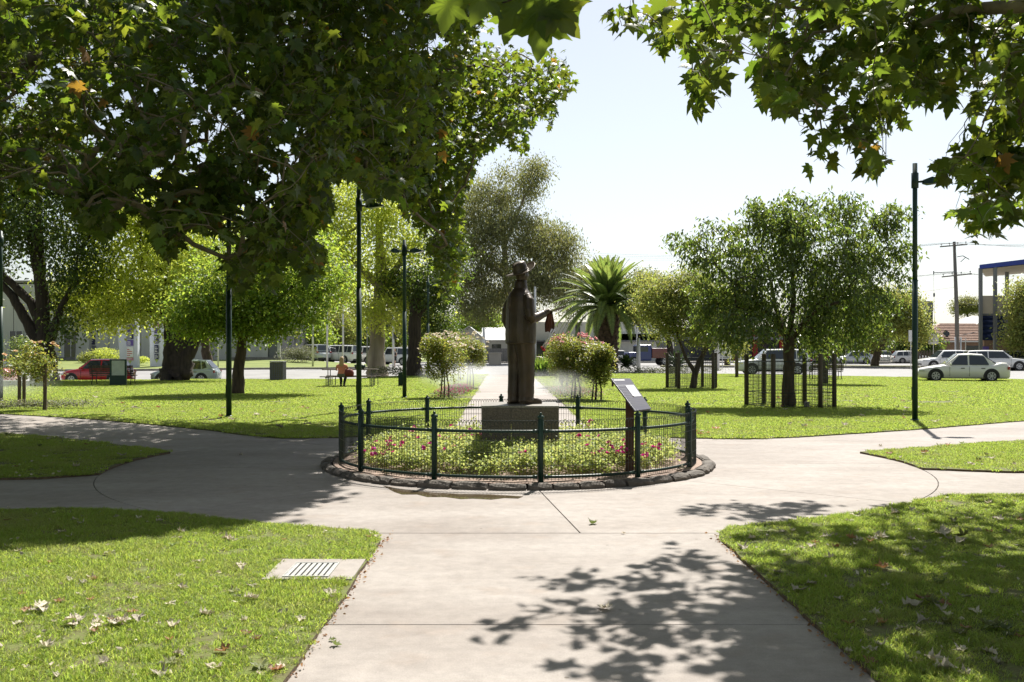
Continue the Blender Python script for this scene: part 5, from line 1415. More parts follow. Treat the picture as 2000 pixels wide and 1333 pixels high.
    for s_ in (-1, 1):
        sidepane([(A, z0), (B_, z1), (bx + 0.05, z1 + 0.01), (bx + 0.05, z0)], s_)
        if style in ('sedan',):
            sidepane([(bx - 0.03, z0), (bx - 0.03, z1 + 0.01), (rr - 0.06, z1 - 0.03), (re(0.35) + 0.18, z0 + 0.05), (re(0.3) + 0.22, z0)], s_)
        else:
            cx_ = rr + 0.36 * (0 if style == 'hatch' else 1)
            if style != 'hatch':
                sidepane([(bx - 0.03, z0), (bx - 0.03, z1 + 0.01), (cx_ + 0.22, z1), (cx_ + 0.22, z0)], s_)
                sidepane([(cx_ + 0.15, z0), (cx_ + 0.15, z1), (re(0.9) + 0.06, z1 - 0.02), (re(0.35) + 0.10, z0 + 0.10), (re(0.3) + 0.16, z0)], s_)
            else:
                sidepane([(bx - 0.03, z0), (bx - 0.03, z1 + 0.01), (rr + 0.30, z1), (rr + 0.22, z0)], s_)
                sidepane([(rr + 0.15, z0), (rr + 0.22, z1), (re(0.9) + 0.06, z1 - 0.05), (re(0.5) + 0.12, z0 + 0.09)], s_)
    for nm, (xa, xb, ya, yb2, za, zb2, sg_) in (('windscreen', (wb_, rf, yb * 0.84, yt * 0.74, zb + 0.03, zt - 0.01, 1)), ('rear_window', (rb, rr, yb * 0.80, yt * 0.72, zb + 0.09, zt - 0.05, -1))):
        dx, dz = xa - xb, zb2 - za
        nn = Vector((dz * sg_, 0, abs(dx))).normalized() * 0.014
        q = [Vector((xa - dx * 0.07, -ya, za + 0.01)) + nn, Vector((xa - dx * 0.07, ya, za + 0.01)) + nn, Vector((xb + dx * 0.06, yb2, zb2 - 0.01)) + nn, Vector((xb + dx * 0.06, -yb2, zb2 - 0.01)) + nn]
        m_ = MB(); m_.add(q + [v - nn * 2 for v in q], [(0, 1, 2, 3), (0, 4, 5, 1), (1, 5, 6, 2), (2, 6, 7, 3), (3, 7, 4, 0)]); m_.build(nm, M['glass'], root)
    # arches, wheels
    for xx in (0.315 * L, -0.29 * L):
        for s_ in (-1, 1):
            yy_ = hw * 0.998 * s_
            m_ = MB(); ra = wr * 1.22; q = []
            for k in range(17):
                a = -0.25 + (math.pi + 0.5) * k / 16; q.append((xx + ra * math.cos(a), max(gc - 0.02, wr + ra * math.sin(a))))
            m_.add([(a, yy_ + 0.003 * s_, c) for a, c in q] + [(a, yy_ - 0.1 * s_, c) for a, c in q], [tuple(range(17))[::(-1 if s_ > 0 else 1)]] + [(i, (i + 1) % 17, 17 + (i + 1) % 17, 17 + i) for i in range(17)])
            m_.build('wheel_arch', M['black'] if True else None, root)
            wheel(root, xx, yy_ + 0.004 * s_, wr, s_)
    # lamps, mirrors, handles, plate, bumpers
    for s_ in (-1, 1):
        m_ = MB(); m_.obox((0.462 * L, s_ * hw * 0.74, S['hf'] * Ht - 0.06), (0.05 * L * 0.6, -0.06 * s_, 0), (0.02 * s_, 0.12, 0), (0, 0, 0.055)); m_.build('headlight', M['clear_lens'], root, bevel=0.02)
        hz_ = zb - 0.14 if style not in ('suv', 'boxy') else zb - 0.08
        m_ = MB(); m_.obox((-0.478 * L, s_ * hw * 0.78, hz_), (0.05, -0.02 * s_, 0), (0, 0.10, 0), (0, 0, 0.08 if style not in ('suv',) else 0.07)); m_.build('tail_light', M['red_lens'], root, bevel=0.015)
        m_ = MB(); m_.obox((wb_ - 0.28, s_ * (hw + 0.07), zb + 0.06), (0.05, 0.02 * s_, 0), (0, 0.09, 0), (0, 0, 0.06)); m_.build('wing_mirror', paint, root, bevel=0.02)
        for xx in (0.02 * L, -0.20 * L):
            m_ = MB(); m_.box(xx - 0.09, xx + 0.09, s_ * hw * 0.985 - 0.02, s_ * hw * 0.985 + 0.025, zb * 0.80, zb * 0.80 + 0.035); m_.build('door_handle', M['black'] if style in ('sedan', 'hatch') else paint, root)
        for xx in (bx - 0.02,) + ((wb_ - 0.25,)):
            m_ = MB(); m_.box(xx - 0.006, xx + 0.006, s_ * hw * 0.99, s_ * (hw * 1.0 + 0.002), gc + 0.12, zb - 0.06); m_.build('door_gap', M['dark'], root)
    m_ = MB(); m_.box(-0.503 * L, -0.495 * L, -0.19, 0.19, zb * 0.62, zb * 0.62 + 0.11); m_.build('number_plate', M['plate'], root)
    m_ = MB(); m_.box(0.49 * L, 0.502 * L, -0.42, 0.42, gc + 0.14, gc + 0.25); m_.build('grille', M['black'], root)
    if clad:
        m_ = MB()
        m_.box(-0.30 * L, 0.32 * L, -hw * 1.003, hw * 1.003, gc - 0.02, gc + 0.12); m_.box(-0.507 * L, -0.46 * L, -hw * 0.72, hw * 0.72, gc, gc + 0.2); tag(m_.build('cladding', M['black'], root), kind='stuff')
        for s_ in (-1, 1):
            m_ = MB(); m_.tube([(rf - 0.1, s_ * yt * 0.72, Ht + 0.02), (rr + 0.1, s_ * yt * 0.72, Ht + 0.02)], 0.018, 5); m_.build('roof_rail', M['black'], root)
    return root
def px2(px, Y): return (px - 1000) / F * Y
PI = math.pi
car('parked_car', 'cream-white sedan nearest the lawn at the right, its red tail lamp turned to the camera', px2(1889, 51), 51.6, PI - R(15), 4.35, 1.67, 1.46, M['cream_paint'], 'sedan')
car('parked_car', 'white four-wheel drive half hidden behind the nearer tree cage', px2(1512, 64.5), 64.8, PI - R(4), 4.75, 1.85, 1.70, M['white_paint'], 'suv', clad=True, wr=0.36)
car('parked_car', 'large white wagon facing right behind the cream sedan', px2(1942, 78), 78, R(-12), 4.95, 1.86, 1.60, M['white_paint'], 'suv', wr=0.35)
car('parked_car', 'bluish white crossover just left of the large white wagon', px2(1852, 82), 82.5, PI, 4.3, 1.80, 1.60, M['white_paint'], 'suv', wr=0.35)
car('parked_car', 'silver hatchback alone on the far side of the right-hand street', px2(1667, 112), 112, PI - R(8), 4.2, 1.76, 1.50, M['silver_paint'], 'hatch')
car('parked_car', 'white wagon on the far kerb behind the right-hand lamp post', px2(1782, 117), 117, R(-6), 4.7, 1.78, 1.50, M['white_paint'], 'wagon')
car('parked_car', 'dark car in shade at the far kerb left of the lone silver hatchback', px2(1594, 121), 121, R(90), 4.4, 1.8, 1.5, M['black_paint'], 'sedan')
car('parked_car', 'pale car cut off by the right edge of the photo behind the large white wagon', px2(2006, 84), 86, R(0), 4.2, 1.75, 1.55, M['silver_paint'], 'hatch')
car('parked_car', 'white car in the shade beyond the street tree on the right', px2(1722, 124), 124, R(85), 4.4, 1.8, 1.5, M['white_paint'], 'hatch')
car('parked_car', 'bright red hatchback facing left, parked behind the green notice board', px2(186, 59.5), 60.0, PI, 4.05, 1.72, 1.52, M['red_paint'], 'hatch')
car('parked_car', 'pale green-silver hatchback partly hidden by the thick fluted trunk', px2(361, 60.3), 60.6, PI, 3.95, 1.66, 1.47, M['pale_paint'], 'hatch')
car('parked_car', 'red car cut off at the left edge, only its tail visible', px2(-52, 59), 59.5, PI, 4.2, 1.72, 1.5, M['red_paint'], 'hatch')
car('parked_car', 'silver-blue four-wheel drive seen from behind, leftmost of the far row', px2(613, 102), 102, PI / 2 + R(38), 4.7, 1.88, 1.78, M['silver_paint'], 'suv', clad=True, wr=0.37, group='four-wheel drives in the far row')
car('parked_car', 'boxy white four-wheel drive second from the left in the far row', px2(661, 102), 102, PI - R(28), 4.9, 1.92, 1.86, M['white_paint'], 'boxy', clad=True, wr=0.38, group='four-wheel drives in the far row')
car('parked_car', 'white four-wheel drive third in the far row, between the lamp post and the pale trunk', px2(705, 104), 104, PI - R(24), 4.8, 1.9, 1.86, M['white_paint'], 'boxy', clad=True, wr=0.38, group='four-wheel drives in the far row')
car('parked_car', 'white four-wheel drive fourth in the far row, behind the woman in black', px2(772, 104), 104, PI - R(24), 4.8, 1.9, 1.86, M['white_paint'], 'boxy', clad=True, wr=0.38, group='four-wheel drives in the far row')
car('parked_car', 'dark maroon car showing right of the statue\'s legs across the street', px2(1033, 118), 118, R(0), 4.3, 1.75, 1.42, M['maroon_paint'], 'sedan')
car('parked_car', 'white wagon roof glimpsed between the palm trunk and the cycad', px2(1212, 122), 122, R(0), 4.4, 1.78, 1.55, M['white_paint'], 'wagon')
# blue and red truck cab
x, y = px2(1262, 100), 100
t = empty('truck', (x, y, 0), 'dark blue truck cab with a red back, behind the thin white pole', 'truck', R(10), 'parked cars')
m_ = MB(); m_.box(-1.1, 0.3, -0.95, 0.95, 0.5, 2.1); m_.build('cab', M['blue_paint'], t, bevel=0.12)
m_ = MB(); m_.box(-2.1, -1.1, -0.85, 0.85, 0.5, 1.35); m_.build('bonnet', M['blue_paint'], t, bevel=0.1)
m_ = MB(); m_.box(0.33, 2.6, -0.95, 0.95, 0.75, 1.75); m_.build('tray', M['maroon_paint'], t, bevel=0.03)
m_ = MB(); m_.box(-0.9, -0.1, -0.965, 0.965, 1.4, 1.9); m_.build('window', M['glass'], t)
m_ = MB(); m_.box(-1.115, -1.09, -0.8, 0.8, 1.4, 1.95); m_.build('windscreen', M['glass'], t)
for xx in (-1.5, 1.7):
    for s_ in (-1, 1): wheel(t, xx, 0.93 * s_, 0.45, s_)

# ------------------------------------------------------------------ lamp posts
def lamp(px, Y, hgt, label, arms, base_z=0.0, r=0.062, arm_drop=0.42):
    root = empty('lamp_post', (px2(px, Y), Y, base_z), label, 'lamp post', group='dark green park lamp posts')
    m_ = MB(); m_.tube([(0, 0, -0.05), (0, 0, hgt * 0.55)], r, 16); m_.build('lower_pole', M['green_paint'], root, True)
    m_ = MB(); m_.tube([(0, 0, hgt * 0.55), (0, 0, hgt)], r * 0.86, 16); m_.build('upper_pole', M['green_paint'], root, True)
    m_ = MB(); m_.lathe((0, 0, 0), [(r + 0.035, 0.0), (r + 0.035, 0.05), (r + 0.004, 0.07)], 16); m_.build('base_collar', M['green_paint'], root, True)
    m_ = MB(); m_.box(-r - 0.002, -r + 0.012, -0.04, 0.04, 0.5, 0.8); m_.build('access_hatch', M['green_paint'], root)
    for s_, L in arms:
        z = hgt - arm_drop
        m_ = MB(); m_.tube([(0, 0, z - 0.14), (0, 0, z + 0.20)], r + 0.018, 14); m_.build('clamp', M['green_paint'], root, True)
        m_ = MB(); m_.tube([(0, 0, z), (s_ * 0.22, 0, z + 0.01)], 0.028, 8); m_.build('arm', M['green_paint'], root, True)
        x0 = s_ * 0.17
        q = [(x0, -0.045, z - 0.045), (x0, 0.045, z - 0.045), (x0 + s_ * 0.02, -0.05, z + 0.05), (x0 + s_ * 0.02, 0.05, z + 0.05),
             (x0 + s_ * 0.16, -0.15, z - 0.06), (x0 + s_ * 0.16, 0.15, z - 0.06), (x0 + s_ * 0.18, -0.11, z + 0.11), (x0 + s_ * 0.18, 0.11, z + 0.11),
             (x0 + s_ * L, -0.10, z - 0.008), (x0 + s_ * L, 0.10, z - 0.008), (x0 + s_ * L, -0.10, z + 0.012), (x0 + s_ * L, 0.10, z + 0.012)]
        hh_ = MB(); hh_.add(q, [(0, 2, 3, 1), (0, 4, 6, 2), (1, 3, 7, 5), (2, 6, 7, 3), (4, 8, 10, 6), (5, 7, 11, 9), (6, 10, 11, 7), (8, 9, 11, 10), (0, 1, 5, 4), (4, 5, 9, 8)])
        hd = hh_.build('lamp_head', M['green_paint'], root, bevel=0.006)
        m_ = MB(); a, b_ = x0 + s_ * 0.19, x0 + s_ * (L - 0.04)
        m_.add([(a, -0.11, z - 0.062), (a, 0.11, z - 0.062), (b_, 0.085, z - 0.016), (b_, -0.085, z - 0.016)], [(0, 1, 2, 3)]); m_.build('lens', M['clear_lens'], hd)
lamp(1787, 22.6, 5.87, 'green lamp post standing alone on the right lawn beside the path', [(1, 0.52)])
lamp(447, 23.8, 5.75, 'green lamp post on the left lawn, left of the young bright tree trunk', [(-1, 0.52)], r=0.066)
lamp(701, 26.4, 5.95, 'green lamp post just outside the left end of the round fence', [(1, 0.50)], r=0.070, arm_drop=0.50)
lamp(790, 33.2, 5.3, 'twin-headed green lamp post in the middle of the lawn left of the cream roses', [(1, 0.50), (-1, 0.3)], r=0.068, arm_drop=0.38)
lamp(1, 31.0, 5.4, 'green lamp post at the very left edge behind the twin roses', [(-1, 0.5)], r=0.075)
lamp(836, 55.0, 5.6, 'distant green lamp post just left of the cream rose bushes', [(1, 0.5)], r=0.07)
lamp(866, 66.0, 6.4, 'farthest green lamp post rising behind the cream rose bushes', [(1, 0.5)], r=0.07)

# ------------------------------------------------------------------ tree cages
def cage(cx_, cy_, w_, dp, hp, label, ph):
    root = empty('tree_cage', (cx_, cy_, 0.0), label, 'tree guard', group='tree cages')
    posts = [(-w_ / 2, -dp / 2), (w_ / 2, -dp / 2), (w_ / 2, dp / 2), (-w_ / 2, dp / 2)]
    for (a, b_) in ph:
        m_ = MB(); m_.lathe((a, b_, 0), [(0.066, -0.05), (0.066, hp - 0.02), (0.05, hp), (0.0, hp + 0.005)], 10); m_.build('post', M['timber_dark'], root, True)
    wn = MB()
    n_ = len(ph)
    for i in range(n_):
        a, b_ = Vector((*ph[i], 0)), Vector((*ph[(i + 1) % n_], 0)); d = (b_ - a); L = d.length; k = max(2, int(L / 0.075))
        m_ = MB()
        for j in range(1, k):
            q = a + d * (j / k); m_.tube([q + Vector((0, 0, 0.06)), q + Vector((0, 0, hp * 0.86))], 0.0045 if j % 4 else 0.007, 4, False)
        for j in range(14):
            z = 0.06 + (hp * 0.86 - 0.06) * (j / 13) ** 1.25
            m_.tube([a + Vector((0, 0, z)), b_ + Vector((0, 0, z))], 0.0045 if j not in (0, 5, 13) else 0.010, 4, False)
        tag(m_.build('wire_mesh', M['wire'], root), kind='stuff')
    return root
cage(px2(1541, 28.4), 28.4, 2.2, 2.2, 1.52, 'nearer cage of dark timber posts and square wire mesh round the spreading tree',
     [(-1.13, 0.35), (-0.70, -0.95), (0.62, -0.9), (1.13, -0.5), (0.72, 0.95), (-0.45, 1.05)])
cage(px2(1352, 41.5), 41.5, 2.0, 2.0, 1.50, 'farther cage of dark timber posts and wire mesh round the pale young tree',
     [(-1.0, 0.3), (-0.68, -0.7), (0.72, -0.75), (1.02, 0.2), (0.6, 0.9), (-0.5, 0.95)])
m_ = MB(); m_.lathe((0, 0, 0), [(0.10, -0.05), (0.10, 1.45), (0.08, 1.5), (0.0, 1.51)], 10)
tag(m_.build('bollard_post', M['timber_dark'], None, True, loc=(px2(1439, 57.5), 57.5, 0)), 'single squat timber post standing alone on the lawn between the two tree cages', 'post')
m_ = MB(); m_.box(-0.07, 0.07, -0.05, 0.05, 0, 0.16); tag(m_.build('tag_stone', M['kerb'], None, bevel=0.02, loc=(px2(1575, 27.9), 27.9, 0.02)), 'small grey stone block at the foot of the nearer cage', 'stone')

# ------------------------------------------------------------------ benches, bins, notice board, picnic table
def bench(px, Y, rz, label, wd=1.9):
    root = empty('park_bench', (px2(px, Y), Y, Hf(px2(px, Y), Y) * 0 + 0.02), label, 'bench', rz, 'slatted park benches')
    for i in range(5): m_ = MB(); m_.box(-wd / 2, wd / 2, -0.24 + i * 0.095, -0.24 + i * 0.095 + 0.07, 0.42, 0.45); m_.build('seat_slat', M['timber_dark'], root)
    for i in range(5): m_ = MB(); z = 0.52 + i * 0.085; y_ = 0.25 + i * 0.02; m_.obox((0, y_, z), (wd / 2, 0, 0), (0, 0.012, 0), (0, 0.008, 0.033)); m_.build('back_slat', M['timber_dark'], root)
    for s_ in (-1, 1):
        m_ = MB(); x = s_ * (wd / 2 - 0.12)
        m_.tube([(x, -0.3, 0), (x, -0.22, 0.2), (x, -0.25, 0.41)], 0.022, 6); m_.tube([(x, 0.34, 0), (x, 0.24, 0.2), (x, 0.22, 0.41), (x, 0.27, 0.6), (x, 0.35, 0.93)], 0.022, 6)
        m_.tube([(x, -0.25, 0.41), (x, 0.22, 0.41)], 0.02, 6); m_.tube([(x, 0.27, 0.62), (x, 0.0, 0.66), (x, -0.22, 0.65), (x, -0.28, 0.58), (x, -0.25, 0.41)], 0.018, 6)
        m_.build('cast_leg', M['black'], root, True)
bench(222, 45.5, PI, 'dark slatted bench facing the street behind the green notice board', 2.0)
bench(1612, 54.0, PI, 'dark slatted bench right of the nearer tree cage, facing the street', 1.8)
# notice board
nb_ = empty('notice_board', (px2(231, 44.6), 44.6, 0.02), 'dark green notice board cabinet with a pale blank poster', 'notice board')
m_ = MB(); m_.box(-0.37, 0.37, -0.06, 0.06, 0, 1.18); m_.build('cabinet', M['green_paint'], nb_, bevel=0.01)
m_ = MB(); m_.box(-0.27, 0.31, -0.066, -0.061, 0.46, 1.12); m_.build('poster', mat('pale_poster', (0.42, 0.46, 0.40), 0.6), nb_)
m_ = MB(); m_.box(-0.29, -0.275, -0.072, -0.06, 0.44, 1.14); m_.box(0.315, 0.33, -0.072, -0.06, 0.44, 1.14); m_.box(-0.275, 0.315, -0.071, -0.061, 1.125, 1.14); m_.box(-0.275, 0.315, -0.071, -0.061, 0.44, 0.455); m_.build('frame', M['green_paint'], nb_)
# lattice bin
bn = empty('litter_bin', (px2(543, 52.5), 52.5, 0.02), 'square lattice-sided litter bin at the street edge of the left lawn', 'bin')
m_ = MB(); m_.box(-0.27, 0.27, -0.27, 0.27, 0.03, 0.92); m_.build('liner', mat('tan_liner', (0.20, 0.18, 0.10), 0.8), bn)
m_ = MB()
for s_ in (-1, 1):
    for k in range(7):
        q = -0.33 + 0.66 * k / 6
        m_.box(q - 0.015, q + 0.015, s_ * 0.335 - 0.01, s_ * 0.335 + 0.01, 0.03, 0.94); m_.box(s_ * 0.345 - 0.01, s_ * 0.345 + 0.01, q - 0.015, q + 0.015, 0.03, 0.94)
    for k in range(9):
        z = 0.06 + k * 0.105
        m_.box(-0.34, 0.34, s_ * 0.322 - 0.006, s_ * 0.322 + 0.006, z, z + 0.035); m_.box(s_ * 0.322 - 0.006, s_ * 0.322 + 0.006, -0.31, 0.31, z, z + 0.035)
tag(m_.build('lattice', M['mid_grey'], bn), kind='stuff')
m_ = MB(); m_.box(-0.36, 0.36, -0.36, 0.36, 0.95, 1.0); m_.build('lid', M['mid_grey'], bn, bevel=0.01)
m_ = MB(); m_.box(-0.15, 0.15, -0.12, 0.12, 0, 0.62); tag(m_.build('utility_box', M['green_paint'], None, bevel=0.015, loc=(px2(785, 44), 44, 0.02)), 'small green box behind the twin-headed lamp post', 'box')
# picnic table
Yt = 43.8
pt = empty('picnic_table', (px2(685, Yt), Yt, 0.02), 'long thin-topped picnic table with attached benches, a woman sitting at it', 'picnic table')
for i in range(5): m_ = MB(); m_.box(-1.2, 1.2, -0.36 + i * 0.147, -0.36 + i * 0.147 + 0.135, 0.72, 0.76); m_.build('top_plank', M['timber_dark'], pt)
for s_ in (-1, 1):
    for k in range(2): m_ = MB(); m_.box(-1.2, 1.2, s_ * 0.76 - 0.14 + k * 0.145, s_ * 0.76 - 0.14 + k * 0.145 + 0.135, 0.42, 0.455); m_.build('bench_plank', M['timber_dark'], pt)
for x in (-0.95, 0.95):
    for s_ in (-1, 1):
        m_ = MB(); m_.tube([(x, s_ * 0.72, 0), (x, s_ * 0.72, 0.42)], 0.02, 6); m_.tube([(x, s_ * 0.3, 0), (x, s_ * 0.28, 0.72)], 0.02, 6); m_.tube([(x + 0.14, s_ * 0.80, 0), (x + 0.14, s_ * 0.80, 0.42)], 0.02, 6); m_.build('leg', M['mid_grey'], pt)
    m_ = MB(); m_.box(x - 0.02, x + 0.02, -0.85, 0.85, 0.38, 0.42); m_.build('crossbar', M['mid_grey'], pt)
bx_ = px2(688, Yt)
m_ = MB(); m_.loft([(0, 0, 0, 0.20, 0.13, 3), (0.15, 0, 0, 0.22, 0.14, 3), (0.27, 0, 0, 0.17, 0.09, 3), (0.31, 0, 0, 0.08, 0.04, 2)], 14); m_.tube([(-0.12, 0, 0.26), (-0.05, 0, 0.40), (0.05, 0, 0.40), (0.12, 0, 0.26)], 0.012, 6)
tag(m_.build('bag', M['red_bag'], None, True, loc=(bx_ - 0.02, Yt - 0.76, 0.478)), 'dark red handbag on the bench beside the seated woman', 'bag')
m_ = MB(); m_.loft([(0, 0, 0, 0.2, 0.12, 3), (0.16, 0, 0, 0.26, 0.16, 3), (0.2, 0, 0, 0.16, 0.1, 2)], 12); tag(m_.build('basket', M['green_paint'], None, True, loc=(px2(703, Yt), Yt, 0.781)), 'dark green bundle on the picnic table top right of the seated woman', 'bundle')

# ------------------------------------------------------------------ people
def seated():
    root = empty('person', (px2(667, Yt - 0.8), Yt - 0.78, 0.02), 'woman with long fair hair and coral top sitting at the picnic table, seen from behind', 'person')
    S_ = 0.455
    b = MB()   # facing +Y
    b.loft([(S_ - 0.02, 0, -0.02, 0.17, 0.14, 2.2), (S_ + 0.10, 0, -0.02, 0.175, 0.135, 2.2), (S_ + 0.25, 0, 0.0, 0.135, 0.10, 2.2), (S_ + 0.42, 0, 0.03, 0.165, 0.10, 2.2), (S_ + 0.50, 0, 0.04, 0.17, 0.085, 2.2), (S_ + 0.55, 0, 0.05, 0.09, 0.07, 2), (S_ + 0.60, 0, 0.055, 0.05, 0.05, 2), (S_ + 0.66, 0, 0.07, 0.048, 0.05, 2)], 18)
    b.sphere((0, 0.09, S_ + 0.74), (0.072, 0.09, 0.10), 14, 9); b.tube([(0, 0.17, S_ + 0.75), (0, 0.19, S_ + 0.72)], [0.008, 0.013], 6)
    for s_ in (-1, 1):
        b.tube([(s_ * 0.17, 0.04, S_ + 0.47), (s_ * 0.235, 0.08, S_ + 0.36), (s_ * 0.25, 0.16, S_ + 0.27), (s_ * 0.16, 0.36, S_ + 0.33), (s_ * 0.11, 0.44, S_ + 0.34)], [0.052, 0.045, 0.038, 0.030, 0.022], 10)
        for k in range(4): b.tube([(s_ * 0.11 + (k - 1.5) * 0.016, 0.43, S_ + 0.345), (s_ * 0.10 + (k - 1.5) * 0.017, 0.50, S_ + 0.335)], [0.012, 0.009], 6)
        b.tube([(s_ * 0.10, 0.0, S_ + 0.04), (s_ * 0.11, 0.22, S_ + 0.05), (s_ * 0.11, 0.40, S_ + 0.0)], [0.09, 0.08, 0.06], 12)
        b.tube([(s_ * 0.11, 0.40, S_ + 0.01), (s_ * 0.08, 0.34, 0.25), (s_ * 0.07, 0.20, 0.08)], [0.06, 0.052, 0.036], 12)
        b.tube([(s_ * 0.07, 0.17, 0.035), (s_ * 0.07, 0.34, 0.03)], [0.036, 0.03], 8)
    remeshed('body', b, M['skin'], 0.016, root, 3)
    b = MB()
    b.loft([(S_ + 0.06, 0, -0.02, 0.185, 0.148, 2.2), (S_ + 0.25, 0, 0.0, 0.150, 0.115, 2.2), (S_ + 0.42, 0, 0.03, 0.180, 0.115, 2.2), (S_ + 0.505, 0, 0.04, 0.178, 0.097, 2.2), (S_ + 0.55, 0, 0.045, 0.10, 0.08, 2)], 18)
    for s_ in (-1, 1): b.tube([(s_ * 0.16, 0.04, S_ + 0.475), (s_ * 0.225, 0.07, S_ + 0.39)], [0.064, 0.056], 10)
    remeshed('top', b, M['orange_cloth'], 0.016, root, 3)
    b = MB(); b.loft([(S_ - 0.02, 0, -0.02, 0.195, 0.16, 2.2), (S_ + 0.04, 0, -0.02, 0.195, 0.16, 2.2), (S_ + 0.12, 0, -0.02, 0.185, 0.148, 2.2)], 18)
    for s_ in (-1, 1): b.tube([(s_ * 0.10, 0.0, S_ + 0.04), (s_ * 0.11, 0.22, S_ + 0.055), (s_ * 0.11, 0.41, S_ + 0.0)], [0.102, 0.092, 0.072], 12)
    remeshed('shorts', b, M['olive_cloth'], 0.016, root, 3)
    b = MB()
    for s_ in (-1, 1): b.tube([(s_ * 0.11, 0.40, S_ - 0.02), (s_ * 0.08, 0.34, 0.25), (s_ * 0.07, 0.21, 0.09)], [0.070, 0.060, 0.048], 12); b.tube([(s_ * 0.07, 0.15, 0.04), (s_ * 0.07, 0.36, 0.035)], [0.046, 0.04], 8)
    remeshed('leggings', b, M['navy_cloth'], 0.014, root, 2)
    b = MB(); b.sphere((0, 0.065, S_ + 0.765), (0.088, 0.10, 0.095), 14, 9)
    b.loft([(S_ + 0.44, 0, -0.065, 0.085, 0.02, 2), (S_ + 0.52, 0, -0.05, 0.11, 0.035, 2), (S_ + 0.64, 0, 0.0, 0.10, 0.06, 2), (S_ + 0.78, 0, 0.04, 0.09, 0.08, 2)], 14)
    remeshed('hair', b, M['blonde'], 0.014, root, 3)
seated()
def standing():
    x, y = px2(771, 92), 92
    root = empty('person', (x, y, -0.02), 'blonde woman in a black dress walking beside the traffic light pole across the street', 'person', R(150))
    b = MB()
    b.loft([(0.84, 0, 0, 0.16, 0.11, 2.2), (0.95, 0, 0, 0.165, 0.12, 2.2), (1.10, 0, 0, 0.125, 0.095, 2.2), (1.28, 0, 0, 0.16, 0.10, 2.2), (1.38, 0, 0, 0.165, 0.085, 2.2), (1.43, 0, 0, 0.08, 0.06, 2), (1.48, 0, 0.01, 0.048, 0.048, 2), (1.54, 0, 0.015, 0.046, 0.05, 2)], 16)
    b.sphere((0, 0.02, 1.60), (0.07, 0.088, 0.10), 12, 8); b.tube([(0, 0.10, 1.61), (0, 0.118, 1.585)], [0.008, 0.013], 6)
    for s_, f in ((-1, 0.12), (1, -0.14)):
        b.tube([(s_ * 0.08, 0, 0.88), (s_ * 0.085, f * 0.5 + 0.02, 0.48), (s_ * 0.08, f, 0.08)], [0.085, 0.055, 0.035], 10); b.tube([(s_ * 0.08, f - 0.04, 0.03), (s_ * 0.08, f + 0.15, 0.025)], [0.035, 0.028], 8)
        b.tube([(s_ * 0.165, 0, 1.36), (s_ * 0.21, -0.02, 1.12), (s_ * 0.17, 0.14, 1.05), (s_ * 0.07, 0.22, 1.12)], [0.046, 0.036, 0.03, 0.022], 8)
        for k in range(4): b.tube([(s_ * 0.08 + (k - 1.5) * 0.014, 0.21, 1.12), (s_ * 0.05 + (k - 1.5) * 0.014, 0.27, 1.14)], [0.011, 0.008], 5)
    remeshed('body', b, M['skin'], 0.016, root, 3)
    b = MB(); b.loft([(0.62, 0, 0, 0.20, 0.15, 2.2), (0.86, 0, 0, 0.175, 0.13, 2.2), (0.95, 0, 0, 0.176, 0.13, 2.2), (1.10, 0, 0, 0.138, 0.106, 2.2), (1.28, 0, 0, 0.172, 0.112, 2.2), (1.385, 0, 0, 0.172, 0.096, 2.2), (1.43, 0, 0, 0.10, 0.07, 2)], 18)
    remeshed('dress', b, M['black'], 0.016, root, 3)
    b = MB(); b.sphere((0, 0.0, 1.625), (0.085, 0.095, 0.09), 12, 8); b.loft([(1.42, 0, -0.07, 0.07, 0.03, 2), (1.6, 0, -0.04, 0.08, 0.05, 2)], 12)
    remeshed('hair', b, M['blonde'], 0.014, root, 3)
standing()

# ------------------------------------------------------------------ signs, poles, traffic lights
def pole(px, Y, ytop, r, label, name='flagpole', cat='pole', mt='white_post', z0=None, group=None):
    x = px2(px, Y); z = Hf(x, Y) if z0 is None else z0; top = P(px, ytop, Y).z
    m_ = MB(); m_.tube([(0, 0, -0.05), (0, 0, (top - z) * 0.6), (0, 0, top - z)], [r, r * 0.9, r * 0.7], 10); m_.lathe((0, 0, 0), [(r * 1.8, 0), (r * 1.8, 0.03), (r * 1.1, 0.05)], 10)
    return tag(m_.build(name, M[mt], None, True, loc=(x, Y, z)), label, cat, group)
pole(611, 84, 560, 0.085, 'leftmost of the three white flagpoles across the street')
pole(639, 82, 560, 0.085, 'middle one of the three white flagpoles, above the seated woman')
pole(670, 84, 560, 0.085, 'rightmost of the three white flagpoles, left of the green lamp post')
pole(717, 90, 600, 0.07, 'grey pole just right of the second green lamp post', mt='mid_grey')
pole(1247, 74, 660, 0.16, 'thick white pole right of the cycad', 'street_pole')
pole(1402, 78, 640, 0.14, 'white street pole left of the white dental sign', 'street_pole')
pole(1445, 84, 684, 0.16, 'short white pole behind the lone timber post', 'street_pole')
pole(1608, 100, 650, 0.12, 'white pole between the nearer cage and the silver hatchback', 'street_pole')
pole(945, 96, 640, 0.18, 'grey pole in front of the dark fence left of the statue', 'street_pole')
pole(1045, 108, 560, 0.16, 'pale slender pole seen just right of the statue', 'street_pole')
pole(1244, 118, 630, 0.10, 'white post left of the blue truck', 'street_pole')
pole(1886, 92, 660, 0.05, 'thin white post left of the brick house', 'street_pole')
pole(428 - 2, 80, 640, 0.06, 'thin post behind the second lamp on the left', 'street_pole')
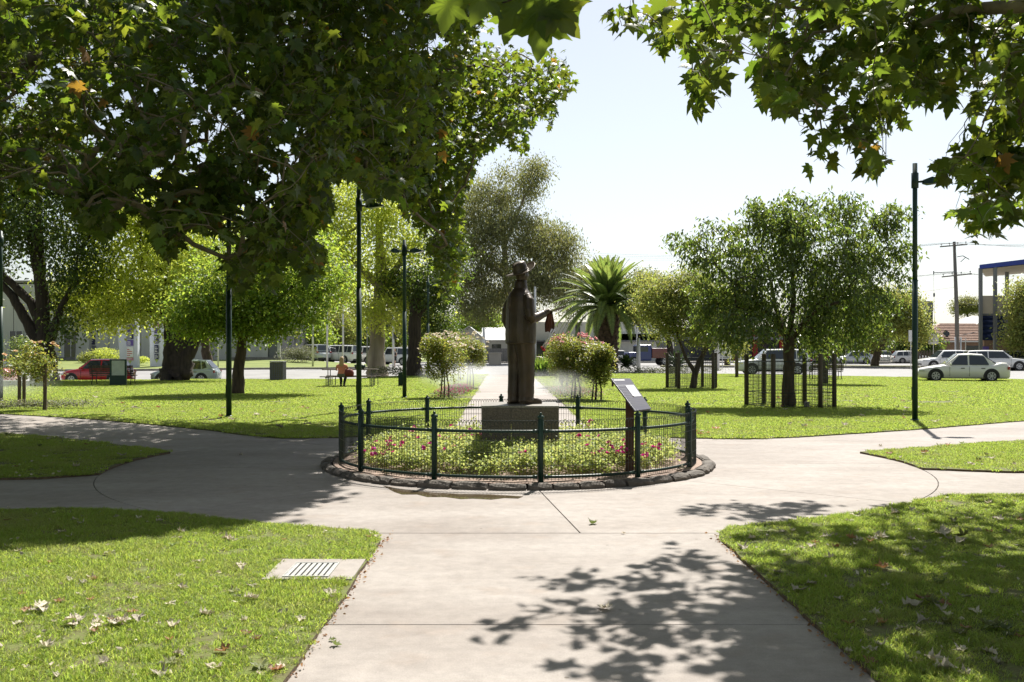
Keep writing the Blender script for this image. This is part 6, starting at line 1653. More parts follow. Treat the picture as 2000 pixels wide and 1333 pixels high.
# traffic lights
tl = empty('traffic_light', (px2(768, 88), 88, 0.0), 'traffic light on a white pole beside the woman in black', 'traffic light')
m_ = MB(); m_.tube([(0, 0, 0), (0, 0, 4.7)], 0.10, 10); m_.build('pole', M['white_post'], tl, True)
def head(x, z, w_=0.34, h_=1.0, back=True):
    m_ = MB(); m_.box(x - w_ * 0.5, x + w_ * 0.5, -0.14, 0.12, z - h_ / 2, z + h_ / 2); hd = m_.build('signal_head', M['black'], tl, bevel=0.03)
    if back: m_ = MB(); m_.box(x - w_ * 0.85, x + w_ * 0.85, 0.02, 0.035, z - h_ * 0.62, z + h_ * 0.62); m_.build('backboard', M['black'], hd)
    for k in range(3):
        m_ = MB(); m_.tube([(x, -0.14, z + (k - 1) * h_ * 0.31), (x, -0.30, z + (k - 1) * h_ * 0.31 + 0.01)], w_ * 0.36, 12, False); m_.build('visor', M['black'], hd)
        m_ = MB(); m_.tube([(x, -0.139, z + (k - 1) * h_ * 0.31), (x, -0.16, z + (k - 1) * h_ * 0.31)], w_ * 0.33, 12); m_.build('lens', M['red_lens'] if k == 2 else M['mid_grey'], hd)
head(-0.40, 4.05); head(0.52, 4.0, 0.26, 0.9, False); head(0.20, 2.9, 0.30, 0.62, False)
# road signs on the right
def road_sign(px, Y, ytop, w_, h_, label, mt='white_print', second=None):
    x = px2(px, Y); z = P(px, ytop, Y).z
    root = empty('street_sign', (x, Y, Hf(x, Y)), label, 'sign')
    m_ = MB(); m_.tube([(0, 0, 0), (0, 0, z)], 0.035, 6); m_.build('post', M['white_post'], root)
    m_ = MB(); m_.box(-w_ / 2, w_ / 2, -0.05, -0.035, z - h_, z); m_.build('plate', M[mt], root, bevel=0.004)
    return root, z
rs, z = road_sign(1779, 84, 645, 0.42, 0.95, 'pale grey-backed sign board just left of the right-hand lamp post', 'white_post')
rs, z = road_sign(1652, 92, 652, 0.55, 0.75, 'white regulatory sign with a dark ring near the silver hatchback')
m_ = MB()
for k in range(20):
    a, b_ = 2 * PI * k / 20, 2 * PI * (k + 1) / 20
    m_.add([(0.18 * math.cos(a), -0.056, z - 0.3 + 0.18 * math.sin(a)), (0.18 * math.cos(b_), -0.056, z - 0.3 + 0.18 * math.sin(b_)), (0.13 * math.cos(b_), -0.056, z - 0.3 + 0.13 * math.sin(b_)), (0.13 * math.cos(a), -0.056, z - 0.3 + 0.13 * math.sin(a))], [(0, 1, 2, 3)])
m_.build('ring', M['red_print'], rs)
rs, z = road_sign(1411, 86, 664, 0.42, 0.42, 'small white square sign above the dental board')
rs, z = road_sign(1823, 96, 652, 0.95, 1.0, 'white sign board in front of the brick house')
def text(body, size, parent, loc, mt, rot=(R(90), 0, 0), name='lettering'):
    cu = bpy.data.curves.new(name, 'FONT'); cu.body = body; cu.size = size; cu.align_x = 'CENTER'; cu.extrude = 0.004
    o = bpy.data.objects.new('tmp', cu); COL.objects.link(o)
    dg_ = bpy.context.evaluated_depsgraph_get(); me = bpy.data.meshes.new_from_object(o.evaluated_get(dg_)); bpy.data.objects.remove(o)
    me.materials.clear(); me.materials.append(mt)
    return link(name, me, parent, loc, rot)
ds = empty('dental_sign', (px2(1412, 95), 95, 0), 'large white board lettered DENTAL with a round dark emblem, in front of the charcoal building', 'sign')
zt_, zb_ = P(0, 679, 95).z, P(0, 701, 95).z
m_ = MB(); m_.box(-0.80, 0.80, 0, 0.05, zb_, zt_); m_.build('board', M['white_print'], ds, bevel=0.01)
for s_ in (-1, 1): m_ = MB(); m_.box(s_ * 0.7 - 0.04, s_ * 0.7 + 0.04, 0.055, 0.12, 0, zt_); m_.build('post', M['white_post'], ds)
text('DENTAL', 0.30, ds, (0.15, -0.006, zb_ + 0.27), M['mid_grey'])
m_ = MB(); m_.tube([(0.12, -0.004, zt_ - 0.22), (0.12, 0.0, zt_ - 0.22)], 0.12, 16); m_.build('emblem', M['dark_grey'], ds)
m_ = MB(); m_.box(-0.25, 0.55, -0.006, -0.001, zb_ + 0.12, zb_ + 0.17); m_.build('small_print', M['mid_grey'], ds)

# white pylons with banner prints
def pylon(px0, px1, pyt, pyb, Y, bx0, bx1, label, cells, taper):
    xa, xb = px2(px0, Y), px2(px1, Y); c = (xa + xb) / 2; z0 = P(0, pyb, Y).z; z1 = P(0, pyt, Y).z
    root = empty('banner_pylon', (c, Y, z0), label, 'pylon', group='white banner pylons')
    h_ = z1 - z0; hw_ = (xb - xa) / 2
    m_ = MB(); m_.add([(-hw_ + taper, -0.25, 0), (hw_, -0.25, 0), (hw_, 0.25, 0), (-hw_ + taper, 0.25, 0), (-hw_, -0.2, h_), (hw_ - 0.02, -0.2, h_), (hw_ - 0.02, 0.2, h_), (-hw_, 0.2, h_)],
                       [(0, 3, 2, 1), (4, 5, 6, 7), (0, 1, 5, 4), (1, 2, 6, 5), (2, 3, 7, 6), (3, 0, 4, 7)]); m_.build('column', M['pylon'], root, bevel=0.01)
    a, b_ = px2(bx0, Y) - c, px2(bx1, Y) - c
    for (t0, t1, mt, deco) in cells:
        za, zb2 = h_ * (1 - t1), h_ * (1 - t0)
        m_ = MB(); m_.box(a, b_, -0.30, -0.27, za + 0.02, zb2 - 0.02); o = m_.build('banner', M[mt], root)
        if deco:
            m_ = MB()
            rg = random.Random(int(t0 * 100))
            for k in range(4):
                zz = za + (zb2 - za) * (0.15 + 0.18 * k); w_ = (b_ - a) * rg.uniform(0.35, 0.8)
                m_.box(a + 0.04, a + 0.04 + w_, -0.305, -0.3005, zz, zz + (zb2 - za) * 0.07)
            tag(m_.build('print', M[deco], o), kind='stuff')
    m_ = MB(); q = [(0.5 * (a + b_) + u * 0.28, v * 0.42 + 0.85) for u, v in ((0, 1), (-0.7, 0.5), (-0.55, -0.2), (0, -0.9), (0.55, -0.2), (0.7, 0.5))]
    m_.add([(x, -0.262, z) for x, z in q], [(0, 1, 2, 3, 4, 5)]); m_.build('emblem', M['lime_print'], root)
pylon(230, 271, 612, 722, 80, 250, 263, 'left and wider white pylon with a strip of navy and purple banners', [(0.0, 0.16, 'navy_print', 'white_print'), (0.17, 0.34, 'purple_print', 'navy_print'), (0.35, 0.46, 'navy_print', 'white_print'), (0.47, 0.58, 'purple_print', 'white_print'), (0.59, 0.78, 'white_print', 'red_print'), (0.78, 0.84, 'pink_print', 'white_print')], 0.30)
pylon(293, 324, 630, 720, 82, 304, 312, 'right and narrower white pylon with navy banners', [(0.0, 0.10, 'pink_print', 'purple_print'), (0.11, 0.24, 'purple_print', 'navy_print'), (0.26, 0.46, 'navy_print', 'white_print'), (0.48, 0.66, 'navy_print', 'white_print'), (0.67, 0.8, 'navy_print', 'white_print')], 0.1)

# ------------------------------------------------------------------ buildings
def bld(name, label, x, y, rz=0.0, z=0.0): return empty(name, (x, y, z), label, 'building', rz)
def part(root, name, mt, *a, **k):
    m_ = MB(); m_.box(*a); return m_.build(name, M[mt], root, **k)
# long grey hall on the left
Yb = 97
hall = bld('grey_hall', 'long pale grey panelled hall across the street on the left', 0, Yb, z=0.5)
x0 = px2(-160, Yb); x1 = px2(548, Yb)
part(hall, 'wall_core', 'dark_grey', x0, x1, 0.3, 14, 0, 7.6)
part(hall, 'plinth_course', 'kerb', x0, x1 + .02, 0.05, 0.29, 0, 0.35)
k = 0; x = x0
while x < x1 - 0.5:
    w_ = min(3.1, x1 - x)
    skip = k in (5, 8, 11)
    if not skip: part(hall, 'wall_panel', 'grey_panel', x + 0.03, x + w_ - 0.03, 0.0 + 0.02 * (k % 2), 0.28, 0.36, 7.5)
    else:
        part(hall, 'wall_panel', 'grey_panel', x + 0.9, x + w_ - 0.03, 0.0, 0.28, 0.36, 7.5)
        part(hall, 'dark_recess', 'mid_grey', x + 0.03, x + 0.87, 0.2, 0.28, 0.36, 7.5)
    x += w_; k += 1
part(hall, 'parapet', 'kerb', x0 - .1, x1 + .1, -0.1, 14, 7.62, 7.85)
for a, b_ in ((20, 44), (52, 60), (126, 152)):
    o = part(hall, 'window', 'window', px2(a, Yb), px2(b_, Yb), -0.05, -0.005, 0.4, 2.9)
    m_ = MB(); m_.box(px2(a, Yb) - .06, px2(a, Yb) - .001, -0.09, -0.004, 0.35, 2.95); m_.box(px2(b_, Yb) + .001, px2(b_, Yb) + .06, -0.09, -0.004, 0.35, 2.95); m_.box((px2(a, Yb) + px2(b_, Yb)) / 2 - .03, (px2(a, Yb) + px2(b_, Yb)) / 2 + .03, -0.085, -0.052, 0.4, 2.9); m_.build('frame', M['white_post'], o)
ps = part(hall, 'poster', 'navy_print', px2(174, Yb), px2(186, Yb), -0.06, -0.02, 1.6, 2.5)
m_ = MB()
for k2 in range(4): m_.box(px2(175.5, Yb), px2(184 - k2, Yb), -0.066, -0.061, 2.3 - k2 * 0.17, 2.36 - k2 * 0.17)
m_.build('print', M['white_print'], ps)
part(hall, 'doorway', 'mid_grey', px2(176, Yb), px2(188, Yb), -0.03, -0.002, 0.0, 1.5)
# slanting buttress fins on the hall's face
for a in (60, 152, 380, 420):
    m_ = MB(); xa = px2(a, Yb); m_.add([(xa, -0.6, 0), (xa + 1.3, -0.6, 0), (xa + 1.3, -0.03, 0), (xa, -0.03, 0), (xa + 0.5, -0.9, 7.4), (xa + 1.6, -0.9, 7.4), (xa + 1.6, -0.03, 7.4), (xa + 0.5, -0.03, 7.4)], [(0, 3, 2, 1), (4, 5, 6, 7), (0, 1, 5, 4), (1, 2, 6, 5), (2, 3, 7, 6), (3, 0, 4, 7)])
    m_.build('buttress_fin', M['grey_panel'], hall)

# small house with white gables left of the statue
Yh = 128
hs = bld('white_house', 'small white-gabled house with a grey fence in front, left of the statue', px2(930, Yh), Yh)
def gable(root, x0, x1, y0, y1, zw, zr, wall, roof, front='y', name='roof', over=0.35):
    part(root, 'wall', wall, x0, x1, y0, y1, 0, zw)
    m_ = MB()
    if front == 'y':
        xm = (x0 + x1) / 2
        m_.add([(x0, y0, zw), (x1, y0, zw), (xm, y0, zr - 0.05), (x0, y1, zw), (x1, y1, zw), (xm, y1, zr - 0.05)], [(0, 1, 2), (5, 4, 3), (0, 2, 5, 3), (1, 4, 5, 2), (0, 3, 4, 1)]); m_.build('gable', M[wall], root)
        m_ = MB()
        for s_, xe in ((-1, x0 - over), (1, x1 + over)):
            zl = zw - over * (zr - zw) / (xm - x0)
            m_.add([(xe, y0 - over, zl), (xm, y0 - over, zr), (xm, y1 + over, zr), (xe, y1 + over, zl), (xe, y0 - over, zl + 0.12), (xm, y0 - over, zr + 0.12), (xm, y1 + over, zr + 0.12), (xe, y1 + over, zl + 0.12)], [(0, 1, 2, 3), (4, 7, 6, 5), (0, 4, 5, 1), (3, 2, 6, 7), (0, 3, 7, 4)])
    else:
        ym = (y0 + y1) / 2
        m_.add([(x0, y0, zw), (x0, y1, zw), (x0, ym, zr - 0.05), (x1, y0, zw), (x1, y1, zw), (x1, ym, zr - 0.05)], [(0, 2, 1), (3, 4, 5), (0, 1, 4, 3), (0, 3, 5, 2), (1, 2, 5, 4)]); m_.build('gable', M[wall], root)
        m_ = MB()
        for s_, ye in ((-1, y0 - over), (1, y1 + over)):
            zl = zw - over * (zr - zw) / (ym - y0)
            m_.add([(x0 - over, ye, zl), (x0 - over, ym, zr), (x1 + over, ym, zr), (x1 + over, ye, zl), (x0 - over, ye, zl + 0.12), (x0 - over, ym, zr + 0.12), (x1 + over, ym, zr + 0.12), (x1 + over, ye, zl + 0.12)], [(0, 3, 2, 1), (4, 5, 6, 7), (0, 1, 5, 4), (3, 7, 6, 2), (0, 4, 7, 3)])
    rf_ = m_.build(name, M[roof], root)
    return rf_
gable(hs, -2.9, 1.0, 0, 9, 3.0, 4.55, 'off_white', 'roof_metal')
gable(hs, 1.0, 12.0, 1.2, 8, 2.9, 4.4, 'off_white', 'roof_metal', 'x')
for a in (-1.4, 2.6, 6.0): 
    o = part(hs, 'window', 'window', a - 0.6, a + 0.6, -0.06 if a < 1 else 1.14, -0.01 if a < 1 else 1.19, 1.2, 2.3)
m_ = MB()
fg = empty('fence', (px2(900, 122), 122, 0), 'grey paling fence across the street in front of the white-gabled house', 'fence')
for k in range(34): part(fg, 'paling', 'mid_grey', -1.5 + k * 0.22, -1.5 + k * 0.22 + 0.205, 0, 0.03, 0, 1.75 + 0.0 * k)
part(fg, 'rail', 'dark_grey', -1.5, 6.0, 0.031, 0.08, 1.3, 1.4)
m_ = MB(); m_.box(-0.65, 0.65, -0.4, 0.4, 0, 1.15); m_.box(-0.72, 0.72, -0.46, 0.46, 1.15, 1.3); tag(m_.build('service_box', M['beige'], None, bevel=0.02, loc=(px2(967, 106), 106, 0.0)), 'cream service box on the far footpath left of the statue', 'box')
# building right behind the statue
sb = bld('shop_building', 'white and charcoal building between the statue and the palm', px2(1110, 126), 126)
part(sb, 'upper_wall', 'white_wall', -5.0, 11.5, 0, 9, 2.7, 5.1); part(sb, 'lower_wall', 'dark_grey', -5.0, 11.5, 0.3, 9, 0, 2.69)
for a, b_ in ((-4.2, -1.2), (-0.8, 2.2), (3.2, 5.6)): part(sb, 'window', 'window', a, b_, 0.22, 0.29, 0.5, 2.3)
part(sb, 'awning', 'mid_grey', -5.0, 11.5, -1.2, 0.0 - .01, 2.62, 2.78); part(sb, 'column', 'dark_grey', 0.9, 1.5, -0.05, -0.01, 2.8, 5.0)
# white and grey building with white shed right of the palm
wb = bld('white_shed', 'white shed with a grey roller door right of the palm', px2(1270, 126), 126)
part(wb, 'wall', 'white_wall', -4.6, 3.0, 0, 8, 0, 3.6); part(wb, 'roof', 'roof_metal', -4.8, 3.2, -0.3, 8.3, 3.61, 3.75); part(wb, 'roller_door', 'mid_grey', 0.9, 2.5, -0.06, -0.005, 0, 2.5)
# charcoal and red commercial building
cb = bld('commercial_building', 'charcoal shopfront building with red columns behind the two tree cages', px2(1500, 132), 132)
a0, a1 = px2(1330, 132) - px2(1500, 132), px2(1880, 132) - px2(1500, 132)
part(cb, 'wall', 'dark_grey', a0, a1, 0, 14, 0, 4.6)
part(cb, 'awning', 'mid_grey', a0, a1 - 6, -1.6, -0.01, 2.9, 3.3)
for px_ in (1436, 1474, 1526, 1584, 1700, 1745): part(cb, 'red_column', 'red_wall', px2(px_, 132) - px2(1500, 132) - 0.32, px2(px_, 132) - px2(1500, 132) + 0.32, -0.35, -0.02, 0, 4.2)
for px_ in (1455, 1500, 1556, 1622, 1660): part(cb, 'window', 'window', px2(px_, 132) - px2(1500, 132) - 0.9, px2(px_, 132) - px2(1500, 132) + 0.9, -0.08, -0.011, 0.6, 2.7)
part(cb, 'pale_pier', 'beige', px2(1570, 132) - px2(1500, 132) - 0.4, px2(1570, 132) - px2(1500, 132) + 0.4, -0.5, -0.36, 0, 3.8)
rt = bld('red_tower', 'red-topped dark roof block rising above the yellow-green street tree', px2(1778, 150), 150)
part(rt, 'wall', 'dark_grey', -2.2, 3.4, 0, 5, 0, 8.3); part(rt, 'red_band', 'red_wall', -4.2, 1.4, -0.3, -0.01, 7.6, 9.6); part(rt, 'cap', 'mid_grey', 1.45, 3.4, -0.1, -0.01, 7.2, 8.9)
# brick house with tiled hip roof
bh = bld('brick_house', 'tan brick house with a brown tiled hip roof, left of the power pole', px2(1880, 128), 128)
part(bh, 'wall', 'brick', -5.4, 8, 0, 9, 0, 2.75)
m_ = MB(); e = 0.6
m_.add([(-5.4 - e, -e, 2.7), (8 + e, -e, 2.7), (8 + e, 9 + e, 2.7), (-5.4 - e, 9 + e, 2.7), (-0.9, 4.5, 5.1), (3.5, 4.5, 5.1)], [(0, 1, 5, 4), (1, 2, 5), (2, 3, 4, 5), (3, 0, 4), (0, 3, 2, 1)]); rfh = m_.build('roof', M['roof_tile'], bh)
m_ = MB()
for k in range(11):     # courses of tiles as proud strips on the front slope
    t = (k + 0.5) / 11; xa = -6.0 + 5.1 * t; xb = 8.6 - 5.1 * t; y_ = -e + 5.1 * t; z_ = 2.72 + 2.4 * t
    m_.obox(((xa + xb) / 2, y_, z_ + 0.03), ((xb - xa) / 2, 0, 0), (0, 0.05, 0.022), (0, -0.01, 0.025))
tag(m_.build('tile_courses', M['roof_tile'], rfh), kind='stuff')
part(bh, 'fascia', 'off_white', -5.98, 8.6, -e - 0.06, -e - 0.005, 2.55, 2.72)
for a in (-3.6, 1.2): part(bh, 'window', 'window', a - 0.8, a + 0.8, -0.05, -0.005, 0.9, 2.1)
m_ = MB(); m_.lathe((0, 0, 0), [(0.05, 0), (0.3, 0.08), (0.42, 0.2)], 14); m_.build('satellite_dish', M['dark_grey'], bh, loc=(-1.9, 0.6, 3.6), rot=(R(70), 0, 0))
gr_ = bld('white_roof_shed', 'pale metal gable roof peeking out right of the power pole', px2(1915, 150), 150)
gable(gr_, -3.2, 6.5, 0, 8, 4.0, 6.6, 'off_white', 'roof_metal')
bf = empty('fence', (px2(1850, 112), 112, 0), 'low dark fence in front of the brick house', 'fence')
for k in range(26): part(bf, 'paling', 'timber_dark', -4 + k * 0.33, -4 + k * 0.33 + 0.22, 0, 0.03, 0, 1.5)
part(bf, 'rail', 'timber_dark', -4, 4.7, 0.031, 0.07, 1.1, 1.2)
# blue-roofed open building at the right edge
Yo = 88
ob = bld('blue_roofed_building', 'tall open-sided building with blue fascia and grey columns at the right edge', px2(1920, Yo), Yo)
X = lambda p_: px2(p_, Yo) - px2(1920, Yo)
Z = lambda p_: P(0, p_, Yo).z
m_ = MB()
XD = lambda p_, dy: px2(p_, Yo + dy) - px2(1920, Yo)
m_.add([(X(1913), 0, Z(517)), (X(2090), -2.5, Z(497)), (XD(2110, 9), 9, Z(497)), (XD(1924, 9), 9, Z(517)), (X(1913), 0, Z(525)), (X(2090), -2.5, Z(508)), (XD(2110, 9), 9, Z(508)), (XD(1924, 9), 9, Z(525))], [(0, 1, 2, 3), (4, 7, 6, 5), (0, 4, 5, 1), (3, 2, 6, 7), (0, 3, 7, 4), (1, 5, 6, 2)])
rf2 = m_.build('roof', M['blue_trim'], ob)
m_ = MB(); m_.add([(X(1915), 0.1, Z(526)), (X(2090), -2.3, Z(509)), (XD(2108, 8.9), 8.9, Z(509)), (XD(1925, 8.9), 8.9, Z(526))], [(0, 1, 2, 3)]); m_.build('soffit', M['beige'], rf2)
for px_, yy_ in ((1916.5, 0.05), (1945, -0.35), (1968, 4.5), (2030, -0.6), (2060, 4.5)): part(ob, 'column', 'mid_grey', XD(px_, yy_) - 0.13, XD(px_, yy_) + 0.13, yy_, yy_ + 0.26, 0, Z(521 if yy_ > -.2 else 516) - 0.10)
part(ob, 'balcony_wall', 'beige', X(1919), X(2090), 0.33, 0.6, Z(612), Z(577)); part(ob, 'back_balcony_wall', 'beige', XD(1930, 8.5), XD(2090, 8.5), 8.5, 8.7, Z(612), Z(585))
m_ = MB(); m_.prism([(X(1919), 0.34), (X(2090), 0.34), (XD(2100, 8.4), 8.4), (XD(1928, 8.4), 8.4)], Z(614) - 0.1, Z(612) - 0.005); m_.build('floor_slab', M['mid_grey'], ob)
for k in range(5):
    z1 = Z(614 + k * 9.4) - 0.12; m_ = MB(); m_.obox(((X(1919) + X(1966)) / 2, 0.5, z1 - 0.2), ((X(1966) - X(1919)) / 2, 0, 0), (0, 0.06, 0.10), (0, -0.12, 0.165)); m_.build('louvre', M['navy_glass'], ob)
part(ob, 'lower_wall', 'brick', XD(1922, 3), XD(2090, 3), 3.0, 3.3, 0, Z(660)); part(ob, 'glazing', 'window', X(1970), X(2090), 2.0, 2.1, Z(660) + .02, Z(616) - .1)
part(ob, 'poster', 'purple_print', X(1950), X(1962), 2.9, 2.99, 0.6, 1.9)

# ------------------------------------------------------------------ power pole and wires
Yp_ = 110
pp = empty('power_pole', (px2(1868, Yp_), Yp_, 0), 'weathered timber power pole with two crossarms, left of the blue-roofed building', 'power pole')
top = P(0, 472, Yp_).z
m_ = MB(); m_.tube([(0.1, 0, 0), (0.05, 0, top * 0.4), (-0.25, 0, top)], [0.24, 0.22, 0.16], 12); m_.build('pole', M['pole_timber'], pp, True)
m_ = MB(); m_.tube([(-0.25, -0.3, 0), (-0.25, -0.3, 3.0)], 0.09, 8); m_.tube([(0.35, -0.3, 0), (0.35, -0.3, 3.0)], 0.09, 8); m_.build('base_sleeve', M['white_post'], pp, True)
def arm(za, xa, xb, dz):
    m_ = MB(); m_.obox(((xa + xb) / 2, -0.2, za), ((xb - xa) / 2, 0, dz / 2), (0, 0.06, 0), (0, 0, 0.07)); o = m_.build('crossarm', M['pole_timber'], pp)
    m_ = MB()
    for k in range(4):
        x = xa + (xb - xa) * (0.05 + 0.3 * k); m_.lathe((x, -0.2, za + (x - (xa + xb) / 2) / (xb - xa) * dz + 0.07), [(0.03, 0), (0.03, 0.12), (0.09, 0.14), (0.07, 0.26), (0.02, 0.3)], 8)
    m_.build('insulators', M['off_white'], o); return za
z_a, z_b = P(0, 480, Yp_).z, P(0, 538, Yp_).z
arm(z_a, -1.9, 1.1, 0.25); arm(z_b, -1.7, 1.6, 0.35)
m_ = MB(); m_.tube([(-0.1, -0.2, P(0, 531, Yp_).z), (-2.6, -0.2, P(0, 533, Yp_).z)], 0.05, 6); m_.tube([(-2.6, -0.2, P(0, 533, Yp_).z + .2), (-2.6, -0.2, P(0, 533, Yp_).z - .2)], 0.06, 6); m_.build('outrigger', M['mid_grey'], pp)
m_ = MB(); m_.tube([(0, -0.2, P(0, 502, Yp_).z), (0.6, -0.25, P(0, 500, Yp_).z), (1.3, -0.25, P(0, 507, Yp_).z)], 0.05, 6); m_.tube([(0.35, -.25, P(0, 512, Yp_).z), (0.9, -.25, P(0, 503, Yp_).z)], 0.04, 5); m_.build('bracket', M['mid_grey'], pp)
m_ = MB(); m_.tube([(-2.6, -0.2, P(0, 535, Yp_).z), (-2.5, -0.2, P(0, 640, Yp_).z)], 0.016, 4); m_.lathe((-2.55, -0.2, P(0, 580, Yp_).z), [(0.04, 0), (0.11, 0.05), (0.11, 0.4), (0.04, 0.45)], 8); m_.build('hanging_cable', M['mid_grey'], pp)
def wire(a, b_, sag, label, r=0.012):
    a, b_ = Vector(a), Vector(b_)
    pts = []
    for i in range(17):
        t = i / 16; p_ = a.lerp(b_, t); p_.z -= sag * 4 * t * (1 - t); pts.append(p_ - a)
    m_ = MB(); m_.tube(pts, r, 4, False); tag(m_.build('overhead_wire', M['dark_grey'], None, loc=a), label, 'wire', 'overhead wires')
pw = Vector((px2(1868, Yp_), Yp_ - 0.2, 0))
for k, (dx, z_, ly, ry) in enumerate(((-1.8, z_a + 0.3, 478, 470), (-0.9, z_a + 0.3, 482, 474), (0.0, z_a + 0.35, 486, 478), (0.9, z_a + 0.4, 491, 484), (-1.6, z_b + 0.2, 541, 525), (-0.5, z_b + 0.3, 547, 533), (0.6, z_b + 0.35, 553, 541))):
    p0 = pw + Vector((dx, 0, z_))
    wire(P(1120, ly + 14, 150), p0, 0.9, ('upper' if k < 4 else 'lower') + ' overhead wire running left from the power pole, strand %s' % ('outermost left', 'second from left', 'third from left', 'rightmost', 'left insulator', 'middle insulator', 'right insulator')[k])
    wire(p0, P(2150, ry - 6, 90), 0.4, ('upper' if k < 4 else 'lower') + ' overhead wire running right from the power pole, strand %s' % ('outermost left', 'second from left', 'third from left', 'rightmost', 'left insulator', 'middle insulator', 'right insulator')[k])
wire(P(1868, 560, Yp_), P(1640, 572, 140), 0.5, 'service wire running low and left from the middle of the power pole'); wire(P(1868, 587, Yp_), P(1940, 592, 100), 0.3, 'service wire from the power pole to the blue-roofed building')
wire(P(1872, 655, Yp_), P(1935, 640, 100), 0.1, 'dark stay cable slanting across the brick house roof', 0.03)
# ------------------------------------------------------------------ the two near plane trees (crowns hang into the picture from trunks beside the frame)
SIL_L = [(-3000, -3000), (1100, -3000), (1098, 0), (1110, 30), (1122, 80), (1108, 120), (1130, 160), (1122, 188), (1098, 190), (1088, 220), (1078, 262), (1068, 235), (1042, 240), (1042, 270), (1028, 308), (1000, 300), (962, 290),
         (928, 330), (905, 400), (915, 470), (898, 560), (872, 606), (852, 560), (832, 470), (792, 430), (765, 380), (722, 400), (690, 350), (645, 360), (650, 430), (605, 450), (640, 500), (625, 548), (590, 540), (560, 500), (530, 585), (505, 520), (470, 600), (445, 530), (415, 470), (372, 440),
         (335, 520), (290, 470), (262, 420), (205, 475), (150, 430), (100, 360), (60, 400), (0, 330), (-400, 480), (-3000, 300)]
SH_L = [(-9000, 770), (-900, 790), (-300, 802), (0, 808), (200, 815), (400, 832), (660, 834), (1000, 824), (1000, 850), (900, 862), (668, 862), (640, 905), (596, 925), (636, 945), (560, 985), (530, 1006), (430, 1022), (380, 1045), (150, 1062), (0, 1075), (-600, 1130), (-9000, 1300)]
SIL_R1 = [(1178, -10), (1195, 60), (1215, 72), (1270, 50), (1278, 100), (1300, 125), (1320, 62), (1342, 105), (1350, 190), (1340, 215), (1385, 215), (1412, 160), (1405, 110), (1440, 115), (1452, 60), (1475, 20), (1480, -10)]
SIL_R2 = [(1440, -10), (1470, 90), (1480, 200), (1500, 215), (1545, 232), (1562, 200), (1580, 195), (1568, 280), (1580, 335), (1625, 330), (1640, 272), (1660, 290), (1700, 340), (1735, 335), (1728, 290), (1705, 262), (1762, 240), (1772, 200), (1830, 192), (1856, 215), (1872, 180), (1900, 180), (1882, 250), (1872, 280), (1820, 320), (1840, 355), (1880, 350), (1892, 390), (1850, 412), (1870, 440), (1890, 480), (1920, 486), (1950, 462), (2010, 420), (2400, 350), (2400, -10)]
SH_R = [[(1100, 1146), (1135, 1092), (1220, 1085), (1300, 1096), (1400, 1082), (1440, 1110), (1490, 1180), (1540, 1238), (1420, 1240), (1290, 1215), (1230, 1180), (1120, 1152)],
        [(1020, 1420), (1060, 1325), (1200, 1302), (1370, 1305), (1540, 1325), (1640, 1420)],
        [(1330, 1020), (1340, 992), (1420, 982), (1600, 1002), (1590, 1015), (1450, 1025)],
        [(1440, 1075), (1500, 1020), (1700, 990), (1860, 972), (2400, 960), (2400, 1070), (1700, 1085)],
        [(1500, 1180), (1560, 1130), (2400, 1130), (2400, 1600), (1720, 1500)]]
def silL(px, py): return inpoly(px, py, SIL_L) | (px < 0) & (py < 440)
def silR(px, py): return inpoly(px, py, SIL_R1) | inpoly(px, py, SIL_R2)

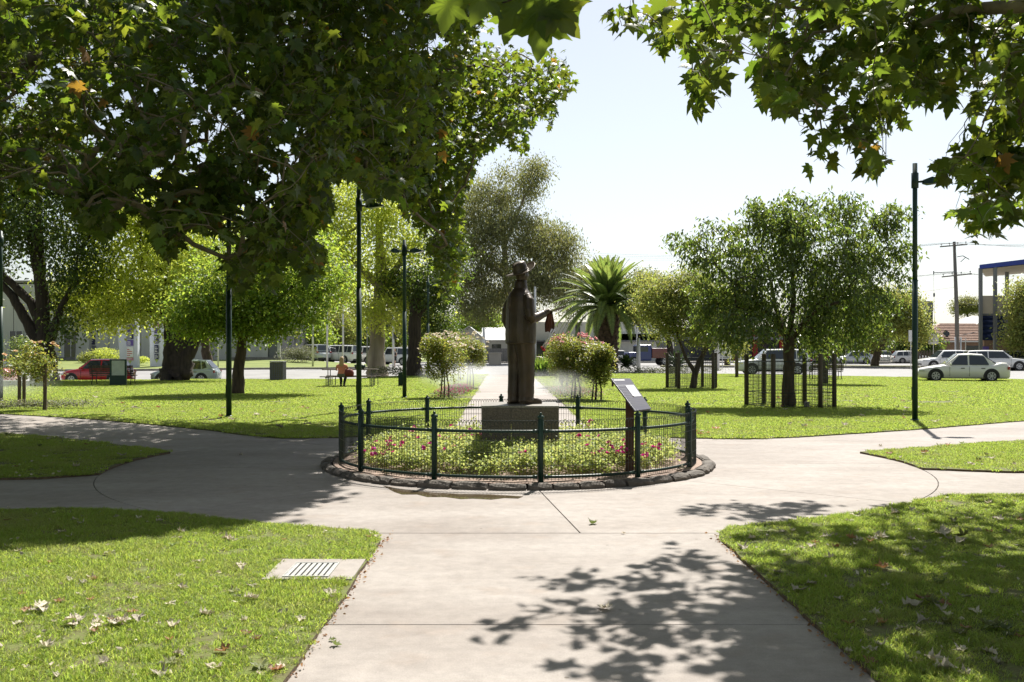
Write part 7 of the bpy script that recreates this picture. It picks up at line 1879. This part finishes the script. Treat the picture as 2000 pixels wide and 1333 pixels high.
def near_tree(label, base, seeds, keep_fn, trunk, leafn, lsize, spreadv, name='plane_tree', hubs=12, fruit=0, seed=1, nparts=290, rmax=0.06, hub_r=0.15, hub_up=0.0):
    rg = random.Random(seed)
    root = empty(name, (base[0], base[1], 0), label, 'tree')
    B0 = np.array([base[0], base[1], 0.0])
    if keep_fn is not None: seeds = seeds[keep_fn(seeds)]
    C = seeds - B0
    b = MB(); pts, rad = trunk
    pp, rr = [], []
    for i in range(len(pts) - 1):
        for k in range(4):
            t = k / 4; pp.append(Vector(pts[i]).lerp(Vector(pts[i + 1]), t) + Vector((rg.uniform(-.04, .04), rg.uniform(-.04, .04), 0)) * (0 if i + k == 0 else 1)); rr.append((rad[i] + (rad[i + 1] - rad[i]) * t) * rg.uniform(0.96, 1.05))
    pp.append(Vector(pts[-1])); rr.append(rad[-1]); b.tube(pp, rr, 18)
    b.build('trunk', M['bark_plane'], root, True)
    fork = np.array(pts[-1]) - np.array([0, 0, 0.2])
    # limbs: a few strong ones towards far corners, then everything grows from them
    def fps(A, k):
        idx = [int(RNG.integers(len(A)))]; d = ((A - A[idx[0]]) ** 2).sum(1)
        for _ in range(k - 1):
            j = int(np.argmax(d)); idx.append(j); d = np.minimum(d, ((A - A[j]) ** 2).sum(1))
        return A[idx]
    Hb = fps(C[C[:, 2] >= hub_up], hubs); Hb = fork + (Hb - fork) * 0.6
    L = MB(); nodes = [tuple(fork)]
    for h in Hb:
        p_ = bend(fork, h, 0.06, 8, 0.02, rg); L.tube(p_, lerpr(hub_r, hub_r * 0.33, 8), 8, False)
        nodes += [tuple(q) for q in p_[2:]]
    grow(L, nodes, 0, C, 0.0036, 0.5, rmax, 5, rg, 0.10, 3)
    tag(L.build('branches', M['bark_plane'], root, True), kind='stuff')
    TW = MB(); allp, allT = [], []
    for c in C:
        k = rg.randint(int(leafn * 0.7), int(leafn * 1.3))
        dv = Vector((rg.gauss(0, 1), rg.gauss(0, 1), -0.9)).normalized(); Ln = spreadv * rg.uniform(0.8, 1.8)
        pc_ = proj(np.array([c]) + B0); seen = -100 < pc_[0][0] < 2100 and pc_[1][0] > -80 and c[1] + B0[1] > 1
        tips_ = [Vector(c), Vector(c) + dv * Ln * 0.6]; seen = seen and (keep_fn is None or bool(keep_fn(np.array([tuple(q_) for q_ in tips_]) + B0).all()))
        if seen: Ln2 = Ln * 0.6
        if seen: TW.tube([Vector(c), Vector(c) + dv * Ln2 * 0.5 + Vector((0, 0, 0.03)), Vector(c) + dv * Ln2], [0.004, 0.003, 0.002], 3, False)
        for i in range(k):
            t = rg.uniform(-0.3, 1); q = Vector(c) + dv * Ln * t + Vector((rg.gauss(0, 1), rg.gauss(0, 1), rg.gauss(0, 0.7))) * spreadv * 0.36
            allp.append(tuple(q))
            if i % 5 == 0 and seen and t < 0.6: TW.tube([Vector(c) + dv * Ln * max(0, t), q], [0.0022, 0.0015], 3, False)
    tag(TW.build('twigs', M['twig'], root), kind='stuff')
    P_ = np.array(allp)
    if keep_fn is not None:
        P_ = P_[keep_fn(P_ + B0)]
    dcam = np.linalg.norm(P_ + B0 - np.array([0, 0, EYE]), axis=1); P_ = P_[dcam > 5.2]; dcam = dcam[dcam > 5.2]
    n = len(P_); T, N = leaf_frames(n, 0.55, 0.55)
    sz = lsize * RNG.uniform(0.55, 1.3, n)
    # the nearest leaves that the picture shows are parts of their own
    W = P_ + B0; px, py = proj(W); vis = (px > 0) & (px < 2000) & (py > 0) & (py < 700) & (W[:, 1] > 1)
    order = np.argsort(np.where(vis, W[:, 1] / sz, 1e9))[:nparts]
    order = order[vis[order]]
    ones = [npmesh('leaf', *lobed_leaf(*q), M['plane_leaf']) for q in ((0.3, 0.16, 0.02), (0.7, 0.1, 0.03), (-0.2, 0.35, 0.03), (0.5, 0.4, 0.02))]
    for i in order:
        one = ones[i % 4]
        B_ = np.cross(T[i], N[i]); mtx = Matrix((B_, T[i], N[i])).transposed().to_4x4() 
        o = bpy.data.objects.new('leaf', one); COL.objects.link(o); o.parent = root
        o.matrix_local = Matrix.Translation(Vector(P_[i])) @ mtx @ Matrix.Scale(float(sz[i]), 4)
    m_ = np.ones(n, bool); m_[order] = False
    deep = ((px < -150) | (px > 2150) | (py < -120) | (W[:, 1] < 1)) & (RNG.uniform(size=n) < 0.93) & (dcam > 9)     # out of view: simpler leaves, enlarged to deepen the shade
    for msk, tpl, g_ in ((m_ & ~deep, STAR, 1.0), (m_ & deep, oval_leaf(0.5, 0.06), 1.3)):
        V0, F0 = tpl; Pk, Tk, Nk, sk = P_[msk], T[msk], N[msk], sz[msk] * g_; Bk = np.cross(Tk, Nk)
        V = (V0[None, :, 0:1] * Bk[:, None] + V0[None, :, 1:2] * Tk[:, None] + V0[None, :, 2:3] * Nk[:, None]) * sk[:, None, None] + Pk[:, None]
        Fc = F0[None] + (np.arange(len(Pk)) * len(V0))[:, None, None]
        tag(link('foliage', npmesh('foliage', V.reshape(-1, 3), Fc.reshape(-1, 3), M['plane_leaf']), root), kind='stuff')
    if fruit:
        fb = MB()
        for i in RNG.choice(len(P_), fruit):
            p0 = Vector(P_[i]) - Vector((0, 0, 0.12)); fb.sphere(p0, 0.015, 8, 5); fb.tube([p0, p0 + Vector((0.01, 0, 0.12))], 0.0015, 3, False)
        tag(fb.build('seed_balls', M['twig'], root), kind='stuff')
    return root

# left crown
n = 160000
c = np.c_[RNG.uniform(-24, 3, n), RNG.uniform(2.5, 29, n), RNG.uniform(2.6, 15.5, n)]
px, py = proj(c); s_ = shadow_of(c); sx, sy = proj(s_ + np.array([0, 0, 1e-6]))
sil = silL(px, py)
sil_ok = sil & (silL(px + 12, py + 14)) & (silL(px - 10, py + 14) | (px < 30))
sh_ok = inpoly(sx, sy, SH_L) & ~(s_[:, 1] < 0.5)
# crowns thin out upwards into a dome
dome = ((c[:, 0] + 9) / 12.5) ** 2 + ((c[:, 1] - 18) / 12) ** 2 + ((c[:, 2] - 5) / 10.5) ** 2 < 1
off = (px < -150) | (c[:, 1] < 6)
sh_ok |= off & ((s_[:, 0] < -0.53 * s_[:, 1] - 0.3) | (s_[:, 1] < 4))
dome |= ((c[:, 0] + 11.5) / 11.5) ** 2 + ((c[:, 1] - 16) / 13) ** 2 + ((c[:, 2] - 5) / 8) ** 2 < 1  # unseen part of the crown, widened to cut down the sky light
ok = (sil_ok | (c[:, 1] < 4)) & sh_ok & dome
# sky gaps: small chinks
for gx, gy, gr in ((75, 40, 26), (62, 70, 20), (160, 95, 16), (340, 50, 10), (355, 125, 30), (375, 150, 26), (400, 30, 14), (300, 75, 12), (870, 75, 22), (868, 120, 18), (990, 95, 16), (985, 190, 14), (560, 85, 14), (190, 85, 14), (95, 260, 20), (850, 60, 14)):
    ok &= ~(((px - gx) ** 2 + (py - gy) ** 2) < gr ** 2)
def chink(a, b_):
    """small see-through chinks in the low left of the crown"""
    f = np.sin(a * 0.105 + 1.3 * np.sin(b_ * 0.019) + 1) * np.sin(b_ * 0.115 + 1.1 * np.sin(a * 0.023)) + 0.55 * np.sin(a * 0.031 + b_ * 0.024 + 2)
    return (a > 0) & (a < 600) & (b_ > 90 + 0.25 * a) & (b_ < 700) & (f > 0.42)
ok &= ~chink(px, py)
c = c[ok]; sx, sy = sx[ok], sy[ok]
px, py = proj(c)
vis = (px > -30) & (py > -20)
print('left clusters', len(c), vis.sum())
iv = np.where(vis)[0]; ih = np.where(~vis)[0]
iv = iv[RNG.permutation(len(iv))[:3200]]; hs = (sx[ih] > -250) & (sx[ih] < 700) & (sy[ih] > 855) & (sy[ih] < 1080)
hi = c[ih][:, 2] > 7.5
ih = np.r_[ih[hs & hi][:4800], ih[hs & ~hi][:1700], ih[~hs][:3600]]
q = np.c_[RNG.uniform(-40, 1130, 6000), RNG.uniform(100, 610, 6000)]
q = q[silL(q[:, 0], q[:, 1]) & silL(q[:, 0], q[:, 1] + 14) & ~chink(q[:, 0], q[:, 1])]
q = q[(q[:, 0] > 600) | (q[:, 1] > 330)][:1300]
Yq = np.where(q[:, 0] > 640, RNG.uniform(21.5, 26.5, len(q)), RNG.uniform(14, 19, len(q)))
low = np.c_[(q[:, 0] - 1000) / F * Yq, Yq, EYE - (q[:, 1] - HZ) / F * Yq]      # the low hanging skirt of the crown
seedsL = np.vstack([c[np.r_[iv, ih]], low])
def keepL(W):
    a, b_ = proj(W)
    hole = chink(a, b_) & (RNG.uniform(size=len(a)) < 0.9)
    return ((silL(a, b_) & silL(a, b_ + 5)) | (b_ < 0) | (a < 0)) & ~hole & ~((W[:, 1] < 8.5) & (a > -60) & (b_ > -60) & (a < 2060))
near_tree('huge plane tree whose dark hanging crown fills the upper left', (-11.5, 17.5), seedsL, keepL,
          ([(0, 0, -0.1), (0.05, 0, 0.6), (0.1, 0, 2), (0.2, 0.1, 3.6), (0.5, 0.2, 5.2)], [0.75, 0.52, 0.44, 0.40, 0.36]), 12, 0.165, 0.38, hubs=14, rmax=0.05, fruit=60, seed=3)

# right crown
n = 60000
c = np.c_[RNG.uniform(-3.5, 17, n), RNG.uniform(-5.0, 15.5, n), RNG.uniform(2.4, 11.5, n)]
c[:, 1] = np.where(np.abs(c[:, 1]) < 0.3, 0.5, c[:, 1])
px, py = proj(c); s_ = shadow_of(c); sx, sy = proj(s_)
infr = (px > -20) & (px < 2020) & (py > -25) & (py < 1400)
sh_ok = np.zeros(n, bool)
for q in SH_R: sh_ok |= inpoly(sx, sy, q)
behind = c[:, 1] < 1.0
sh_ok |= (s_[:, 1] < 4.6) | (s_[:, 0] > 0.54 * s_[:, 1] + 0.2)
sh_ok &= ((c[:, 0] - 6.5) / 9.5) ** 2 + ((c[:, 1] - 5.5) / 9.5) ** 2 + ((c[:, 2] - 4.5) / 6.5) ** 2 < 1
okv = infr & silR(px, py) & (silR(px, py + 8)) & sh_ok & (c[:, 1] > 6.8)
near_sky = (py > -150) & (px < 1150) & (px > 0)
okh = sh_ok & (behind & (c[:, 2] > 3) | ~behind & ~infr & ((py < 0) | (px > 2050)))  # unseen crown carried back over the camera to dim the sky light
cv, chd = c[okv], c[okh]
f = np.sin(chd[:, 0] * 2.9 + 1.3) * np.sin(chd[:, 1] * 3.3 + chd[:, 2] * 1.5)
chd = chd[f > -0.35]
print('right clusters', len(cv), len(chd))
# where the picture shows leaves but the shade rule starves a place, top it up
n2 = 9000
q = np.c_[RNG.uniform(1170, 2100, n2), RNG.uniform(-20, 500, n2)]; Yq = RNG.uniform(8.4, 11.2, n2)
extra = np.c_[(q[:, 0] - 1000) / F * Yq, Yq, EYE - (q[:, 1] - HZ) / F * Yq]
extra = extra[silR(q[:, 0], q[:, 1]) & silR(q[:, 0], q[:, 1] + 8)]
extra = extra[:265]
z3 = RNG.uniform(4.3, 7.5, 60); s3 = [G(x_, y_) for x_, y_ in zip(RNG.uniform(1335, 1600, 60), RNG.uniform(985, 1012, 60))]
e3 = np.array([[s_[0] + z_ * SUNV.x / SUNV.z, s_[1] + z_ * SUNV.y / SUNV.z, z_] for s_, z_ in zip(s3, z3)])
a3, b3 = proj(e3); e3 = e3[(b3 < -25) | silR(a3, b3)][:26]
extra = np.vstack([extra, e3])
z3 = RNG.uniform(3.4, 8.0, 700); s3 = [G(x_, y_) for x_, y_ in zip(RNG.uniform(1440, 2080, 700), RNG.uniform(1010, 1340, 700))]
e3 = np.array([[s_[0] + z_ * SUNV.x / SUNV.z, s_[1] + z_ * SUNV.y / SUNV.z, z_] for s_, z_ in zip(s3, z3)])
a3, b3 = proj(e3); gp = np.sin(np.array([s_[0] for s_ in s3]) * 3.1 + 1) * np.sin(np.array([s_[1] for s_ in s3]) * 2.6)
e3 = e3[((b3 < -25) | (a3 > 2060)) & (gp < 0.35)][:200]
extra = np.vstack([extra, e3])
cv = cv[RNG.permutation(len(cv))[:130]]; chd = chd[RNG.permutation(len(chd))[:2900]]
def keepR(W):
    a, b_ = proj(W); return (silR(a, b_) | (b_ < -5) | (a > 2010) | (W[:, 1] < 0.8)) & ~((W[:, 1] < 6.3) & (W[:, 1] > 0.2) & (a > -60) & (b_ > -60) & (a < 2060))
near_tree('plane tree whose bright leafy branches dangle into the sky at the upper right', (8.6, 7.6), np.concatenate([cv, extra, chd]), keepR,
          ([(0, 0, -0.1), (0, 0, 0.6), (-0.05, 0, 2.0), (-0.2, 0.1, 4.2), (-0.5, 0.2, 5.8)], [0.62, 0.45, 0.38, 0.33, 0.28]), 10, 0.148, 0.25, hubs=8, rmax=0.018, hub_r=0.12, hub_up=6.2, fruit=50, seed=5, nparts=295)
# the big leafy spray that dips into the top of the frame close to the camera
sp = empty('leaf_spray', (0.15, 4.3, 3.0), 'big soft close-up plane leaves dipping into the top of the photo above the statue', 'branch')
ones = [npmesh('leaf', *lobed_leaf(*q), M['plane_leaf']) for q in ((0.3, 0.16, 0.02), (0.7, 0.1, 0.03), (-0.2, 0.35, 0.03))]
m_ = MB(); m_.tube([(1.2, -0.6, 0.75), (0.5, -0.2, 0.42), (-0.05, 0, 0.20), (-0.35, 0.1, 0.12)], [0.012, 0.008, 0.005, 0.003], 6); m_.build('twig', M['twig'], sp)
for (px, py, Yl, s_, a, tl_) in ((1060, 12, 4.3, 0.17, 0.1, 0.5), (1025, -10, 4.35, 0.16, 0.7, 0.3), (1075, 0, 4.25, 0.15, -0.8, 0.4), (1005, 8, 4.4, 0.13, 0.3, 1.0), (878, -14, 4.3, 0.13, 0.2, 0.5), (1048, -5, 4.2, 0.14, -0.3, 1.2), (1095, -20, 4.3, 0.13, -0.5, 0.6), (955, -30, 4.3, 0.14, 0.5, 0.5)):
    p_ = P(px, py, Yl) - sp.location
    link('leaf', ones[int(px) % 3], sp, p_, (R(-90) + tl_ * 0.6, a * 0.8, 0.3 * a), s_ * 1.3)
    m2 = MB(); m2.tube([p_, p_ + Vector((0.01, 0, 0.05)), (p_.x * 0.7, 0, 0.22)], 0.0022, 4); m2.build('leaf_stalk', M['strap_leaf'], sp)
# pale mottled limb crossing the top right corner
lim = [P(2080, -10, 8.6), P(1990, 12, 8.7), P(1900, 18, 8.8), P(1850, 30, 8.85), P(1800, 52, 8.9), P(1740, 78, 9.0)]
root = [o for o in bpy.data.objects if o.name.startswith('plane_tree') and o.location.x > 0][0]
m_ = MB(); fk = Vector((8.4, 7.7, 3.9)); m_.tube([v - root.location for v in [fk, P(2300, -30, 8.2)] + lim], [0.17, 0.10, 0.075, 0.062, 0.055, 0.048, 0.040, 0.028], 12)
m_.tube([P(1893, 18, 8.8) - root.location, P(1900, 60, 8.8) - root.location, P(1905, 140, 8.85) - root.location], [0.022, 0.016, 0.008], 7)
m_.build('limb', M['bark_plane'], root, True)

# ------------------------------------------------------------------ grass
def tuft(name, size, n, h, wd, seed):
    rg = np.random.default_rng(seed)
    pos = np.c_[rg.uniform(-size / 2, size / 2, (n, 2)), np.zeros(n)]
    a = rg.uniform(0, 2 * np.pi, n); ln = rg.normal(0, 0.38, (n, 2)); hh_ = h * rg.uniform(0.45, 1.25, n)
    d = np.c_[ln, np.ones(n)]; d = norm(d); side = np.c_[np.cos(a), np.sin(a), np.zeros(n)] * wd
    m1 = pos + d * hh_[:, None] * 0.55; tip = pos + d * hh_[:, None] * 1.0 + np.c_[ln * hh_[:, None] * 0.7, -0.12 * hh_]
    V = np.stack([pos - side, pos + side, m1 + side * 0.8, m1 - side * 0.8, tip], 1).reshape(-1, 3)
    b_ = np.arange(n)[:, None] * 5
    Fc = np.concatenate([b_ + np.array([[0, 1, 2]]), b_ + np.array([[0, 2, 3]]), b_ + np.array([[3, 2, 4]])])
    me = npmesh(name, V, Fc, M['grass_blade'])
    return bpy.data.objects.new(name, me)
def instancer(name, pts, rot, sc, tpls, label=None):
    me = bpy.data.meshes.new(name); me.vertices.add(len(pts)); me.vertices.foreach_set('co', np.asarray(pts, np.float32).ravel())
    at = me.attributes.new('rot', 'FLOAT_VECTOR', 'POINT'); at.data.foreach_set('vector', np.asarray(rot, np.float32).ravel())
    at = me.attributes.new('sc', 'FLOAT_VECTOR', 'POINT'); at.data.foreach_set('vector', np.asarray(sc, np.float32).ravel())
    at = me.attributes.new('pick', 'INT', 'POINT'); at.data.foreach_set('value', RNG.integers(0, len(tpls), len(pts)).astype(np.int32))
    o = link(name, me); tag(o, kind='stuff')
    ng = bpy.data.node_groups.new(name, 'GeometryNodeTree')
    ng.interface.new_socket('Geometry', in_out='INPUT', socket_type='NodeSocketGeometry'); ng.interface.new_socket('Geometry', in_out='OUTPUT', socket_type='NodeSocketGeometry')
    N_ = ng.nodes; gi = N_.new('NodeGroupInput'); go = N_.new('NodeGroupOutput')
    iop = N_.new('GeometryNodeInstanceOnPoints'); ng.links.new(gi.outputs[0], iop.inputs['Points'])
    g2 = N_.new('GeometryNodeGeometryToInstance')
    for t in tpls[::-1]:
        oi = N_.new('GeometryNodeObjectInfo'); oi.inputs['Object'].default_value = t; oi.inputs['As Instance'].default_value = True
        ng.links.new(oi.outputs['Geometry'], g2.inputs[0])
    ng.links.new(g2.outputs[0], iop.inputs['Instance'])
    iop.inputs['Pick Instance'].default_value = True
    def na(nm, ty):
        q = N_.new('GeometryNodeInputNamedAttribute'); q.data_type = ty; q.inputs[0].default_value = nm; return q.outputs['Attribute']
    ng.links.new(na('pick', 'INT'), iop.inputs['Instance Index'])
    ng.links.new(na('rot', 'FLOAT_VECTOR'), iop.inputs['Rotation']); ng.links.new(na('sc', 'FLOAT_VECTOR'), iop.inputs['Scale'])
    ng.links.new(iop.outputs[0], go.inputs[0])
    md = o.modifiers.new('scatter', 'NODES'); md.node_group = ng
    return o
def in_lawn(x, y):
    r_ = inpoly(x, y, lawn_nl) | inpoly(x, y, lawn_nr) | inpoly(x, y, lawn_wl) | inpoly(x, y, lawn_wr)
    fl1 = fl_near + fl_far[::-1]; fl2 = fl_near2 + fl_far2[::-1]
    r_ |= inpoly(x, y, fl1) | inpoly(x, y, fl2)
    r_ &= ~((x > -1.74) & (x < -1.1) & (y > 7.03) & (y < 7.65))
    return r_
def inset(x, y, d):
    r_ = in_lawn(x, y)
    for dx, dy in ((d, 0), (-d, 0), (0, d), (0, -d)): r_ &= in_lawn(x + dx, y + dy)
    return r_
def grass_zone(name, y0, y1, size, density, n, h, wd, mr, seed, edge=False):
    tpls = [tuft('grass_tuft', size, n, h, wd, seed + k) for k in range(4)]
    area = (y1 - y0) * 2 * mr * (y0 + y1) / 2
    k = int(area * density)
    y = np.sqrt(RNG.uniform(y0 * y0, y1 * y1, k)); x = RNG.uniform(-1, 1, k) * (y * mr + 0.4)
    ok = inset(x, y, size * 0.42) if not edge else (in_lawn(x, y) & ~inset(x, y, 0.16) | in_lawn(x, y) & (RNG.uniform(size=len(x)) < 0.12))
    x, y = x[ok], y[ok]
    p = np.c_[x, y, H(x, y) + 0.02]
    f = 0.8 + 0.35 * np.sin(x * 2.3 + 0.7 * y) * np.sin(y * 1.9 - x) * 0.5 + RNG.uniform(-0.15, 0.25, len(x))
    s_ = np.c_[np.ones(len(x)), np.ones(len(x)), f]
    r_ = np.c_[np.zeros(len(x)), np.zeros(len(x)), RNG.uniform(0, 6.28, len(x))]
    print(name, len(x)); instancer(name, p, r_, s_, tpls)
grass_zone('grass', 3.0, 10, 0.22, 60, 260, 0.050, 0.0024, 0.78, 1)
grass_zone('grass', 3.6, 13, 0.05, 520, 20, 0.042, 0.0024, 0.7, 5, True)
grass_zone('grass', 10, 17, 0.30, 34, 260, 0.046, 0.0036, 0.7, 9)
grass_zone('grass', 13, 27, 0.12, 60, 26, 0.042, 0.0060, 0.56, 21, True)
grass_zone('grass', 17, 28, 0.45, 16, 260, 0.044, 0.006, 0.64, 15)
grass_zone('grass', 28, 68, 0.9, 4.5, 300, 0.045, 0.013, 0.62, 27)

# ------------------------------------------------------------------ fallen leaves: each one lies where it fell
def curled(seed, curl):
    rg = random.Random(seed); v, f = lobed_leaf(0, 0, 0.05); v = v.copy() - np.array([0, 0.45, 0])
    # subdivide lightly by adding mid ring points is not needed at this size: bend it
    a = curl; v2 = v.copy()
    v2[:, 2] = 1.6 * v[:, 2] + a * (v[:, 0] ** 2) * 1.4 + a * 0.7 * (v[:, 1] ** 2) * rg.choice((1, -0.6)) + np.array([rg.uniform(-0.06, 0.06) for _ in v])
    v2[:, 0] *= 1 - 0.25 * abs(a)
    v2[:, 2] -= v2[:, 2].min()
    stalk = len(v2); v2 = np.vstack([v2, [[-0.01, -0.45, v2[0, 2]], [0.01, -0.45, v2[0, 2]], [0.05, -0.85, v2[0, 2] + 0.05]]])
    f2 = np.vstack([f, [[stalk, stalk + 1, stalk + 2]]])
    return v2, f2
kinds = []
for mtn, lab in (('dead_leaf', 'pale dry'), ('dead_leaf', 'pale dry'), ('dead_leaf', 'pale dry'), ('brown_leaf', 'russet'), ('olive_dead_leaf', 'olive')):
    for k in range(2):
        v, f = curled(len(kinds) * 3 + k, (0.4, -0.45, 0.8, 0.2)[(len(kinds) + k) % 4]); kinds.append((npmesh('fallen_leaf', v, f, M[mtn]), lab))
def drop(px, py, size, zoff, area):
    x, y = G(px, py)
    if not in_lawn(np.array([x]), np.array([y]))[0] and area != 'path': return False
    if area == 'path' and in_lawn(np.array([x]), np.array([y]))[0]: return False
    me, lab = random.choice(kinds)
    o = link('fallen_leaf', me, None, (x, y, zoff), (random.uniform(-0.2, 0.2), random.uniform(-0.2, 0.2), random.uniform(0, 6.28)), size * 0.9 * random.choice((0.55, 0.75, 0.9, 1.0, 1.25)))
    where = {'nl': 'on the near-left lawn', 'nr': 'on the near-right lawn', 'fl': 'on the far lawn left of the statue', 'fr': 'on the far lawn right of the statue', 'wr': 'on the small grass wedge at the right', 'path': 'on the concrete path', 'wl': 'on the shaded grass wedge at the left'}[area]
    sz_ = o.scale[0] / size / 0.9
    lab = ('small ' if sz_ < 0.86 else 'large ' if sz_ > 1.1 else 'middling ') + lab
    if area in ('nl', 'nr'): where += (' low down', ' halfway', ' near the plaza')[0 if py > 1220 else 1 if py > 1110 else 2] + (' by the path' if (px > 480 if area == 'nl' else px < 1700) else '')
    tag(o, '%s fallen leaf %s' % (lab, where), 'fallen leaf', '%s leaves fallen %s' % (lab, where))
    return True
def many(n, x0, x1, y0, y1, size, zoff, area):
    k = 0
    for _ in range(n * 12):
        # spread evenly over the ground, not the picture
        t = random.random(); Ya, Yb_ = 3207.6 / (y1 - HZ), 3207.6 / (y0 - HZ); Yr = math.sqrt(Ya * Ya + t * (Yb_ * Yb_ - Ya * Ya)) if False else Ya + t ** 1.3 * (Yb_ - Ya)
        if drop(random.uniform(x0, x1), HZ + 3207.6 / Yr, size, zoff, area): k += 1
        if k >= n: break
many(84, 0, 740, 1010, 1333, 0.078, 0.034, 'nl')
many(88, 1400, 2000, 985, 1333, 0.088, 0.034, 'nr')
many(12, 1700, 2000, 870, 920, 0.13, 0.05, 'wr')
many(34, 1370, 1990, 775, 850, 0.15, 0.055, 'fr')
many(26, 160, 640, 775, 845, 0.15, 0.055, 'fl')
many(10, 0, 260, 850, 940, 0.12, 0.05, 'wl')
# clusters of crumpled leaves seen in the picture
for cx_, cy_, k, s_, ar in ((75, 1205, 7, 0.10, 'nl'), (220, 1225, 12, 0.09, 'nl'), (165, 1240, 5, 0.09, 'nl'), (480, 1185, 4, 0.09, 'nl'), (1810, 1190, 7, 0.13, 'nr'), (1940, 1235, 3, 0.13, 'nr'), (1690, 1065, 6, 0.12, 'nr'), (1860, 1060, 9, 0.12, 'nr'), (1380, 845, 6, 0.13, 'fr'), (1560, 832, 4, 0.13, 'fr')):
    for _ in range(k): drop(cx_ + random.gauss(0, 22), cy_ + random.gauss(0, 7), s_ * 0.82, 0.040 + random.uniform(0, 0.02), ar)
for px_, py_ in ((1157, 1024), (1218, 1043), (650, 1252), (656, 1262), (1180, 1190), (470, 890), (1720, 872)): drop(px_, py_, 0.085, 0.006, 'path')
for (px_, py_, z_, mk) in ((985, 938, 0.085, 4), (1130, 935, 0.085, 1), (835, 915, 0.12, 4), (1275, 915, 0.1, 4), (1330, 915, 0.09, 4), (750, 925, 0.085, 0)):
    x, y = G(px_, py_, z_); o = link('fallen_leaf', kinds[mk][0], None, (x, y, z_), (0.2, 0.3, px_), 0.11)
    tag(o, '%s leaf caught on the gravel inside the kerb at the foot of the fence' % kinds[mk][1], 'fallen leaf', '%s leaves on the bed margin' % kinds[mk][1])
# tiny litter specks
n = 2600; y = RNG.uniform(4.9, 26, n); x = RNG.uniform(-0.53, 0.53, n) * y; ok = in_lawn(x, y); x, y = x[ok], y[ok]
T = RNG.normal(size=(len(x), 3)); T[:, 2] *= 0.25; T = norm(T); N = norm(np.cross(T, RNG.normal(size=T.shape)))
me = scatter_leaves('leaf_litter', np.c_[x, y, np.full(len(x), 0.045)], 0.04, OVAL, M['dead_leaf'], T=T, N=N); tag(link('leaf_litter', me), kind='stuff')
n = 240; t = RNG.uniform(0, 1, n); yy_ = 5 + t * 4; side = RNG.integers(0, 2, n)
x = np.where(side, 1.80 - np.abs(RNG.normal(0, .03, n)), -1.11 + np.abs(RNG.normal(0, .03, n)))
me = scatter_leaves('edge_litter', np.c_[x, yy_, np.full(n, 0.012)], 0.028, OVAL, M['brown_leaf'], T=norm(RNG.normal(size=(n, 3)) * np.array([1, 1, .3]))); tag(link('edge_litter', me), kind='stuff')
